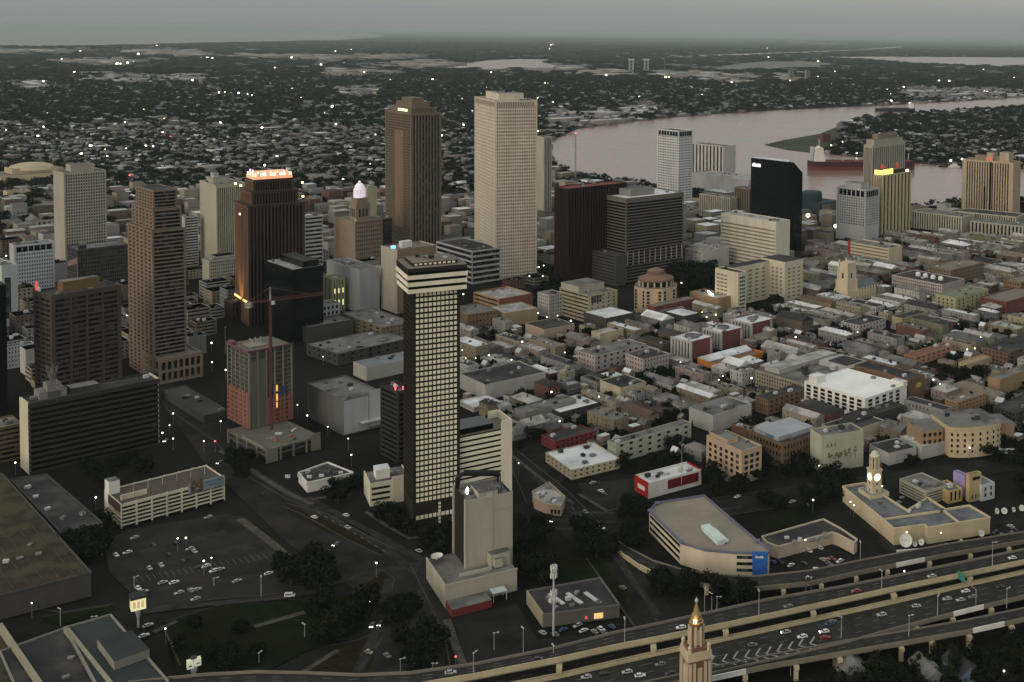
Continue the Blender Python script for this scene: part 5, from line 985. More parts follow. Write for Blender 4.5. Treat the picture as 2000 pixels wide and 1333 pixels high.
def jl(xt, sg):
    lo, hi = 0, 90
    for _ in range(30):
        m = (lo + hi) / 2; x_ = proj(cb + jd * m * sg + Vector((0, 0, ch_)))[0]
        if (x_ < xt) == (sg > 0): lo = m
        else: hi = m
    return lo
L1, L2 = jl(632, 1), jl(480, -1); nj = Vector((-jd.y, jd.x, 0)); Z = Vector((0, 0, ch_)); mb = MB()
def truss(L, hgt):
    for o_ in (nj * .8, -nj * .8): mb.tube(Z + o_, Z + o_ + jd * L, .2, 4)
    mb.tube(Z + Vector((0, 0, hgt)), Z + Vector((0, 0, hgt)) + jd * L, .2, 4); n = int(abs(L) / 2.6)
    for k in range(n):
        a = Z + jd * L * k / n; c = Z + jd * L * (k + 1) / n
        for o_ in (nj * .8, -nj * .8): mb.tube(a + o_, (a + c) / 2 + Vector((0, 0, hgt)), .12, 4); mb.tube((a + c) / 2 + Vector((0, 0, hgt)), c + o_, .12, 4)
truss(L1, 1.8); mb.build('jib', CRED, cr); mb = MB(); truss(-L2, 1.2); mb.build('counter_jib', CRED, cr)
mb = MB(); e = Z - jd * (L2 - 2); mb.box(e.x - 2, e.x + 2, e.y - 2, e.y + 2, ch_ - 3, ch_ + .5); mb.build('counterweight', CONC, cr)
mb = MB(); mb.tube(Z, Z + Vector((0, 0, 10)), .8, 4, r2=.3); mb.tube(Z + Vector((0, 0, 9.5)), Z + jd * L1 * .7 + Vector((0, 0, 1.8)), .07, 4); mb.tube(Z + Vector((0, 0, 9.5)), Z - jd * L2 * .9 + Vector((0, 0, 1)), .07, 4); mb.build('apex', mat('crane_grey', (.25, .23, .22), .6), cr)
mb = MB(); mb.box(1.2, 3, -1, 1, ch_ - 2.6, ch_ - .2); mb.build('cab', PALEM, cr)
# open parking garage with billboard
b, h, w_, d_, th_ = site(205, 237, 439, 985, 1033, 47); d_ = max(d_, 30)
t = empty('parking_garage', b, th_, 'cream open parking garage with lattice decks and a cat billboard', 'parking garage'); footprint(rect_pts(b, w_, d_, th_)); LAND.append(('cream parking garage', b.x, b.y))
mb = MB(); nl = 6; lh = (h - 1) / nl
for i in range(4):
    l = face_axes(i, w_, d_)[3]; n = 7 if i % 2 == 0 else 4
    for k in range(nl + 1): fbox(mb, i, w_, d_, 0, l, k * lh + lh * .55, k * lh + lh * .98 + (.8 if k == nl - 1 else 0), -.4, 0) if k < nl else None
    for k in range(n + 1): fbox(mb, i, w_, d_, max(0, l * k / n - .5), min(l, l * k / n + .5), 0, h, -.5, .08)
mb.build('deck_wall', wallm('garage_cream', (.58, .54, .42)), t); g = MB()
for k in range(nl): g.box(.5, w_ - .5, .5, d_ - .5, k * lh + lh * .45, k * lh + lh * .54)
g.box(4, w_ - 4, 4, d_ - 4, 0, h - lh); g.build('deck', DKGREY, t)
g = MB(); g.box(.5, w_ - .5, .5, d_ - .5, h - 1.4, h - .9); g.build('roof_deck', mat('worn_roof_deck', (.085, .068, .055), .9, .3, .06, patch=.06, patch_col=(.065, .06, .055)), t)
mb = MB(); mb.box(.1, 6, d_ * .72, d_ * .98, 0, h + 7, 0, 1); mb.build('stair_tower', [WHITE, ROOFG], t)
mb = MB(); fbox(mb, 1, w_, d_, .4, d_ * .72, h - 5.5, h - .4, .1, .5); mb.build('maroon_sign', wallm('maroon_banner', (.045, .022, .028)), t)
mb = MB(); mb.box(w_ * .04, w_ * .28, 8, 8.6, h - .9, h + 2.2); [mb.box(w_ * a, w_ * a + .6, 7.4, 8, h - .9, h + 2) for a in (.04, .15, .27)]; mb.build('ramp_rail', CREAM, t)
mb = MB(); fbox(mb, 0, w_, d_, w_ * .635, w_ * .99, h - lh * 2.05, h + 1.6, .1, .7); mb.build('billboard', mat('blue_grey_poster', (.20, .235, .26), .7, .3, .12, patch=.1, patch_col=(.33, .36, .37)), t)
bo = t.children[-1]; mb = MB(); q = MB()
def bx(M_, a0, a1, z0_, z1_, o_=.72): fbox(M_, 0, w_, d_, w_ * a0, w_ * a1, h - lh * 2.05 + z0_, h - lh * 2.05 + z1_, o_ - .04, o_)
bx(mb, .655, .775, .6, 6.5, .76); bx(mb, .665, .70, 6.5, 7.9, .76); bx(mb, .735, .77, 6.5, 7.9, .76); bx(mb, .67, .76, .1, .6, .76)
for a_ in (.68, .73): bx(q, a_, a_ + .018, 3.9, 4.6, .80)
bx(q, .70, .735, 1.6, 3.1, .80); mb.build('poster_picture', mat('tabby_brown', (.10, .08, .06), .8, .6, .5), bo); q.build('poster_picture', mat('tabby_pale', (.28, .23, .17), .8, .3, .5), bo)
q = MB()
for k in range(9): bx(q, .805 + .019 * k, .818 + .019 * k, 4.0 + (k % 3) * .2, 5.2 - (k % 2) * .25, .78)
for k in range(7): bx(q, .83 + .019 * k, .842 + .019 * k, 2.2, 2.9 + (k % 2) * .3, .78)
q.build('poster_lettering', mat('poster_teal', (.06, .13, .17), .8, 0), bo)
for k in range(6): q = MB(); q.tube((0, 0, 0), (0, 0, 5), .12); q.box(-.7, .7, -.25, .25, 5, 5.3); q.build('deck_lamp', PALEM, t, (w_ * (.2 + .14 * k), d_ * .55, h - .9))
# big dark halls at the left edge and the low terminal
def hall(name, label, poly, hgt, wm_, rm_, cat='building', par=.9, units=6, short=None, parm=None):
    pts = [P(x, y, hgt) for x, y in poly]; c = sum(pts, Vector()) / len(pts); c.z = 0
    t = empty(name, c, 0, label, cat); q = [(p.x - c.x, p.y - c.y) for p in pts]; mb = MB(); mb.prism(q, 0, hgt, 0, 1); mb.build('wall', [wm_, rm_], t)
    if par > 0:
        mb = MB(); n = len(q)
        for i in range(n):
            a, e = Vector((*q[i], 0)), Vector((*q[(i + 1) % n], 0)); dr = (e - a).normalized(); nn = Vector((dr.y, -dr.x, 0)) * .35
            v = [a - nn, e - nn, e + nn, a + nn]; mb.prism([(p.x, p.y) for p in v], hgt + .002 * i - .2, hgt + par + .004 * i)
        mb.build('parapet', parm or wm_, t)
    footprint([(p.x, p.y) for p in pts])
    if short: LAND.append((short, c.x, c.y))
    for k in range(units):
        i, j = R.randrange(len(q)), R.randrange(len(q)); f_ = R.uniform(.1, .6); a = (q[i][0] * f_ + q[j][0] * (.6 - f_) , q[i][1] * f_ + q[j][1] * (.6 - f_))
        m_ = MB(); m_.box(-1.4, 1.4, -1, 1, .2, R.uniform(1, 2)); m_.box(-1.1, 1.1, -.8, .8, 0, .2); m_.build('rooftop_unit', R.choice((METAL, ROOFG, PALEM)), t, (a[0], a[1], hgt + .01 + .003 * k), R.uniform(0, 1.5))
    t['h'] = hgt
    return t, q
MOSS = mat('mossy_roof', (.036, .028, .02), .95, .5, .08, patch=.07, patch_col=(.055, .05, .03))
t, q = hall('postal_hall', 'big dark hall with a mossy brown roof at the left edge', [(-300, 985), (-130, 895), (5, 928), (178, 1121), (20, 1160), (-150, 1202)], 12, wallm('hall_wall_dark', (.06, .055, .05)), MOSS, units=9, short='mossy-roofed hall')
mb = MB()
ed_ = P(5, 928, 12) - P(178, 1121, 12); lo_ = P(20, 1160, 12) - P(178, 1121, 12)
for k in range(1, 6):
    e = P(178, 1121, 12) + lo_ * (k / 5.4) + ed_ * .03; a = e + ed_ * R.uniform(.5, .9); mb.tube(a - t.location + Vector((0, 0, .05)), e - t.location + Vector((0, 0, .05)), .3, 4)
mb.build('roof_rib', mat('rib_brown', (.055, .05, .038), .9, .4, .3), t)
t, q = hall('annex_hall', 'dark flat-roofed annex behind the mossy-roofed hall', [(20, 938), (90, 928), (200, 1024), (120, 1044)], 10, wallm('hall_wall_dark', (.06, .055, .05)), ROOFD, units=9)
t, q = hall('terminal_building', 'long low terminal with a raised square roof, at the bottom left corner', [(128, 1228), (216, 1203), (328, 1333), (325, 1500), (330, 1600)], 9, wallm('terminal_stone', (.20, .19, .165)), mat('blue_black_roof', (.035, .042, .045), .9, .25, .06), units=3, short='low terminal')
pts = [P(x, y, 13) for x, y in ((190, 1249), (258, 1231), (292, 1268), (223, 1293))]; mb = MB(); mb.prism([(p.x - t.location.x, p.y - t.location.y) for p in pts], 9.05, 13, 0, 1); mb.build('raised_roof', [MATS['terminal_stone'], MATS['blue_black_roof']], t)
t, q = hall('terminal_wing', 'dark terminal wing between two pale parapet walls, bottom left corner', [(0, 1275), (125, 1230), (215, 1333), (250, 1460), (100, 1500)], 7, MATS['terminal_stone'], ROOFD, units=2)
mb = MB()
for a_, e_ in (((0, 1222), (75, 1333)), ((128, 1228), (212, 1333))):
    a, e = P(*a_, 8.5), P(*e_, 8.5); a.z = e.z = 0; e = e + (e - a) * .3; dr = (e - a).normalized(); nn = Vector((dr.y, -dr.x, 0)) * .9; v = [a - nn, e - nn, e + nn, a + nn]
    mb.prism([(p.x - t.location.x, p.y - t.location.y) for p in v], 0, 9.6)
mb.build('pale_wall', wallm('pale_parapet', (.26, .235, .18)), t)
t, q = hall('platform_shed', 'dark shed roof at the very corner left of the terminal wing', [(-60, 1240), (0, 1225), (70, 1333), (60, 1420), (-80, 1420)], 6, MATS['terminal_stone'], MOSS, units=0)
# white garage with a blue corner
gp = [(1268, 1000), (1283, 984), (1375, 970), (1478, 1058), (1503, 1075), (1500, 1083), (1437, 1082), (1375, 1076), (1330, 1062)]
b = P(1330, 1102); b.z = 0; GH = height_at(b, 1061)
t, q = hall('parking_garage', 'five-sided white parking garage with a tan roof deck and a blue corner stair', gp, GH, wallm('warm_white_stucco', (.52, .45, .36)), mat('tan_roof_deck', (.235, .205, .165), .9, .15, .05, patch=.04, patch_col=(.20, .18, .145)), par=1.1, units=0, short='white garage with blue corner', cat='parking garage', parm=wallm('slate_blue_coping', (.13, .13, .19)))
def side(mb, a, e, z0_, z1_, t0, t1, off):
    A, E = Vector((*a, 0)), Vector((*e, 0)); dr = (E - A).normalized(); nn = Vector((dr.y, -dr.x, 0)); o_ = A.lerp(E, t0); p_ = A.lerp(E, t1)
    if nn.dot(A) < 0: nn = -nn
    v = [o_ + nn * .02, p_ + nn * .02, p_ + nn * off, o_ + nn * off]; mb.prism([(x.x, x.y) for x in v], z0_, z1_)
mb = MB()
for k in range(3):
    side(mb, q[0], q[8], 2 + k * 3.6, 3.7 + k * 3.6, .03, .97, .08)
    side(mb, q[6], q[5], 2 + k * 3.6, 3.7 + k * 3.6, .03, .99, .08)
mb.build('deck_opening', GLASS, t)
mb = MB(); A = q[5]; side(mb, q[6], q[5], 0, GH + 1.6, .52, .98, 1.6); mb.build('blue_stair', wallm('bright_blue_render', (.02, .10, .34)), t)
mb = MB()
for k in range(5): side(mb, q[6], q[5], GH - 1.6 + (k % 2) * .1, GH - .2 - (k % 3) * .3, .62 + .05 * k, .655 + .05 * k, 1.75)
mb.build('lettering', WHITE, t)
c = P(1393, 1050, GH) - t.location; c.z = GH; mb = MB(); 
dirn = (P(1410, 1062, GH) - P(1378, 1032, GH)); a0 = math.atan2(dirn.y, dirn.x)
q2 = MB(); q2.box(-dirn.length / 2, dirn.length / 2, -2.6, 2.6, 1.6, 3.2); q2.box(-dirn.length * .3, dirn.length * .5, 2.6, 4.2, 1.0, 2.4); q2.box(-dirn.length / 2 + .4, dirn.length / 2 - .4, -2.2, 2.2, .01, 1.6); q2.build('stair_head', mat('pale_cyan_roof', (.50, .58, .57), .7, .1), t, c, a0)
mb = MB()
for i, (x, y) in enumerate(((1270, 1001), (1284, 986), (1330, 1063), (1480, 1060))):
    p = P(x, y, GH) - t.location; mb.box(p.x - 1.4, p.x + 1.4, p.y - 1.4, p.y + 1.4, GH + 1.12, GH + 1.5)
mb.build('coping', wallm('slate_blue_coping', (.10, .11, .16)), t)
# red and white shop
t = building('shop', 'white shop with bright red end wall and red shopfront', 1252, 1266, 1370, 944, 975, 38, wall=wallm('shop_white', (.55, .53, .50)), wall2=wallm('signal_red', (.33, .018, .025)), f=('blank', 'blank'), units=6, roof=ROOFW, short='red and white shop', d=17)
w_, d_, h_ = t['w'], t['d'], t['h']; mb = MB(); fbox(mb, 0, w_, d_, w_ * .36, w_ * .94, h_ * .28, h_ * .86, .05, .3); mb.build('red_shopfront', wallm('crimson_front', (.11, .01, .014)), t)
mb = MB(); fbox(mb, 1, w_, d_, d_ * .25, d_ * .75, h_ * .35, h_ * .62, .05, .2); mb.build('white_lettering', WHITE, t); mb = MB(); mb.ring([(1, h_ - 1), (1.8, h_ + .4), (1.8, h_ + 2), (.6, h_ + 3)], w_ * .7, d_ * .4, 10); mb.build('roof_vent', wallm('pale_yellow_vent', (.45, .43, .3)), t)
# corner wall shop
t, q = hall('store', 'L-shaped dark-roofed store with a pale wall facing its parking lot', [(1498, 1062), (1488, 1050), (1608, 1016), (1640, 1033), (1674, 1056), (1668, 1062), (1638, 1046), (1626, 1042), (1520, 1070)], 6.5, wallm('store_pale_wall', (.44, .38, .30)), ROOFD, units=7, short='L-shaped store')
# low shop by the flyover with a lit window
t, q = hall('store', 'low flat store with a lit orange window beside the cell mast', [(1030, 1157), (1172, 1131), (1210, 1184), (1062, 1203)], 6, wallm('dull_store_wall', (.11, .105, .095)), ROOFD, units=8, short='low store with lit window')
mb = MB(); a, e = Vector((*q[3], 0)), Vector((*q[2], 0))
side(mb, q[3], q[2], 1, 3.8, .66, .78, .15); mb.build('lit_window', mat('amber_window', (.7, .5, .2), .5, 0, emit=(1, .68, .28), es=.30), t); mb = MB(); side(mb, q[3], q[2], 1.5, 3, .54, .57, .15); mb.build('red_sign', mat('red_neon', (.5, .05, .05), .5, 0, emit=(1, .12, .1), es=.4), t)
mb = MB(); side(mb, q[0], q[3], 0, 7, .0, .98, .5); mb.build('pale_parapet', wallm('olive_parapet', (.27, .25, .17)), t)
for k in range(3): m_ = MB(); m_.box(-1, 1, -7, 7, .0, .6); m_.build('skylight', PALEM, t, (-8 + 9 * k, -2 + k, 6.02), rad(42))
# small yellow-grey house by the avenue
t, q = hall('house', 'small pale house with a patched grey roof alone beside the avenue', [(1040, 962), (1072, 944), (1103, 972), (1096, 990), (1074, 988), (1044, 976)], 6, wallm('small_house_wall', (.30, .25, .18)), ROOFL, units=7, short='small pale house')
mb = MB(); [side(mb, q[4], q[3], 1.2, 3.8, .1 + .3 * k, .28 + .3 * k, .12) for k in range(3)]; mb.build('window', GLASS, t)
t, q = hall('pavilion', 'low site pavilion with a white front among building materials below the unfinished tower', [(583, 925), (640, 905), (690, 925), (600, 945)], 6, WHITE, ROOFD, units=8)
mb = MB(); [mb.box(-20 + 7 * k, -17 + 7 * k, -9 + 2 * (k % 2), -8.2 + 2 * (k % 2), 6.1, 8) for k in range(4)]; mb.build('stacked_beam', PALEM, t)
# clock-tower station
SCREAM = wallm('station_cream', (.46, .40, .265)); hs = 9.0
t, q = hall('broadcast_building', 'cream flat-roofed broadcasting building with parapets round grey roofs and a lit clock tower', [(1646, 953), (1688, 946), (1772, 1000), (1812, 975), (1847, 998), (1893, 990), (1934, 1014), (1812, 1034), (1806, 1028), (1746, 1036), (1725, 1018)], hs, SCREAM, mat('station_roof', (.13, .135, .15), .9, .3, .12, patch=.1, patch_col=(.09, .09, .105)), par=1.3, units=8, short='clock-tower broadcasting building', cat='building')
mb = MB()
for a_, e_ in (((1726, 1017), (1843, 1000)), ((1843, 1000), (1874, 1024))):
    a, e = P(*a_, hs) - t.location, P(*e_, hs) - t.location; a.z = e.z = 0; dr = (e - a).normalized(); nn = Vector((dr.y, -dr.x, 0)) * .4; mb.prism([((a - nn).x, (a - nn).y), ((e - nn).x, (e - nn).y), ((e + nn).x, (e + nn).y), ((a + nn).x, (a + nn).y)], hs - .1, hs + 1.25)
mb.build('roof_parapet', SCREAM, t)
cb_ = P(1707, 968, hs); cc = cb_ - t.location; ct = height_at(Vector((cb_.x, cb_.y, 0)), 884); mb = MB(); s = 3.3
mb.box(-s, s, -s, s, hs - 1, hs + (ct - hs) * .60); mb.box(-s * 1.12, s * 1.12, -s * 1.12, s * 1.12, hs + (ct - hs) * .60, hs + (ct - hs) * .635)
r_ = s * .80; zz = hs + (ct - hs) * .635; zt = ct - 2.4
for k in range(8):
    a = k * math.pi / 4 + math.pi / 8; mb.box(r_ * math.cos(a) - .55, r_ * math.cos(a) + .55, r_ * math.sin(a) - .55, r_ * math.sin(a) + .55, zz, zt)
mb.ring([(r_ + .5, zt), (r_ + .6, zt + .7), (r_ * .9, zt + 1.4), (r_ * .8, zt + 2.4), (r_ * .4, zt + 3.4), (.1, zt + 3.8)], 0, 0, 16, 1); mb.ring([(r_ * .5, zz), (r_ * .5, zt)], 0, 0, 8, 2)
for k in range(3):
    z_ = hs + (ct - hs) * (.12 + .16 * k); mb.box(-.5, .5, -s - .06, -s, z_, z_ + 1.6, 2); mb.box(-s - .06, -s, -.5, .5, z_, z_ + 1.6, 2)
ctw = mb.build('clock_tower', [SCREAM, wallm('dome_cream', (.5, .47, .38)), GLASS], t, (cc.x, cc.y, 0), rad(28))
mb = MB(); zc = hs + (ct - hs) * .46
for k in range(2):
    mb = MB(); n = 16; ctr = (0, -s - .2, zc) if k == 0 else (-s - .2, 0, zc)
    pts = [(ctr[0] + (2.2 * math.cos(a) if k == 0 else 0), ctr[1] + (0 if k == 0 else 2.2 * math.cos(a)), ctr[2] + 2.2 * math.sin(a)) for a in [2 * math.pi * i / n for i in range(n)]]
    mb.face(pts if k == 0 else pts[::-1])
    mb.build('clock_face', mat('clock_glow', (.8, .8, .7), .5, 0, emit=(1, .93, .72), es=1.6), ctw)
mb = MB()
mb.box(-.12, .12, -s - .27, -s - .22, zc, zc + 1.7); mb.box(0, 1.2, -s - .27, -s - .22, zc - .1, zc + .1); mb.build('clock_hand', GLASSB, ctw)
mb = MB(); mb.box(-6, 8, -5, 9, hs + .01, hs + 2.6, 0, 1); mb.box(-2, 3, -1, 3, hs + 2.6, hs + 3.4, 0, 1); mb.build('tower_plinth', [SCREAM, ROOFL], t, (cc.x, cc.y, 0), rad(28))
dish = bpy.data.meshes.new('satellite_dish')
def dish_thing(x, y, r, yaw, lab, grp=None):
    p = P(x, y); p.z = 0; o = empty('satellite_dish', p, yaw, lab, 'satellite dish', grp); mb = MB(); n = 16; pr = [(r * f_, r * .28 * f_ * f_) for f_ in (.02, .3, .6, .85, 1)]
    M_ = MB(); M_.ring(pr + [(r * .98, r * .30), (r * .6, r * .14), (.05, r * .05)], 0, 0, n); rot = Matrix.Rotation(rad(62), 4, 'X'); M_.v = [tuple(rot @ Vector(v) + Vector((0, 0, r * 1.25))) for v in M_.v]; M_.build('reflector', WHITE, o)
    mb.tube((0, .5, 0), (0, .5, r * 1.2), r * .1, 8, r2=r * .06); mb.tube((-r * .5, .8, 0), (0, .4, r), .12); mb.tube((r * .5, .8, 0), (0, .4, r), .12); mb.build('mount', METAL, o); mb = MB(); f0 = rot @ Vector((0, 0, r * .75)) + Vector((0, 0, r * 1.25)); mb.tube(f0, rot @ Vector((r * .5, 0, r * .2)) + Vector((0, 0, r * 1.25)), .08); mb.tube(f0, rot @ Vector((-r * .5, 0, r * .2)) + Vector((0, 0, r * 1.25)), .08); mb.ring([(.1, f0.z - .4), (.35, f0.z), (.1, f0.z + .4)], f0.x, f0.y, 8); mb.build('feed', METAL, o)
for a in ((1768, 1072, 3.9, rad(10), 'largest white satellite dish, in front of the cream broadcasting building'), (1787, 1069, 1.4, rad(-10), 'smaller white dish just right of the largest dish'), (1800, 1067, 1.8, rad(-30), 'middle-sized white dish, two places right of the largest dish'), (1916, 1050, 2.0, rad(25), 'white dish alone at the right corner of the cream broadcasting building'),
          (1946, 1006, 1.9, rad(40), 'left one in the row of dishes behind the broadcasting building lot'), (1961, 1006, 2.0, rad(5), 'second in the row of dishes behind the broadcasting building lot'), (1979, 1002, 1.6, rad(40), 'third and dimmest in the row of dishes behind the lot'), (1995, 1000, 1.9, rad(10), 'rightmost in the row of dishes behind the lot, cut by the frame')): dish_thing(*a[:4], a[4], 'satellite dishes of the broadcasting building')
b = P(1797, 1080); t = empty('boundary_wall', Vector((b.x, b.y, 0)), rad(12), 'low white boundary wall in front of the largest satellite dish', 'wall'); mb = MB(); mb.box(-14, 14, -.3, .3, 0, 2.2); mb.box(-14.1, 14.1, -.4, .4, 2.2, 2.5); mb.build('wall_panel', WHITE, t)
# purple-lit group
building('office_block', 'grey-beige curved-terrace block with strip windows, left of the purple-lit house', 1757, 1808, 1853, 960, 988, 36, wall=GREYB, f=('bands', 'bands'), nf=4, nc=(5, 8), sp=.55, units=7, roof=ROOFG, short='grey-beige terrace block')
t = building('house', 'small yellow three-storey house below the purple-lit wall', 1848, 1852, 1880, 960, 985, 30, wall=wallm('mustard_stucco', (.42, .32, .14)), f=('blank', 'blank'), units=2, roof=ROOFG, d=16); windows(t, 0, t['w'], t['d'], 2, t['h'] - 1, .6, t['w'] - .6, 3, 3, 1.2, 1.9)
t = building('house', 'tall narrow house whose wall glows purple', 1862, 1884, 1893, 930, 972, 36, wall=wallm('violet_lit_render', (.30, .24, .44)), f=('blank', 'blank'), units=2, roof=ROOFG, short='purple-lit house')  # violet of the lamp wash is also put into the wall colour
lt = bpy.data.lights.new('violet_wash', 'SPOT'); lt.energy = 45000; lt.color = (.45, .35, 1); lt.spot_size = rad(95); lt.spot_blend = .8; lt.shadow_soft_size = .6
lo = bpy.data.objects.new('violet_wash', lt); sc.collection.objects.link(lo); lo.parent = t; lo.location = (-9, t['d'] * .4, 2); lo.rotation_euler = Vector((-.62, 0, -.8)).to_track_quat('Z', 'Y').to_euler()
t = building('house', 'tall yellow stucco house right of the purple-lit house', 1887, 1893, 1917, 928, 982, 30, wall=wallm('amber_stucco', (.36, .28, .15)), f=('blank', 'blank'), units=1, roof=ROOFG); mb = MB(); fbox(mb, 0, t['w'], t['d'], t['w'] * .25, t['w'] * .85, t['h'] - 4, t['h'] - 2, .05, .2); mb.build('window', GLASS, t)
for k in range(3): mb = MB(); fbox(mb, 0, t['w'], t['d'], t['w'] * (.2 + .3 * k), t['w'] * (.3 + .3 * k), 2, 4.5, .05, .2); mb.build('window', GLASS, t)
t = building('house', 'pale blue-white house at the right end of the purple-lit row', 1914, 1917, 1943, 948, 980, 30, wall=wallm('ice_stucco', (.38, .41, .43)), f=('blank', 'blank'), units=2, roof=ROOFG, d=20); windows(t, 0, t['w'], t['d'], 2, t['h'] - 1, .6, t['w'] - .6, 2, 2, 1.3, 2)
# steeple in the foreground
b = P(1358, 1400); b.z = 0; Hs = height_at(b, 1166)
t = empty('church_steeple', b, rad(24), 'brick and cream church steeple with a gilded spire, rising in front of the flyover', 'church steeple')
BR = wallm('steeple_brick', (.16, .09, .06)); ST = wallm('steeple_stone', (.44, .37, .26)); GOLD = mat('gilded_copper', (.34, .24, .10), .5, .25, .6, metal=.5)
def hz_(y): return height_at(b, y)
z1, z2, z3, z4, z5 = hz_(1278), hz_(1263), hz_(1216), hz_(1202), hz_(1176); s = 5.0
mb = MB(); mb.box(-s, s, -s, s, 0, z1); mb.box(-s * .92, s * .92, -s * .92, s * .92, z2 + .01, z2 + 1.2); mb.build('tower', BR, t); mb = MB()
for i in range(4):
    for a in (-.98, -.62, .38, .74): 
        fbox(mb, i, 2 * s, 2 * s, s + a * s, s + a * s + s * .24, 0, z1 - 1, .02, .7)
    fbox(mb, i, 2 * s, 2 * s, s * .78, s * 1.22, z1 * .3, z1 - 3.5, .02, .3)
mb.v = [(x - s, y - s, z) for x, y, z in mb.v]; mb.box(-s * 1.16, s * 1.16, -s * 1.16, s * 1.16, z1, z1 + 1.0); mb.box(-s * 1.06, s * 1.06, -s * 1.06, s * 1.06, z1 + 1.0, z2)
for sx in (-1, 1):
    for sy in (-1, 1): mb.ring([(1.1, z2), (.8, z2 + 1.6), (1, z2 + 2.2), (.1, z2 + 3.4)], sx * s * .86, sy * s * .86, 8)
mb.build('cornice', ST, t)
mb = MB(); r = s * .58; oc = [(r * math.cos(math.pi / 8 + k * math.pi / 4), r * math.sin(math.pi / 8 + k * math.pi / 4)) for k in range(8)]; mb.prism(oc, z2 + .02, z3, 0); mb.build('lantern', BR, t); mb = MB()
for k in range(8): mb.tube((oc[k][0] * 1.06, oc[k][1] * 1.06, z2 + 1.2), (oc[k][0] * 1.06, oc[k][1] * 1.06, z3 - .8), .55)
for k in range(8):
    if k % 2 == 0: continue
    a = k * math.pi / 4; a = (k + .0) * math.pi / 4 + math.pi / 4; c = Vector((math.cos(a), math.sin(a), 0)); e = Vector((-c.y, c.x, 0)); o_ = c * (r * .94); mb.face([o_ - e * .9 + Vector((0, 0, z2 + 2)), o_ + e * .9 + Vector((0, 0, z2 + 2)), o_ + e * .9 + Vector((0, 0, z3 - 2)), o_ - e * .9 + Vector((0, 0, z3 - 2))])
mb.build('lantern_pilaster', ST, t)
mb = MB(); mb.ring([(r * 1.12, z3), (r * 1.15, z3 + .6), (r * .86, z3 + 1.0), (r * .9, z3 + 1.9), (r * .72, z3 + 2.4), (r * .74, z3 + 3.6), (r * .58, z3 + 4.4), (r * .5, z3 + (z5 - z3) * .5), (r * .34, z3 + (z5 - z3) * .72), (r * .14, z5 - .8), (.3, z5)], 0, 0, 8, 0); mb.build('spire', GOLD, t)
mb = MB(); mb.ring([(.3, z5 - .2), (.75, z5 + .4), (.75, z5 + 1), (.2, z5 + 1.6)], 0, 0, 8); mb.tube((0, 0, z5), (0, 0, Hs), .14); mb.box(-.8, .8, -.12, .12, Hs - 2, Hs - 1.7); mb.build('cross', PALEM, t)
mb = MB(); mb.ring([(.2, z3 + 1.2), (.8, z3 + 1.6), (.8, z3 + 2.6), (.2, z3 + 3)], -r * .55, -r * 1.0, 8); mb.build('lamp', GLOWW, t)
# signs on masts
for (x, yb_, y0_, y1_, wm, lab, lm) in ((270, 1226, 1187, 1160, 9, 'square lit yellow sign box on a pole in the open lot', 0), (379, 1333, 1303, 1283, 7, 'twin white lit sign on a short pole at the lawn edge', 1)):
    b = P(x, yb_); b.z = 0; a0, a1 = height_at(b, y0_), height_at(b, y1_); o = empty('pole_sign', b, rad(35), lab, 'sign', 'lit signs on poles'); mb = MB(); mb.tube((0, 0, 0), (0, 0, a0), .55, 8); mb.ring([(.6, a0 - 5), (1.4, a0 - 1), (1.4, a0)], 0, 0, 8); mb.build('pole', PALEM, o); mb = MB()
    if lm == 0: mb.box(-3.2, 3.2, -3.2, 3.2, a0, a1 - 1.5, 0)
    else: mb.box(-2.8, -.2, -1.2, 1.2, a0, a1 - 1.2, 0); mb.box(.2, 2.8, -1.4, 1.0, a0 + .6, a1 - .8, 0)
    mb.build('sign_box', mat('sign_glow_%d' % lm, (.6, .55, .35), .5, .3, .6, emit=((.95, .85, .5), (.8, .88, .8))[lm], es=(.28, .14)[lm]), o)
    mb = MB(); mb.box(*((-3.5, 3.5, -3.5, 3.5) if lm == 0 else (-1.2, 1.2, -.9, .9)), a1 - 1.45 + .7 * lm, a1 - .3 + .5 * lm); mb.build('sign_cap', ROOFD, o); mb = MB()
    if lm == 0:
        for k in (-2.4, -.6, 1.2): mb.box(k, k + 1.1, -3.26, -3.2, a0 + 1.2, a1 - 2.6); mb.box(-3.26, -3.2, k, k + 1.1, a0 + 1.2, a1 - 2.6)
        mb.build('sign_picture', mat('sign_tan', (.45, .36, .2), .6, .3, .9, emit=(.8, .6, .3), es=.2), o)
    else: mb.box(-2.2, -1, -1.26, -1.2, a0 + 1.0, a0 + 1.6); mb.box(1, 2.2, -1.46, -1.4, a0 + 1.6, a0 + 2.2); mb.build('sign_mark', ROOFG, o)
# cell mast
b = P(1081, 1242); b.z = 0; hh = height_at(b, 1106); o = empty('cell_mast', b, 0, 'tall grey cell mast with ringed white antenna panels by the low store', 'mast'); mb = MB(); mb.tube((0, 0, 0), (0, 0, hh), .55, 8, r2=.35); mb.build('pole', PALEM, o)
for zz, n in ((hh - 1, 9), (hh - 4.5, 8), (hh * .62, 6), (hh * .52, 5)):
    for k in range(n):
        a = k * 2 * math.pi / n; mb = MB(); mb.box(-.28, .28, -.15, .15, -1.3, 1.3); mb.tube((0, .2, 0), (0, 1.3, 0), .08); mb.build('antenna_panel', WHITE, o, (1.5 * math.cos(a), 1.5 * math.sin(a), zz), a + math.pi / 2)
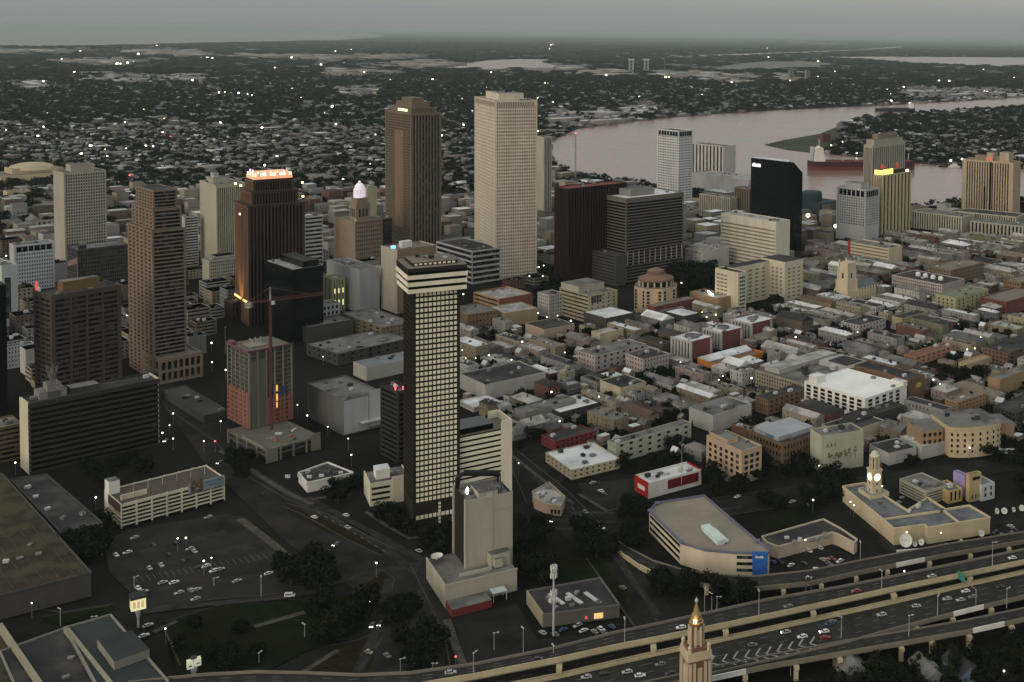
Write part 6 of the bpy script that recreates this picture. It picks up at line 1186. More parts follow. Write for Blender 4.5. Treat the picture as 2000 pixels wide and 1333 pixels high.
# tankers on the river
def ship(x0, x1, y, lab, hullc, deckc, houseleft, red):
    a, e = P(x0, y), P(x1, y); a.z = e.z = 0; L = (e - a).length; d = math.atan2(*(e - a).yx); o = empty('tanker_ship', (a + e) / 2, d, lab, 'ship'); B = L * .075; n = 14
    top, bot = [], []
    for k in range(n + 1):
        u_ = -1 + 2 * k / n; bw = B * (1 - max(0, (u_ - .72) / .28) ** 2) * (1 - .35 * max(0, (-u_ - .85) / .15)); top.append((u_ * L / 2, bw)); 
    poly = [(x, y_) for x, y_ in top] + [(x, -y_) for x, y_ in top[::-1]]
    hh = L * .078; mb = MB(); mb.prism(poly, -.2, hh * .4, 1); mb.prism([(x * 1.0, y_ * 1.01) for x, y_ in poly], hh * .4, hh, 0, 2); mb.build('hull', [hullc, red, deckc], o)
    s = -1 if houseleft else 1; mb = MB(); c = s * L * .40
    for k in range(5): mb.box(c - L * (.052 - .003 * k), c + L * (.05 - .004 * k), -B * (.92 - .03 * k), B * (.92 - .03 * k), hh + k * L * .024, hh + (k + 1) * L * .024)
    mb.box(c - L * .012, c + L * .012, -B * 1.05, B * 1.05, hh + L * .12, hh + L * .132); mb.build('superstructure', WHITE, o); mb = MB(); mb.box(c - L * .085 * -s * -1 - L * .01, c - L * .085 * -s * -1 + L * .016, -B * .25, B * .25, hh, hh + L * .10) if 0 else mb.box(c + s * L * .055, c + s * L * .08, -B * .3, B * .3, hh, hh + L * .13); mb.build('funnel', PALEM, o)
    mb = MB(); mb.tube((c, 0, hh + L * .13), (c, 0, hh + L * .20), L * .004); mb.tube((-s * L * .44, 0, hh), (-s * L * .44, 0, hh + L * .07), L * .004); [mb.tube((-s * L * .02 * k + s * L * .2, (-1) ** k * B * .3, hh), (-s * L * .02 * k + s * L * .2, (-1) ** k * B * .3, hh + L * .03), L * .003) for k in range(1, 24, 3)]; mb.build('mast', PALEM, o)
    mb = MB(); mb.tube((-L * .34, 0, hh + 1.5), (L * .44, 0, hh + 1.5), L * .006); [mb.tube((-L * .3 + k * L * .09, -B * .8, hh + 1), (-L * .3 + k * L * .09, B * .8, hh + 1), L * .004) for k in range(8)]; mb.build('deck_pipe', deckc, o); return o
RH = mat('hull_red', (.13, .04, .04), .7, .2, .05); DH = mat('hull_black', (.022, .02, .024), .7, .2, .05); RD = mat('deck_red', (.16, .06, .055), .8, .2, .05)
ship(1578, 1786, 331, 'long red tanker moored by the point of land, white bridge at its left end', mat('hull_maroon', (.05, .02, .023), .7, .2, .05), RD, True, RH)
ship(1710, 1787, 218, 'dark tanker far up the river with its white bridge at the right end', DH, mat('deck_brown', (.05, .035, .035), .8), False, DH)
for (x, y, L, lab) in ((1655, 303, 22, 'ferry with a flat pale roof docked at the point'), (1865, 327, 30, 'white work boat near two bright lamps by the far wharf'), (1844, 326, 26, 'dark barge left of the white work boat'), (1487, 213, 20, 'cream river boat at the far bank')):
    p = P(x, y); p.z = 0; o = empty('river_boat', p, rad(20), lab, 'boat'); mb = MB(); mb.prism([(-L / 2, -4), (L * .35, -4), (L / 2, 0), (L * .35, 4), (-L / 2, 4)], -.2, 2.4); mb.build('hull', DH if 'dark' in lab else WHITE, o); mb = MB(); mb.box(-L * .35, L * .2, -3, 3, 2.4, 5.4); mb.box(-L * .2, L * .1, -2.4, 2.4, 5.4, 8); mb.build('cabin', WHITE if 'dark' not in lab else DKGREY, o)
# ================================================================ wording helpers
ORD = ['', 'second', 'third', 'fourth', 'fifth', 'sixth', 'seventh', 'eighth', 'ninth', 'tenth', 'eleventh', 'twelfth']
PEND = {}
def where(x, y):
    b = min(LAND, key=lambda l: (l[1] - x) ** 2 + (l[2] - y) ** 2); dx, dy = x - b[1], y - b[2]
    # turn into the viewer's left/right and near/far
    k = math.hypot(b[1], b[2]); fx, fy = b[1] / k, b[2] / k; f_, s_ = dx * fx + dy * fy, dx * fy - dy * fx
    r = ('beyond' if f_ > 0 else 'before') if abs(f_) > abs(s_) * 1.1 else ('right of' if s_ > 0 else 'left of')
    return r, b[0], math.hypot(dx, dy)
def word(o, text, x, y):
    r, l, d = where(x, y); PEND.setdefault((text, r, l), []).append((d, o))
def settle():
    for (text, r, l), it in PEND.items():
        it.sort(key=lambda q: q[0])
        for k, (d, o) in enumerate(it):
            o['label'] = '%s, %s%s the %s' % (text, (ORD[min(k, 11)] + ' ') if k else '', r, l)
# ================================================================ roads, lots and lawns of the foreground
gpoly('road', [(300, 765), (330, 745), (455, 835), (470, 900), (610, 985), (740, 1040), (900, 1130), (860, 1333), (640, 1333), (690, 1150), (560, 1060), (400, 905)], ASPH, .04)
gpoly('road', [(985, 880), (1010, 880), (1110, 960), (1210, 1060), (1330, 1215), (1240, 1225), (1150, 1090), (1030, 985)], ASPHD, .05)
gpoly('road', [(1660, 1000), (1690, 985), (1800, 1085), (1740, 1090)], ASPHD, .05)
gpoly('road', [(1040, 1000), (1200, 1000), (1700, 930), (2100, 870), (2100, 900), (1700, 965), (1200, 1040), (1060, 1030)], ASPHD, .045)
gpoly('parking_lot', [(200, 1060), (255, 1035), (440, 1005), (480, 1010), (575, 1095), (600, 1160), (420, 1172), (290, 1190), (215, 1120)], mat('worn_asphalt', (.026, .0248, .022), .92, .35, .05, patch=.04, patch_col=(.033, .0312, .0275), spec=0), .05)
gpoly('parking_lot', [(880, 1205), (1010, 1180), (1050, 1250), (1330, 1215), (1330, 1260), (1100, 1300), (920, 1310)], ASPHD, .05)
gpoly('parking_lot', [(1510, 1092), (1640, 1050), (1672, 1075), (1660, 1105), (1560, 1128)], ASPHD, .05)
gpoly('parking_lot', [(1130, 945), (1240, 935), (1250, 985), (1180, 995), (1140, 970)], ASPH, .055)
gpoly('parking_lot', [(1010, 880), (1060, 865), (1160, 900), (1070, 960)], ASPHD, .06)
gpoly('parking_lot', [(1880, 1010), (2080, 985), (2080, 1045), (1940, 1050)], ASPHD, .055)
gpoly('lawn', [(320, 1215), (440, 1178), (600, 1172), (700, 1160), (720, 1230), (600, 1270), (480, 1330), (350, 1333), (330, 1260)], GRASS, .06)
gpoly('lawn', [(80, 1205), (215, 1183), (222, 1200), (110, 1222)], GRASS, .06)
gpoly('lawn', [(560, 985), (600, 1002), (700, 1045), (770, 1075), (740, 1082), (640, 1040), (565, 1005)], MEDIAN, .07)
gpoly('lawn', [(720, 1135), (745, 1112), (770, 1130), (765, 1155), (735, 1158)], MEDIAN, .07)
gpoly('lawn', [(1490, 1010), (1590, 985), (1600, 1005), (1500, 1040)], GRASS, .06)
gpoly('lawn', [(1090, 1090), (1140, 1060), (1230, 1160), (1200, 1210), (1100, 1130)], GRASS, .065)
gpoly('lawn', [(640, 1270), (740, 1240), (720, 1330), (560, 1333)], MEDIAN, .062)
def strip(name, px, wid, m, z):
    pts = [P(x, y, z) for x, y in px]; mb = MB(); L = []
    for i, p in enumerate(pts):
        d = (pts[min(i + 1, len(pts) - 1)] - pts[max(i - 1, 0)]).normalized(); nn = Vector((-d.y, d.x, 0)) * wid / 2; L.append((p - nn, p + nn))
    for a, b in zip(L, L[1:]): mb.face([a[0], b[0], b[1], a[1]])
    return tag(mb.build(name, m), kind='structure')
PAVEL = mat('pale_pavement', (.075, .07, .058), .9, .3, .25, patch=.2, patch_col=(.05, .047, .04), spec=0)
for px, wd in (([(468, 1014), (520, 1052), (566, 1090)], 4.5), ([(430, 880), (500, 925), (560, 962), (610, 985)], 3.5), ([(610, 975), (660, 968)], 3), ([(345, 1213), (300, 1235)], 3), ([(497, 1224), (595, 1196)], 3.6), ([(300, 1188), (420, 1170), (560, 1158)], 1.6),
               ([(715, 1000), (760, 1030), (800, 1052), (880, 1040)], 2.5), ([(1000, 890), (1120, 985)], 2.5), ([(1130, 965), (1185, 998), (1250, 985)], 2.5), ([(1205, 1075), (1285, 1215)], 1.5), ([(872, 1210), (905, 1300)], 4), ([(1300, 1260), (1000, 1310)], 2), ([(0, 1180), (120, 1196), (220, 1180)], 1.5),
               ([(690, 1330), (760, 1225)], 2), ([(560, 1333), (660, 1270)], 3), ([(1080, 1000), (1200, 1003)], 2), ([(1700, 1030), (1760, 1085)], 1.6)): strip('pavement', px, wd, PAVEL if wd > 2.4 else PAVE, .14)
KERB = mat('kerb_stone', (.06, .056, .048), .9, .3, .3, spec=0)
for px, wd in (([(560, 983), (640, 1004), (720, 1048), (772, 1074)], .8), ([(556, 990), (600, 1010), (680, 1055), (745, 1085)], .8), ([(430, 902), (500, 940), (560, 975), (600, 990)], .8), ([(330, 800), (420, 862), (452, 900)], .9), ([(455, 838), (470, 868), (500, 900)], .8), ([(720, 1135), (745, 1112), (770, 1130), (765, 1155), (735, 1158), (720, 1135)], .6), ([(320, 1215), (440, 1178), (560, 1168)], .6), ([(640, 1262), (700, 1250), (760, 1225)], .7), ([(800, 1100), (840, 1180), (868, 1240), (880, 1310)], .8), ([(1010, 880), (1110, 960), (1205, 1055)], .8), ([(1145, 1090), (1240, 1225)], .8), ([(1040, 1000), (1200, 1000), (1700, 930)], .6), ([(1060, 1030), (1200, 1040), (1700, 965)], .6), ([(985, 880), (1030, 985)], .6), ([(210, 1058), (255, 1035), (440, 1005)], .5), ([(80, 1205), (215, 1183)], .5), ([(322, 1230), (335, 1262), (352, 1300)], .8)): strip('kerb', px, wd, KERB, .12)
WEAR = mat('tyre_worn_asphalt', (.036, .0345, .0315), .9, .4, .3, patch=.15, patch_col=(.024, .023, .0215), spec=0)
for px, wd in (([(470, 905), (600, 985), (720, 1050), (830, 1130)], 5), ([(600, 972), (740, 1050), (860, 1110)], 5), ([(830, 1130), (820, 1200), (790, 1330)], 6), ([(760, 1130), (740, 1220), (690, 1330)], 5), ([(640, 1140), (720, 1120), (830, 1100)], 6), ([(1040, 930), (1130, 1010), (1200, 1085), (1285, 1200)], 3.5), ([(1050, 1015), (1210, 1020), (1450, 990)], 4), ([(280, 1195), (420, 1178), (560, 1166), (640, 1150)], 5), ([(250, 1120), (400, 1085), (520, 1060)], 9), ([(270, 1080), (440, 1040)], 7), ([(310, 1150), (540, 1120)], 6), ([(1690, 1010), (1770, 1085)], 3)): strip('worn_lane', px, wd, WEAR, .075)
for k in range(10):
    strip('road_marking', [(620 + 14 * k, 1000 + 8.2 * k), (626 + 14 * k, 1003.5 + 8.2 * k)], .35, PAINT, .09)
    strip('road_marking', [(440 + 15 * k, 890 + 9 * k), (446 + 15 * k, 893.6 + 9 * k)], .3, PAINT, .09)
for k in range(9): strip('road_marking', [(1030 + 17 * k, 912 + 15.4 * k), (1037 + 17 * k, 918.3 + 15.4 * k)], .3, PAINT, .09)
for k in range(22): strip('road_marking', [(262 + 12 * k, 1128 - 2.2 * k), (270 + 12 * k, 1138 - 2.2 * k)], .14, PAINT, .09)
# ================================================================ the flyovers
DECKM = mat('deck_asphalt', (.036, .035, .031), .9, .2, .2, patch=.08, patch_col=(.029, .028, .026), spec=0); PARA = wallm('cream_parapet', (.40, .34, .23)); GIRD = wallm('girder_concrete', (.17, .155, .12)); PARG = wallm('grey_parapet', (.16, .15, .125))
def flyover(label, nodes, par=PARA, parh=1.6, girder=1.5, farpar=PARG, name='elevated_road', lanes=2):
    # nodes: (column, row of near edge, row of far edge, height)
    n = [(P(x, a, z), P(x, b, z)) for x, a, b, z in nodes]; o = empty(name, (n[len(n) // 2][0].x, n[len(n) // 2][0].y, 0), 0, label, 'flyover'); c = Vector((o.location.x, o.location.y, 0)); n = [(a - c, b - c) for a, b in n]
    mb, g, p1, p2, ln = MB(), MB(), MB(), MB(), MB(); dz = Vector((0, 0, -girder))
    for (a, b), (e, f) in zip(n, n[1:]):
        mb.face([a, e, f, b]); g.face([a + dz, b + dz, f + dz, e + dz]); g.face([a + dz, e + dz, e, a]); g.face([f + dz, b + dz, b, f])
        for p, u, v, h0 in ((p1, a, e, parh), (p2, b, f, parh * .8)):
            s = ((b - a).normalized() if p is p1 else (a - b).normalized()); u2, v2 = u + s * .35, v + s * .35; up = Vector((0, 0, h0)); dn = Vector((0, 0, -girder * .6)); o1 = -s * .12
            p.face([u + dn + o1, v + dn + o1, v + up + o1, u + up + o1]); p.face([v2, u2, u2 + up, v2 + up]); p.face([u + up + o1, v + up + o1, v2 + up, u2 + up])
        L = (e - a).length; k = max(1, int(L / 9))
        for i in range(lanes):
            t0 = (i + 1) / (lanes + 1)
            for q in range(k):
                s0, s1 = q / k, (q + .4) / k; A = a.lerp(e, s0).lerp(b.lerp(f, s0), t0); B = a.lerp(e, s1).lerp(b.lerp(f, s1), t0); w_ = (b - a).normalized() * .12; up = Vector((0, 0, .03)); ln.face([A - w_ + up, B - w_ + up, B + w_ + up, A + w_ + up])
    mb.build('road_deck', DECKM, o); g.build('girder', GIRD, o); p1.build('parapet', par, o); p2.build('parapet', farpar, o); ln.build('lane_marking', PAINT, o)
    return o, c
def pier(o, c, x, y, z, s=1.1, m=PARA, cap=3.0, z0=0):
    p = P(x, y, z) - c; mb = MB(); d = math.atan2(.9, 1)
    mb.box(-s, s, -s, s, z0, z - 1.5); mb.box(-s * 1.15, s * 1.15, -cap, cap, z - 3.0, z - 1.52); mb.build('pier', m, o, (p.x, p.y, 0), rad(8))
A_ = [(2300, 1036, 1012, 15), (2000, 1099, 1075, 15), (1890, 1122, 1098, 15), (1750, 1151, 1127, 15), (1650, 1173, 1147, 15), (1500, 1205, 1173, 15), (1414, 1223, 1192, 15), (1278, 1251, 1222, 15), (1200, 1266, 1238, 15), (1092, 1290, 1266, 15), (930, 1322, 1299, 14), (800, 1344, 1317, 13), (700, 1350, 1321, 12), (600, 1346, 1317, 11), (500, 1344, 1315, 10), (400, 1348, 1320, 9), (250, 1368, 1336, 8)]
oA, cA = flyover('upper flyover carriageway with a broad cream parapet on its near side', A_, lanes=3)
B_ = [(x, {2300: 1102, 2000: 1166, 1890: 1192, 1750: 1229, 1650: 1257, 1500: 1292, 1414: 1312, 1278: 1345, 1200: 1362, 1092: 1385, 930: 1420}[x], b + 26, 9) for x, a, b, z in A_ if x >= 930]
oB, cB = flyover('wide lower flyover carriageway with traffic, running under and beside the upper one', B_, lanes=5, par=PARG, parh=1.0)
E_ = [(2300, 1150, 1128, 8.6), (2000, 1210, 1189, 8.6), (1890, 1234, 1212, 8.7), (1760, 1257, 1235, 8.8), (1650, 1276, 1253, 8.9), (1500, 1302, 1282, 8.9), (1400, 1323, 1303, 8.9), (1300, 1345, 1325, 8.9), (1100, 1392, 1368, 8.9)]
oE, cE = flyover('slip ramp joining the lower flyover at the painted chevrons', E_, lanes=1, par=GIRD, parh=1.0)
F_ = [(1188, 1064, 1046, .4), (1225, 1092, 1070, .8), (1275, 1122, 1096, 2.0), (1330, 1136, 1113, 3.5), (1400, 1147, 1124, 5.5), (1476, 1150, 1127, 7), (1580, 1140, 1116, 7.5), (1700, 1114, 1092, 7.5), (1850, 1084, 1064, 7.5), (2000, 1058, 1040, 7.5), (2300, 1004, 988, 7.5)]
oF, cF = flyover('grey curved off-ramp sweeping round below the white garage', F_, lanes=1, par=GIRD, farpar=GIRD, parh=1.0)
MED = [(2300, 1052), (2000, 1118), (1890, 1142), (1740, 1177), (1500, 1230), (1427, 1246), (1278, 1278), (1200, 1296), (1092, 1321), (930, 1352)]
mb = MB()
for k in range(len(MED) - 1):
    for off in (0, 1.8):
        a, e = P(*MED[k], 9) - cB, P(*MED[k + 1], 9) - cB; d = (e - a).normalized(); nn = Vector((-d.y, d.x, 0)); a, e = a + nn * off, e + nn * off; v = [a - nn * .25, e - nn * .25, e + nn * .25, a + nn * .25]; mb.prism([(q.x, q.y) for q in v], 8.9, 10.5)
mb.build('median_barrier', PARA, oB)
for x, y in ((1092, 1321), (1276, 1279), (1417, 1248), (1588, 1211), (1745, 1176), (1893, 1141), (2040, 1109)):
    q = P(x, y, 9) - cA; mb = MB(); mb.box(-1.05, 1.05, -1.05, 1.05, 0, 13.4); mb.box(-1.3, 1.3, -2.2, 3.8, 12.0, 13.42); mb.build('pier', PARA, oA, (q.x, q.y, 0), rad(10))
def near(nodes, x):
    for (x1, a1, b1, z1), (x2, a2, b2, z2) in zip(nodes, nodes[1:]):
        if x2 <= x <= x1 or x1 <= x <= x2: t = (x - x1) / (x2 - x1); return a1 + (a2 - a1) * t, b1 + (b2 - b1) * t, z1 + (z2 - z1) * t
for x in (1455, 1555, 1640, 1760, 1820, 1892, 1975): a, b_, z = near(E_, x); pier(oE, cE, x, a - 1, z, 1.0, PARA, 2.6)
for x in (1715, 1790, 1860, 1935): a, b_, z = near(B_, x); pier(oB, cB, x, a - 1, z, 1.0, PARA, 2.6)
for x in (1380, 1430, 1530, 1604, 1672, 1733, 1815, 1895, 1970): a, b_, z = near(F_, x); pier(oF, cF, x, a, z, .9, PARA, 2.4)
for x in (860, 760, 650, 540, 420): a, b_, z = near(A_, x); pier(oA, cA, x, a - 8, z, 1.1, PARA, 2.4)
for x, y, nd, oo, cc in ((1092, 1321, A_, oA, cA),): pass
def panel(o, c, nodes, x0, x1):
    a, e = near(nodes, x0), near(nodes, x1); p, q = P(x0, a[0], a[2]) - c, P(x1, e[0], e[2]) - c; d = (q - p).normalized(); nn = Vector((d.y, -d.x, 0)); nn = nn if nn.y < 0 else -nn; v = [p + nn * .2, q + nn * .2, q + nn * .7, p + nn * .7]; mb = MB(); mb.prism([(k.x, k.y) for k in v], p.z - 1.1, p.z + 1.35); mb.build('white_parapet_panel', WHITE, o)
panel(oF, cF, F_, 1750, 1805); panel(oB, cB, B_, 1862, 1920); panel(oE, cE, E_, 1900, 1960); panel(oE, cE, E_, 1388, 1456)
mb = MB()
for x, y in ((1387, 1294.7), (1411, 1291.5), (1432, 1286.6), (1455, 1283.4), (1476, 1280), (1497, 1277), (1518, 1272), (1539.5, 1267), (1560, 1261), (1582, 1257.4)):
    t, u, l = P(x, y, 9.06), P(x + 9, y - 14, 9.06), P(x + 27, y + 7, 9.06)
    for e in (u, l):
        d = (e - t).normalized(); nn = Vector((-d.y, d.x, 0)) * .42; mb.face([t - nn - cB, e - nn - cB, e + nn - cB, t + nn - cB])
mb.build('chevron_marking', mat('chevron_paint', (.26, .26, .25), .8, .3, .5), oB)
q = P(1906, 1182, 9) - cB; mb = MB(); mb.tube((q.x, q.y, 9), (q.x, q.y, 17), .3); r_ = P(1870, 1152, 9) - cB; mb.tube((q.x, q.y, 16.8), (r_.x, r_.y, 16.8), .25); mb.build('sign_gantry', METAL, oB); mb = MB()
mid = q.lerp(r_, .8); d_ = math.atan2((r_ - q).y, (r_ - q).x); mb.box(-3.2, 3.2, -.2, .2, -2, 2); g_ = mb.build('direction_sign', mat('sign_green', (.03, .20, .145), .6, 0), oB, (mid.x, mid.y, 17.4), d_)
mb = MB(); mb.box(-2.4, 1.5, -.24, -.2, .3, .9); mb.box(-1.5, 2.2, -.24, -.2, -1.1, -.5); mb.build('sign_text', WHITE, g_)
# retaining wall of the street-level ramp
b = P(1196, 1062); o = empty('retaining_wall', Vector((b.x, b.y, 0)), 0, 'cream curved retaining wall beside the grey off-ramp', 'wall'); mb = MB(); W_ = [(1192, 1066), (1222, 1093), (1250, 1113), (1276, 1127)]
for p, q in zip(W_, W_[1:]):
    a, e = P(*p) - o.location, P(*q) - o.location; d = (e - a).normalized(); nn = Vector((d.y, -d.x, 0)) * .4; i = W_.index(p); v = [a - nn, e - nn, e + nn, a + nn]; mb.prism([(k.x, k.y) for k in v], 0, 2.0 + .5 * i)
mb.build('wall_panel', PARA, o)
# ================================================================ old-quarter houses, street by street
HW = [('tan', wallm('house_tan', (.20, .168, .125))), ('beige', wallm('house_beige', (.25, .225, .18))), ('pale grey', wallm('house_grey', (.22, .217, .207))), ('white', wallm('house_white', (.36, .355, .335))), ('brick', wallm('house_brick', (.12, .065, .055))), ('pink', wallm('house_pink', (.25, .205, .19))), ('brown', wallm('house_brown', (.11, .085, .068))), ('olive', wallm('house_olive', (.16, .157, .115))), ('grey', wallm('house_dark_grey', (.15, .15, .148))), ('yellow', wallm('house_yellow', (.29, .26, .17)))]
HP = [.16, .18, .19, .13, .07, .05, .09, .05, .06, .02]
HR = [('dark', ROOFD), ('grey', ROOFG), ('pale', ROOFL), ('white', ROOFW), ('rust', wallm('rust_tile', (.095, .065, .052))), ('slate', mat('slate_tile', (.085, .088, .095), .85, .3, .2)), ('tan', ROOFT)]
HRP = [.20, .24, .24, .13, .05, .08, .06]
SHUT = mat('shutter_dark', (.05, .05, .045), .6, .5, .3)
def house(u, v, wu, wv, h, far=False):
    x, y = xy(u, v); wi = R.choices(range(10), HP)[0]; ri = R.choices(range(7), HRP)[0]; rt = R.choices(('flat', 'gable', 'hip'), (.52, .28, .2))[0]
    st = max(1, round(h / 3.6)); col, wm = HW[wi]; rc, rm = HR[ri]
    o = empty('town_house', (x, y, 0), TG + R.gauss(0, .012), '', 'house', 'houses of the old quarter')
    mb = MB(); mb.box(0, wu, 0, wv, 0, h)
    fh = (h - .8) / st
    for s in range(st):
        for i, l in ((0, wu), (1, wv)):
            n = max(1, int(l / 3.4))
            for k in range(n):
                if R.random() < .45: continue
                a = (k + .5) * l / n; z_ = .9 + s * fh
                if i == 0: mb.face([(a - .5, -.04, z_), (a + .5, -.04, z_), (a + .5, -.04, z_ + fh * .5), (a - .5, -.04, z_ + fh * .5)], 1)
                else: mb.face([(-.04, a + .55, z_), (-.04, a - .55, z_), (-.04, a - .55, z_ + fh * .58), (-.04, a + .55, z_ + fh * .58)], 1)
    mb.build('wall', [wm, SHUT], o); r = MB()
    if rt == 'flat':
        r.box(.35, wu - .35, .35, wv - .35, h, h + .12, 0); r.build('roof', rm, o); p = MB()
        for a in ((0, wu, 0, .34), (0, wu, wv - .34, wv), (0, .34, .34, wv - .34), (wu - .34, wu, .34, wv - .34)): p.box(*a, h, h + .75)
        p.build('parapet', wm, o)
        for k in range(R.randint(2, 6)):
            a_, b_ = R.uniform(1, 3.2), R.uniform(.8, 2.6); q = MB(); q.box(0, a_, 0, b_, .2, R.uniform(.9, 1.8)); q.box(.15, a_ - .15, .15, b_ - .15, 0, .2); q.build('rooftop_unit', R.choice((METAL, PALEM, ROOFD)), o, (R.uniform(.8, max(1, wu - a_ - .8)), R.uniform(.8, max(1, wv - b_ - .8)), h + .13))
        if R.random() < .35 and wu > 9: q = MB(); q.box(wu * .55, wu * .55 + R.uniform(3, 5), wv * .5, wv * .5 + R.uniform(3, 5), h + .1, h + 2.8); q.build('stair_head', wm, o)
    else:
        e = .4; rise = min(wu, wv) * .28; al = wu >= wv; z0 = h + .01
        c = [(-e, -e), (wu + e, -e), (wu + e, wv + e), (-e, wv + e)]; hip = min(wu, wv) / 2 if rt == 'hip' else -e
        if al: A, B = (hip, wv / 2), (wu - hip, wv / 2)
        else: A, B = (wu / 2, hip), (wu / 2, wv - hip)
        T = [(*p, z0) for p in c]; A, B = (*A, z0 + rise), (*B, z0 + rise)
        if al: fs = [(T[0], T[1], B, A), (T[2], T[3], A, B), (T[3], T[0], A), (T[1], T[2], B)]
        else: fs = [(T[1], T[2], B, A), (T[3], T[0], A, B), (T[0], T[1], A), (T[2], T[3], B)]
        for f in fs: r.face(f)
        r.face([T[3], T[2], T[1], T[0]]); rf = r.build('roof', rm, o)
        if R.random() < .5: q = MB(); q.box(wu * .3, wu * .3 + .9, wv * .3, wv * .3 + .9, h, h + rise + 1.2); q.build('chimney', HW[4][1], o)
        if R.random() < .4:
            for k in range(2): q = MB(); q.box(-.6, .6, -.6, .9, 0, 1.3); q.face([(-.8, -.7, 1.25), (.8, -.7, 1.25), (.8, 1, 1.8), (-.8, 1, 1.8)]); q.build('dormer', wm, o, (wu * (.3 + .35 * k), wv * .18, h + rise * .3))
    if R.random() < .3 and st > 1: q = MB(); q.box(.1, wu - .1, -1.5, -.06, fh + .6, fh + .8); [q.box(.2 + k * (wu - .6) / 3, .35 + k * (wu - .6) / 3, -1.45, -1.3, 0, fh + 1.7) for k in range(4)]; q.build('gallery', METAL, o)
    roofw = {'flat': 'flat', 'gable': 'gabled', 'hip': 'hipped'}[rt]
    word(o, '%s %s-storey house with %s %s roof' % (col, ('one', 'two', 'three', 'four', 'five', 'six')[min(st, 6) - 1], rc, roofw), *xy(u + wu / 2, v + wv / 2))
    FOOT.append((u, u + wu, v, v + wv))
def free(u0, u1, v0, v1, pad=.3):
    return not any(a < u1 + pad and b > u0 - pad and c < v1 + pad and d > v0 - pad for a, b, c, d in FOOT)
QUART = [(P(*q).x, P(*q).y) for q in [(905, 650), (985, 645), (1130, 640), (1290, 600), (1440, 612), (1560, 520), (1660, 470), (1780, 462), (2120, 470), (2120, 860), (1950, 872), (1820, 905), (1700, 930), (1620, 928), (1480, 925), (1370, 905), (1250, 905), (1060, 868), (1010, 860), (905, 800)]]
NEARQ = len(FOOT); LOTS = []
us, vs = zip(*[uv(*p) for p in QUART]); u = math.floor(min(us) / 93) * 93.0
while u < max(us):
    v = math.floor(min(vs) / 100) * 100.0
    while v < max(vs):
        for row in range(2):                           # two rows of lots back to back in each block
            vv = v + row * 47; a = u
            while a < u + 86:
                wu = R.uniform(8, 17); 
                if a + wu > u + 88: break
                LOTS.append((a, vv, wu - R.choice((0, 0, .6, 2)), R.uniform(30, 45), row)); a += wu
        v += 100
    u += 93
X = np.array([xy(l[0] + l[2] / 2, l[1] + 14)[0] for l in LOTS]); Y = np.array([xy(l[0] + l[2] / 2, l[1] + 14)[1] for l in LOTS]); okq = inside(QUART, X, Y)
LOTS = [(math.hypot(X[i], Y[i]), *LOTS[i]) for i in range(len(LOTS)) if okq[i]]; LOTS.sort()
nh, REST = 0, []
for d_, a, vv, wu, wv, row in LOTS:
    if row == 1: vv = vv + 46 - wv
    if not free(a, a + wu, vv, vv + wv): 
        ok_ = False
        for f_, sh in ((.55, 0), (.55, .45), (.35, 0), (.35, .65), (.35, .3)):
            w2_, v2_ = wv * f_, vv + wv * sh
            if free(a, a + wu, v2_, v2_ + w2_, .2): ok_ = True; break
        if not ok_: continue
        wv, vv = w2_, v2_
    if R.random() < .06: continue
    h = R.choice((4.5, 6.5, 7.5, 8, 9.5, 10.5, 12)) * R.uniform(.9, 1.1)
    if nh < 298: house(a, vv, wu, wv, h); nh += 1
    else: REST.append((a + wu / 2, vv + wv / 2, wu, wv, h)); FOOT.append((a, a + wu, vv, vv + wv))
def rest_mass(name, L, label):
    N = len(L); A = np.array(L); X, Y = A[:, 0] * CG - A[:, 1] * SG, A[:, 0] * SG + A[:, 1] * CG; gb = (NR.random(N) < .4) & (A[:, 2] < 17) & (A[:, 4] < 12)
    mats = [m for _, m in HW] + [m for _, m in HR]; rm = 10 + NR.choice(7, N, p=np.array(HRP) / sum(HRP)); wm = NR.choice(10, N, p=np.array(HP) / sum(HP))
    for nm, sel, V_, F_2, M_, k in ((name, ~gb, BV, BF, BM, 1), (name, gb, HV, HF, HM, 1.45)):
        if sel.sum() == 0: continue
        M = np.where(M_[None] == 1, rm[sel][:, None], wm[sel][:, None]); yield V_, F_2, X[sel], Y[sel], A[sel][:, 2:5] * np.array([1, 1, k]), M, mats
def rest_build(name, L, label):
    # flat and gabled far houses together as one mesh
    mb = MB(); pools = list(rest_mass(name, L, label))
    for V_, F_2, X, Y, S, M, mats in pools:
        for i in range(len(X)):
            k0 = len(mb.v); c, s = CG, SG
            for x, y, z in V_: mb.v.append((X[i] + c * x * S[i, 0] - s * y * S[i, 1], Y[i] + s * x * S[i, 0] + c * y * S[i, 1], z * S[i, 2]))
            for f, m in zip(F_2, M[i]): mb.f.append(tuple(k0 + q for q in dict.fromkeys(f))); mb.m.append(int(m))
            if S[i, 2] < 60:
                n = int(S[i, 0] // 4); st = max(1, int(S[i, 2] // 4))
                for side_ in (0, 1):
                    l = S[i, side_]; n = max(1, int(l // 4))
                    for q in range(n):
                        for w_ in range(min(st, 3)):
                            a = -l / 2 + (q + .5) * l / n; z_ = 1 + w_ * 3.4
                            if z_ + 1.8 > S[i, 2] * .62: continue
                            pt = [(a - .6, -S[i, 1] / 2 - .05), (a + .6, -S[i, 1] / 2 - .05)] if side_ == 0 else [(-S[i, 0] / 2 - .05, a + .6), (-S[i, 0] / 2 - .05, a - .6)]
                            g = [(X[i] + c * x - s * y, Y[i] + s * x + c * y) for x, y in pt]; mb.face([(*g[0], z_), (*g[1], z_), (*g[1], z_ + 1.9), (*g[0], z_ + 1.9)], len(mats))
    o = mb.build(name, pools[0][6] + [SHUT]); return tag(o, label, None, None, 'stuff')
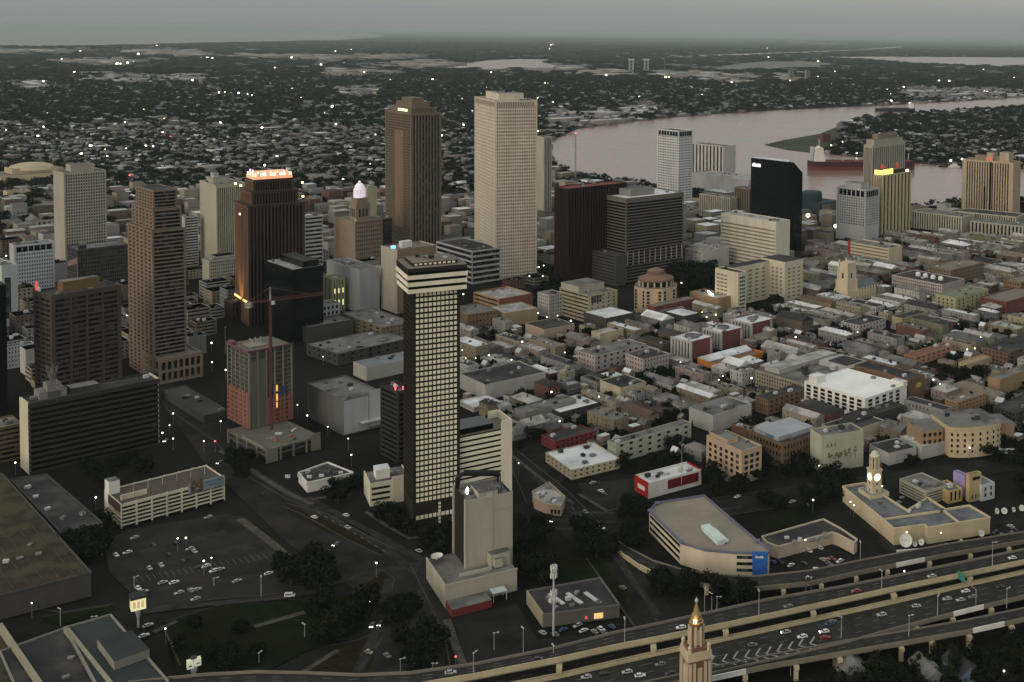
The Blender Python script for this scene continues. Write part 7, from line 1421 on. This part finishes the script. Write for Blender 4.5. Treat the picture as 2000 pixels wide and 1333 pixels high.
if REST: rest_build('quarter_rooftops', REST, 'close-packed roofs of the farther old quarter streets')
BACK, xs_, ys_ = [], *zip(*QUART)
for _ in range(9000):
    x, y = R.uniform(min(xs_), max(xs_)), R.uniform(min(ys_), max(ys_)); wu, wv = R.uniform(4, 9), R.uniform(5, 12); u, v = uv(x, y)
    if len(BACK) > 420: break
    if not inside(QUART, np.array([x]), np.array([y]))[0] or u % 93 > 86 or v % 100 > 93 or not free(u, u + wu, v, v + wv, .4): continue
    BACK.append((u + wu / 2, v + wv / 2, wu, wv, R.uniform(3, 6.5))); FOOT.append((u, u + wu, v, v + wv))
rest_build('back_buildings', BACK, 'small sheds and rear wings crowding the courtyards of the old quarter')
Xp = []
for _ in range(14000):
    x, y = R.uniform(min(xs_), max(xs_)), R.uniform(min(ys_), max(ys_)); u, v = uv(x, y)
    if inside(QUART, np.array([x]), np.array([y]))[0] and free(u - 1.2, u + 1.2, v - 1.2, v + 1.2, 0): Xp.append((x, y))
    if len(Xp) > 520: break
X = np.array([a for a, b in Xp]); Y = np.array([b for a, b in Xp]); N = len(X); V, Fc = crown_shape(110, 31, .24, 7); s = NR.uniform(4, 9, N)
mass('courtyard_shrubbery', V, Fc, X, Y, np.zeros(N), np.stack([s, s, s * .9], 1), NR.uniform(0, 6.28, N), np.repeat(NR.choice(3, N)[:, None], 110, 1), LEAFS, 'small trees and shrubs packed into courtyards and along quarter streets', Vm=.08)
# downtown infill: small commercial blocks between the towers
nb, REST2 = 0, []
CB = [(P(*q).x, P(*q).y) for q in [(-60, 640), (-60, 398), (100, 375), (330, 372), (560, 375), (760, 368), (900, 388), (1080, 340), (1300, 382), (1380, 400), (1600, 415), (1800, 420), (2100, 430), (2100, 480), (1780, 470), (1640, 480), (1540, 520), (1400, 530), (1340, 480), (1100, 560), (1000, 575), (900, 560), (740, 620), (620, 650), (430, 640), (300, 800), (120, 800)]]
us, vs = zip(*[uv(*p) for p in CB]); cand = []
u = min(us)
while u < max(us):
    v = min(vs)
    while v < max(vs): cand.append((u + R.uniform(0, 6), v + R.uniform(0, 6), R.uniform(14, 27), R.uniform(14, 27))) if (u % 120 > 16 and v % 110 > 16) else None; v += 30
    u += 30
X = np.array([xy(c[0] + 10, c[1] + 10)[0] for c in cand]); Y = np.array([xy(c[0] + 10, c[1] + 10)[1] for c in cand]); okc = inside(CB, X, Y) & dry(X, Y); order = np.argsort(Y)
for i in order:
    if not okc[i]: continue
    a, v, wu, wv = cand[i]
    if not free(a, a + wu, v, v + wv, 2) or R.random() < .22: continue
    h = R.choice((6, 8, 9, 11, 13, 16, 20)) * R.uniform(.9, 1.15)
    REST2.append((a + wu / 2, v + wv / 2, wu, wv, h)); FOOT.append((a, a + wu, v, v + wv))
near2 = REST2[:150]
for uc, vc, wu, wv, h in near2:
    x, y = xy(uc - wu / 2, vc - wv / 2); wi = R.choices(range(10), HP)[0]; ri = R.choices(range(7), HRP)[0]
    o = empty('commercial_block', (x, y, 0), TG, '', 'building', 'small downtown blocks'); st = max(1, round(h / 4)); g = MB(); g.box(.3, wu - .3, .3, wv - .3, 0, h - .5); g.build('glazing', GLASS, o); mb = MB()
    sty = R.choice(('grid', 'grid', 'bands', 'blank'))
    for s in range(4): facade(mb, s, wu, wv, 0, h, sty, st, max(2, int((wu, wv)[s % 2] / 3.6)), .55, .55, .3, .7, 1.2)
    mb.build('wall', HW[wi][1], o); r = MB(); r.box(.2, wu - .2, .2, wv - .2, h - .9, h - .5); r.build('roof', HR[ri][1], o); roof_units(o, 1, wu - 1, 1, wv - 1, h - .5, R.randint(1, 3))
    word(o, '%s %s-storey block with %s flat roof' % (HW[wi][0], ('one', 'two', 'three', 'four', 'five', 'six')[min(st, 6) - 1], HR[ri][0]), *xy(uc, vc))
if len(REST2) > 150: rest_build('downtown_rooftops', REST2[150:], 'low roofs between the farthest downtown towers and the river')
Xp = []
for px_, n_ in (([(-20, 320), (330, 335), (330, 400), (120, 470), (-20, 470)], 260), ([(330, 350), (760, 350), (760, 420), (330, 400)], 90), ([(1090, 345), (1290, 365), (1290, 385), (1090, 375)], 60), ([(1560, 400), (2000, 395), (2000, 425), (1560, 425)], 50), ([(1060, 540), (1100, 520), (1100, 590), (1060, 600)], 14)):
    pq = [P(*q) for q in px_]; pl = [(p.x, p.y) for p in pq]; xs, ys = zip(*pl); c = 0
    for _ in range(6000):
        x, y = R.uniform(min(xs), max(xs)), R.uniform(min(ys), max(ys)); u, v = uv(x, y)
        if inside(pl, np.array([x]), np.array([y]))[0] and free(u - 3, u + 3, v - 3, v + 3, 0) and dry(np.array([x]), np.array([y]))[0]: Xp.append((x, y)); c += 1
        if c >= n_: break
X = np.array([a for a, b in Xp]); Y = np.array([b for a, b in Xp]); N = len(X); V, Fc = crown_shape(60, 21, .3, 7); s = NR.uniform(8, 17, N)
mass('downtown_trees', V, Fc, X, Y, np.zeros(N), np.stack([s, s, s * .8], 1), NR.uniform(0, 6.28, N), np.repeat(NR.choice(3, N)[:, None], 60, 1), LEAFS, 'dark trees filling squares and streets behind the towers', Vm=.08)
# small houses at the lower right corner, their shade put into darker wall colours
for (L_, N_, R_, yt, yb, wc, rc, lab) in ((1650, 1655, 1702, 1326, 1340, HW[8][1], ROOFG, 'pale-roofed house below the slip ramp, at the bottom edge'), (1800, 1806, 1850, 1330, 1350, HW[8][1], ROOFG, 'grey-white gable at the bottom edge, left of the bright blue house'), (1868, 1874, 1920, 1316, 1346, wallm('sky_blue_boards', (.15, .22, .28)), ROOFD, 'sky-blue house with three small gable windows at the bottom right corner'), (1946, 1950, 1972, 1320, 1338, wallm('dim_blue_boards', (.12, .16, .18)), ROOFD, 'dim blue house with a bright lamp at the bottom right corner')):
    b, h, w_, d_, t_ = site(L_, N_, R_, yt, yb, 20, d=18); h = max(min(h, 5.5), 4.5); o = empty('cottage', b, t_, lab, 'house'); mb = MB(); mb.box(0, w_, 0, d_, 0, h); mb.face([(0, 0, h), (w_, 0, h), (w_ / 2, 0, h + w_ * .3)]); mb.face([(w_, d_, h), (0, d_, h), (w_ / 2, d_, h + w_ * .3)]); mb.build('wall', wc, o); r = MB()
    r.face([(-.4, -.4, h - .2), (w_ / 2, -.4, h + w_ * .3 + .05), (w_ / 2, d_ + .4, h + w_ * .3 + .05), (-.4, d_ + .4, h - .2)]); r.face([(w_ / 2, -.4, h + w_ * .3 + .05), (w_ + .4, -.4, h - .2), (w_ + .4, d_ + .4, h - .2), (w_ / 2, d_ + .4, h + w_ * .3 + .05)]); r.build('roof', rc, o)
    q = MB(); [q.box(w_ * (.2 + .25 * k), w_ * (.28 + .25 * k), -.12, -.03, h * .55, h * .8) for k in range(3)]; q.build('window_row', GLASS, o)
# ================================================================ trees
CR = []
for k in range(6):
    V, Fc = crown_shape(900, 40 + k, .115, 10, .8); me = bpy.data.meshes.new('crown'); me.from_pydata(V.tolist(), [], Fc.tolist())
    for m in LEAFS: me.materials.append(m)
    me.polygons.foreach_set('material_index', NR.choice(3, 900, p=((.6, .2, .2), (.3, .5, .2), (.3, .2, .5))[k % 3]).astype(np.int32)); me.update(); CR.append(me)
TR = []
for k in range(3):
    mb = MB(); mb.tube((0, 0, 0), (.02, .01, .3), .035, 7, r2=.026)
    for j in range(5):
        a = j * 1.26 + k; mb.tube((.02, .01, .26 + .02 * j), (.26 * math.cos(a), .26 * math.sin(a), .55 + .05 * j), .016, 5, r2=.006)
    TR.append(mb.mesh('trunk', TRUNK))
NT = 0
def tree(x, y, s, lab=None, z=0):
    global NT
    if NT >= 299: return
    NT += 1; o = empty('broadleaf_tree', (x, y, z), R.uniform(0, 6.28), '', 'tree', 'dark leafy trees'); k = R.randrange(6); a = child('crown', CR[k], o); b = child('trunk', TR[k % 3], o); h = R.uniform(.85, 1.1)
    for q in (a, b): q.scale = (s, s, s * h)
    word(o, '%s %s tree' % (('tall', 'broad')[h < .97] if s > 11 else ('small', 'young')[h < .97], ('dark', 'olive', 'green')[k % 3]), x, y)
def grove(px, n, s0, s1):
    pts = [P(x, y) for x, y in px]; poly = [(p.x, p.y) for p in pts]; xs, ys = zip(*poly); c = 0
    for _ in range(n * 30):
        x, y = R.uniform(min(xs), max(xs)), R.uniform(min(ys), max(ys))
        if not inside(poly, np.array([x]), np.array([y]))[0]: continue
        u, v = uv(x, y)
        if not free(u, u, v, v, -1): continue
        tree(x, y, R.uniform(s0, s1)); c += 1
        if c >= n: return
for px, n, s0, s1 in (([(550, 1112), (640, 1105), (650, 1150), (560, 1158)], 6, 11, 15), ([(625, 1188), (720, 1182), (725, 1232), (640, 1262)], 7, 11, 16), ([(770, 1185), (815, 1185), (815, 1222), (772, 1222)], 4, 11, 14), ([(770, 1245), (880, 1240), (850, 1325), (760, 1325)], 7, 9, 13),
    ([(330, 1240), (480, 1200), (520, 1300), (340, 1333)], 9, 6, 10), ([(120, 1062), (205, 1030), (208, 1075), (180, 1105)], 8, 10, 15), ([(822, 1060), (885, 1050), (885, 1095), (850, 1105)], 6, 9, 13), ([(1005, 1040), (1050, 1020), (1075, 1090), (1020, 1120)], 7, 8, 13), ([(1130, 1045), (1180, 1040), (1195, 1110), (1140, 1115)], 8, 10, 14),
    ([(1020, 1120), (1070, 1110), (1070, 1150), (1025, 1155)], 5, 9, 13), ([(1215, 1000), (1262, 985), (1290, 1075), (1230, 1070)], 10, 8, 13), ([(1285, 1135), (1370, 1150), (1370, 1180), (1290, 1170)], 8, 8, 12), ([(1395, 1160), (1480, 1160), (1480, 1182), (1400, 1185)], 7, 8, 12),
    ([(1490, 985), (1590, 962), (1600, 1005), (1510, 1020)], 8, 6, 10), ([(1600, 935), (1650, 930), (1650, 985), (1720, 1045), (1700, 1050), (1610, 990)], 12, 8, 13), ([(170, 915), (300, 902), (310, 930), (190, 955)], 6, 8, 12), ([(440, 885), (470, 885), (545, 945), (450, 950)], 8, 7, 11),
    ([(640, 945), (715, 940), (712, 985), (650, 985)], 8, 7, 11), ([(1310, 540), (1400, 520), (1400, 575), (1320, 600)], 16, 14, 22), ([(1700, 1325), (1760, 1302), (2010, 1275), (2010, 1365), (1700, 1375)], 34, 7, 11), ([(1500, 1355), (1700, 1340), (1720, 1390), (1560, 1390)], 6, 8, 12), ([(1900, 880), (2000, 865), (2000, 985), (1950, 985)], 10, 7, 11),
    ([(1470, 900), (1600, 905), (1600, 935), (1480, 940)], 8, 9, 13), ([(1180, 915), (1370, 880), (1375, 915), (1250, 925)], 8, 7, 11), ([(1350, 930), (1500, 950), (1500, 985), (1380, 965)], 7, 8, 12), ([(1000, 850), (1060, 845), (1060, 880), (1010, 890)], 5, 6, 9), ([(700, 990), (800, 1000), (800, 1045), (740, 1030)], 6, 5, 9), ([(1300, 800), (1350, 800), (1350, 850), (1300, 850)], 3, 8, 12),
    ([(1240, 735), (1300, 725), (1300, 765), (1245, 768)], 4, 10, 14), ([(1800, 735), (1960, 725), (1960, 775), (1860, 775)], 6, 8, 13), ([(1480, 590), (1560, 600), (1540, 625), (1470, 622)], 5, 10, 15), ([(1860, 640), (1900, 615), (1920, 630), (1880, 660)], 4, 9, 13)): grove(px, n, s0, s1)
for _ in range(900):
    x, y = R.uniform(910, 2000), R.uniform(500, 910); p = P(x, y)
    if inside(QUART, np.array([p.x]), np.array([p.y]))[0]:
        u, v = uv(p.x, p.y)
        if free(u - 2, u + 2, v - 2, v + 2, 0): tree(p.x, p.y, R.uniform(6, 11))
for _ in range(60):                                     # greenery along the riverbank and among the towers
    pass
# ================================================================ street lamps
def ring_mesh(r, m): mb = MB(); mb.ring([(r * .3, -r * .9), (r * .85, -r * .5), (r, 0), (r * .85, r * .5), (r * .3, r * .9)], 0, 0, 10); return mb.mesh('lamp_head', m)
HEAD = {k: ring_mesh(1, m) for k, m in (('w', GLOW), ('a', GLOWW), ('r', GLOWR), ('o', PALEM))}
mb = MB(); mb.tube((0, 0, 0), (0, 0, 1), .5, 6, r2=.3); POLE = mb.mesh('pole', METAL); NL = 0
def lamp(x, y, kind='w', hgt=8, k=.00065, rmin=.42, z=0):
    global NL
    NL += 1; p = P(x, y, hgt + z); D = p.y; r = max(rmin, D * k) * R.uniform(.6, 1.1)
    o = empty('street_lamp', (p.x, p.y, z), 0, '', 'street lamp', 'street lamps'); a = child('lamp_head', HEAD[kind], o, (0, 0, hgt)); a.scale = (r, r, r); b = child('pole', POLE, o); t_ = max(.15, D * .00008) * 2; b.scale = (t_, t_, hgt - r * .8)
    D2 = math.hypot(p.x, p.y)
    if D2 > 2300: word(o, '%s lamp among far trees' % {'w': 'white', 'a': 'amber', 'r': 'red', 'o': 'unlit'}[kind], p.x, p.y)
    else: word(o, '%s street lamp' % {'w': 'lit white', 'a': 'lit amber', 'r': 'red', 'o': 'unlit'}[kind], p.x, p.y)
NEARL = [(12, 500), (46, 640), (34, 657), (247, 617), (280, 698), (413, 670), (414, 708), (441, 723), (338, 808), (331, 831), (317, 846), (338, 857), (398, 862), (431, 823), (30, 904), (420, 564), (440, 561), (581, 791), (600, 812), (640, 834), (680, 857), (686, 889), (631, 697), (187, 972), (1020, 668), (1051, 612), (1068, 620), (1089, 617), (1115, 627), (903, 684), (929, 700), (955, 694), (999, 703), (1103, 689), (996, 741), (1011, 738), (1019, 768), (1077, 766), (1170, 775), (1093, 823), (1329, 708), (1196, 874), (1331, 553), (1349, 551), (1404, 742), (1412, 735), (1468, 739), (1368, 871), (1435, 783), (1451, 788), (1380, 620), (1398, 615), (1422, 614), (1528, 613), (1537, 614), (1554, 659), (1629, 644), (1675, 649), (1696, 619), (1600, 910), (1823, 742), (1836, 750), (1774, 832), (1798, 824), (1851, 864), (1894, 875), (1889, 683), (1915, 660), (1872, 633), (1959, 600), (1012, 1070), (735, 1100), (323, 1228), (62, 1178), (1588, 977), (1656, 960), (1723, 950), (1661, 981), (1668, 987), (1771, 1040), (1838, 1041), (1573, 1055), (1766, 1116), (1990, 1112), (1961, 1311), (347, 1052), (363, 1051), (398, 1096), (413, 1090), (1013, 905), (905, 575), (1060, 540), (1052, 522), (1062, 519), (1020, 545), (1034, 540), (1640, 540), (1150, 700), (1240, 640)]
for x, y in NEARL: lamp(x, y)
for x, y in ((500, 619), (909, 700), (1371, 611), (1904, 681)): lamp(x, y, 'a')
for x, y in ((420, 862), (333, 267), (253, 343), (232, 356), (377, 637), (890, 1283)): lamp(x, y, 'r', k=.0007)
for x, y in ((1578, 421), (1622, 421), (1632, 442)): lamp(x, y, 'w', 14, .0016)
FARL = [(306, 90), (157, 101), (229, 125), (235, 125), (249, 123), (261, 122), (279, 120), (145, 142), (85, 160), (106, 171), (118, 171), (98, 183), (269, 215), (354, 211), (376, 157), (423, 142), (537, 133), (627, 127), (420, 182), (427, 181), (440, 181), (452, 182), (466, 182), (483, 185), (493, 185), (505, 184), (418, 238), (430, 240), (512, 250), (634, 222), (646, 221), (658, 221), (649, 208), (575, 158), (74, 266), (85, 248), (177, 285), (246, 291), (285, 285), (299, 286), (318, 259), (541, 306), (517, 323), (159, 301), (886, 206), (951, 172), (940, 184), (956, 184), (986, 179), (1051, 193), (1080, 200), (1064, 163), (1071, 163), (1089, 163), (1095, 163), (905, 245), (926, 246), (761, 157), (824, 159), (845, 156), (909, 136), (1153, 143), (1184, 147), (1204, 190), (1249, 190), (1304, 186), (1226, 214), (1371, 186), (1429, 162), (1473, 161), (1578, 176), (1590, 176), (1739, 183), (1749, 183), (1765, 171), (1834, 159), (1854, 159), (1624, 166), (1857, 314), (1879, 311), (670, 351), (597, 364), (1080, 88), (1076, 89), (655, 101), (672, 124), (270, 106), (285, 105), (320, 104), (337, 103), (393, 114), (405, 114), (415, 115), (530, 112), (570, 113), (1740, 198), (1752, 197)]
for x, y in FARL: lamp(x, y, 'w', 9, .00105)
for x, y in ((1300, 151), (1306, 151)): lamp(x, y, 'a', 9, .001)
for _ in range(120):
    x, y = R.uniform(0, 2000), R.uniform(95, 330); p = P(x, y)
    if not dry(np.array([p.x]), np.array([p.y]), (CORE,))[0]: continue
    lamp(x, y, R.choice('wwwa'), 8, .00065)
# unlit tall poles along the flyovers and in the lots
def pole(x, yb, yt, z=0, grp='tall unlit lamp poles'):
    b = P(x, yb, z); h = height_at(Vector((b.x, b.y, 0)), yt) - z; o = empty('lamp_pole', (b.x, b.y, z), R.uniform(0, 3), '', 'lamp pole', grp); mb = MB(); mb.tube((0, 0, 0), (0, 0, h), .16, 6, r2=.1); mb.tube((0, 0, h - .2), (1.6, 0, h), .08, 5); mb.build('pole', PALEM, o); mb = MB(); mb.box(1.3, 2.4, -.3, .3, h - .15, h + .15); mb.box(-.5, .5, -.3, .3, h, h + .2); mb.build('lamp_head', PALEM, o); word(o, 'slim unlit lamp pole', b.x, b.y)
for x, yb, yt, z in ((925, 1318, 1276, 14), (1081, 1276, 1262, 15), (1220, 1262, 1210, 15), (1482, 1206, 1155, 15), (1722, 1154, 1116, 15), (1938, 1111, 1060, 15), (1643, 1246, 1206, 9), (1775, 1243, 1203, 9), (1831, 1205, 1165, 9), (1966, 1188, 1150, 9), (1544, 1320, 1300, 0), (1390, 1198, 1160, 0), (1400, 1200, 1166, 0), (1376, 1195, 1150, 0), (1574, 1160, 1128, 0), (1584, 1160, 1128, 0), (1680, 1100, 1060, 0), (1022, 1275, 1228, 0), (965, 1270, 1237, 0), (1305, 1260, 1222, 0), (118, 1222, 1190, 0), (262, 1145, 1128, 0), (199, 1085, 1067, 0), (418, 1145, 1130, 0), (510, 1165, 1128, 0), (595, 1245, 1220, 0), (506, 1295, 1276, 0), (782, 1320, 1288, 0), (845, 1333, 1296, 0), (180, 1222, 1205, 0), (1331, 958, 870, 0), (1330, 930, 905, 0), (440, 690, 640, 0)): pole(x, yb, yt, z)
# ================================================================ cars and buses
PAINTS = {k: mat('car_' + k, c, .35, 0, spec=.5) for k, c in (('white', (.62, .62, .62)), ('silver', (.34, .35, .36)), ('grey', (.14, .14, .15)), ('black', (.02, .02, .022)), ('red', (.22, .03, .03)), ('blue', (.05, .08, .16)), ('tan', (.28, .24, .18)))}
RUB = mat('tyre_rubber', (.015, .015, .015), .9, 0); HLIGHT = mat('headlight_glow', (.8, .8, .75), .4, 0, emit=(1, .95, .85), es=3.0); TLIGHT = mat('taillight', (.4, .02, .02), .4, 0, emit=(1, .08, .05), es=.8); HOFF = mat('headlight_glass', (.5, .5, .5), .2, 0)
def body_mesh(col, van=False):
    mb = MB(); y = .9
    prof = [(-2.25, .35), (2.25, .35), (2.25, .75), (1.1, .92), (-1.9, .95), (-2.25, .85)] if not van else [(-2.5, .4), (2.5, .4), (2.5, 1.1), (1.7, 1.3), (1.3, 2.1), (-2.5, 2.15)]
    mb2 = []; n = len(prof); k = 0; mb.v = [(a, -y, z) for a, z in prof] + [(a, y, z) for a, z in prof]; mb.f = [tuple(range(n)), tuple(range(2 * n - 1, n - 1, -1))] + [(i, i + n, (i + 1) % n + n, (i + 1) % n) for i in range(n)]; mb.m = [0] * len(mb.f)
    if not van: mb.box(-1.35, .5, -.68, .68, 1.36, 1.44)
    return mb.mesh('body', PAINTS[col])
def cabin_mesh():
    mb = MB(); mb.v = [(-1.75, -.8, .93), (1.0, -.8, .93), (1.0, .8, .93), (-1.75, .8, .93), (-1.35, -.66, 1.38), (.45, -.66, 1.38), (.45, .66, 1.38), (-1.35, .66, 1.38)]; mb.f = [(0, 1, 5, 4), (1, 2, 6, 5), (2, 3, 7, 6), (3, 0, 4, 7), (4, 5, 6, 7)]; mb.m = [0] * 5
    return mb.mesh('window_glass', GLASS)
BODY = {c: body_mesh(c) for c in PAINTS}; VAN = body_mesh('white', True); CAB = cabin_mesh(); mb = MB(); mb.tube((0, -.1, 0), (0, .1, 0), .33, 10); WHEEL = mb.mesh('wheel', RUB)
mb = MB(); mb.box(-.03, .05, -.17, .17, -.1, .1); LH = {'on': mb.mesh('headlight', HLIGHT), 'off': mb.mesh('headlight', HOFF)}; TL = mb.mesh('taillight', TLIGHT); TOFF = mb.mesh('taillight', mat('taillight_glass', (.12, .01, .012), .3, 0))
mb = MB(); mb.box(1.35, 1.72, -.8, .8, 1.32, 2.0); mb.box(-2.0, 1.0, -.92, .92, 1.35, 1.95); VANG = mb.mesh('window_glass', GLASS)
def car(x, y, z=0, yaw=None, col=None, lights=False, van=False, wh='parked'):
    p = P(x, y, z); col = col or R.choices(('white', 'silver', 'grey', 'black', 'red', 'blue', 'tan'), (.26, .28, .16, .14, .06, .05, .05))[0]; yaw = rad(yaw if yaw is not None else R.choice((47, 227, 137, 317)) + R.uniform(-4, 4))
    o = empty('parked_car' if wh == 'parked' else 'moving_car', (p.x, p.y, z), yaw, '', 'van' if van else 'car', 'cars standing in lots' if wh == 'parked' else 'cars in traffic')
    child('body', VAN if van else BODY[col], o); child('window_glass', VANG if van else CAB, o)
    for a in (-1.4, 1.4):
        for b in (-.85, .85): child('wheel', WHEEL, o, (a, b, .33))
    for b in (-.62, .62): child('headlight', LH['on' if lights else 'off'], o, (2.27 if not van else 2.52, b, .62)).scale = (2.2, 1.5, 1.6) if lights else (1, 1, 1); child('taillight', TL if lights else TOFF, o, (-2.27 if not van else -2.52, b, .72))
    o['label'] = ''; word(o, ('white van' if van else col + ' car') + (' ' + ('parked' if wh == 'parked' else 'driving')) + (' with headlights on' if lights else ''), p.x, p.y)
    s = R.uniform(1.0, 1.08); o.scale = (s, s, s)
for x, y in ((263, 1052), (227, 1086), (249, 1081), (292, 1112), (315, 1106), (380, 1079), (371, 1074), (418, 1117), (430, 1114), (463, 1137), (525, 1122), (270, 1151), (280, 1158), (318, 1140), (340, 1140), (350, 1160), (373, 1155), (384, 1154), (382, 1172), (407, 1012), (289, 1224), (281, 1244), (336, 1263), (402, 1108)): car(x, y, col='white' if R.random() < .4 else 'silver')
for x, y in ((343, 1062), (357, 1098), (390, 1110), (330, 1085), (300, 1066)): car(x, y, col='black')
for x, y in ((1510, 1100), (1523, 1099), (1570, 1103), (1592, 1114), (1608, 1095), (1640, 1098), (1625, 1093), (1580, 1078), (1601, 1072), (1615, 1096), (1545, 1106), (1085, 1241), (1128, 1224), (1161, 1236), (1195, 1226), (1174, 1231), (1100, 1232), (1140, 1234), (1158, 945), (1174, 961), (1181, 968), (1945, 1041), (1956, 1047), (1974, 1030), (1981, 1037), (1966, 1052), (1978, 1043), (1990, 1048), (1876, 1060), (1848, 1066), (1620, 1104), (1180, 1238), (1060, 1238), (1565, 985), (1548, 982), (1575, 990), (1440, 972), (1624, 935), (1420, 940)): car(x, y)
for x, y, l, c in ((614, 1012, 0, 'white'), (676, 1008, 0, 'white'), (679, 1032, 0, 'silver'), (657, 1065, 1, 'grey'), (646, 1137, 1, 'black'), (705, 1175, 1, 'grey'), (727, 1174, 1, 'black'), (727, 1223, 1, 'grey'), (743, 1220, 1, 'black'), (720, 1276, 0, 'tan'), (632, 1163, 1, 'tan'), (818, 1078, 0, 'silver'), (756, 1283, 0, 'grey'), (512, 968, 0, 'black'), (430, 905, 1, 'grey'), (324, 862, 1, 'silver'), (1175, 1033, 0, 'white'), (1202, 1059, 0, 'red'), (1168, 1060, 0, 'silver'), (1080, 1018, 1, 'black'), (1143, 1002, 0, 'grey'), (1216, 1150, 0, 'grey')): car(x, y, 0, R.choice((-38, 142)) + R.uniform(-8, 8) if not l else -100 + R.uniform(-20, 20), c, bool(l), wh='moving')
car(566, 1166, 0, 10, van=True, wh='moving')
HWY = 17
for nd, z, L in ((A_, 15, ((1540, 1187), (1050, 1290), (1977, 1092), (1672, 1157), (1330, 1228), (1820, 1128), (880, 1316))), (B_, 9, ((1620, 1221), (1567, 1246), (1612, 1248), (1790, 1186), (1850, 1172), (1955, 1149), (1290, 1300), (1225, 1315), (1535, 1237), (1145, 1325), (1722, 1203), (1886, 1157), (1876, 1174), (1900, 1168), (1610, 1236), (1625, 1216), (1470, 1262), (1250, 1322), (1310, 1318), (1180, 1318)))):
    for x, y in L: car(x, y, z + .02, HWY + (180 if R.random() < .5 else 0) + R.uniform(-2, 2), R.choices(('white', 'silver', 'grey', 'black', 'red', 'blue'), (.25, .3, .2, .15, .05, .05))[0], x in (1535, 1610), wh='moving')
BUSW = mat('bus_white', (.58, .6, .62), .4, 0)
for k, x in enumerate((1884, 1906, 1950, 1972)):
    p = P(x, 888 - k * .6); o = empty('parked_bus', (p.x, p.y, 0), rad(12), ('first', 'second', 'third', 'last')[k] + ' from the left of four white buses below the cream curved building', 'bus', 'white buses in a row'); mb = MB(); mb.box(-5.5, 5.5, -1.25, 1.25, .5, 3.2); mb.box(-5, 4.5, -.9, .9, 3.2, 3.5); mb.build('body', BUSW, o); mb = MB(); mb.box(-5.2, 5.0, -1.29, 1.29, 1.7, 2.6); mb.box(5.4, 5.54, -1.1, 1.1, 1.6, 2.8); mb.build('window_glass', GLASS, o)
    for a in (-3.6, 3.4):
        for b_ in (-1.1, 1.1): child('wheel', WHEEL, o, (a, b_, .5)).scale = (1.5, 1.5, 1.5)
settle()
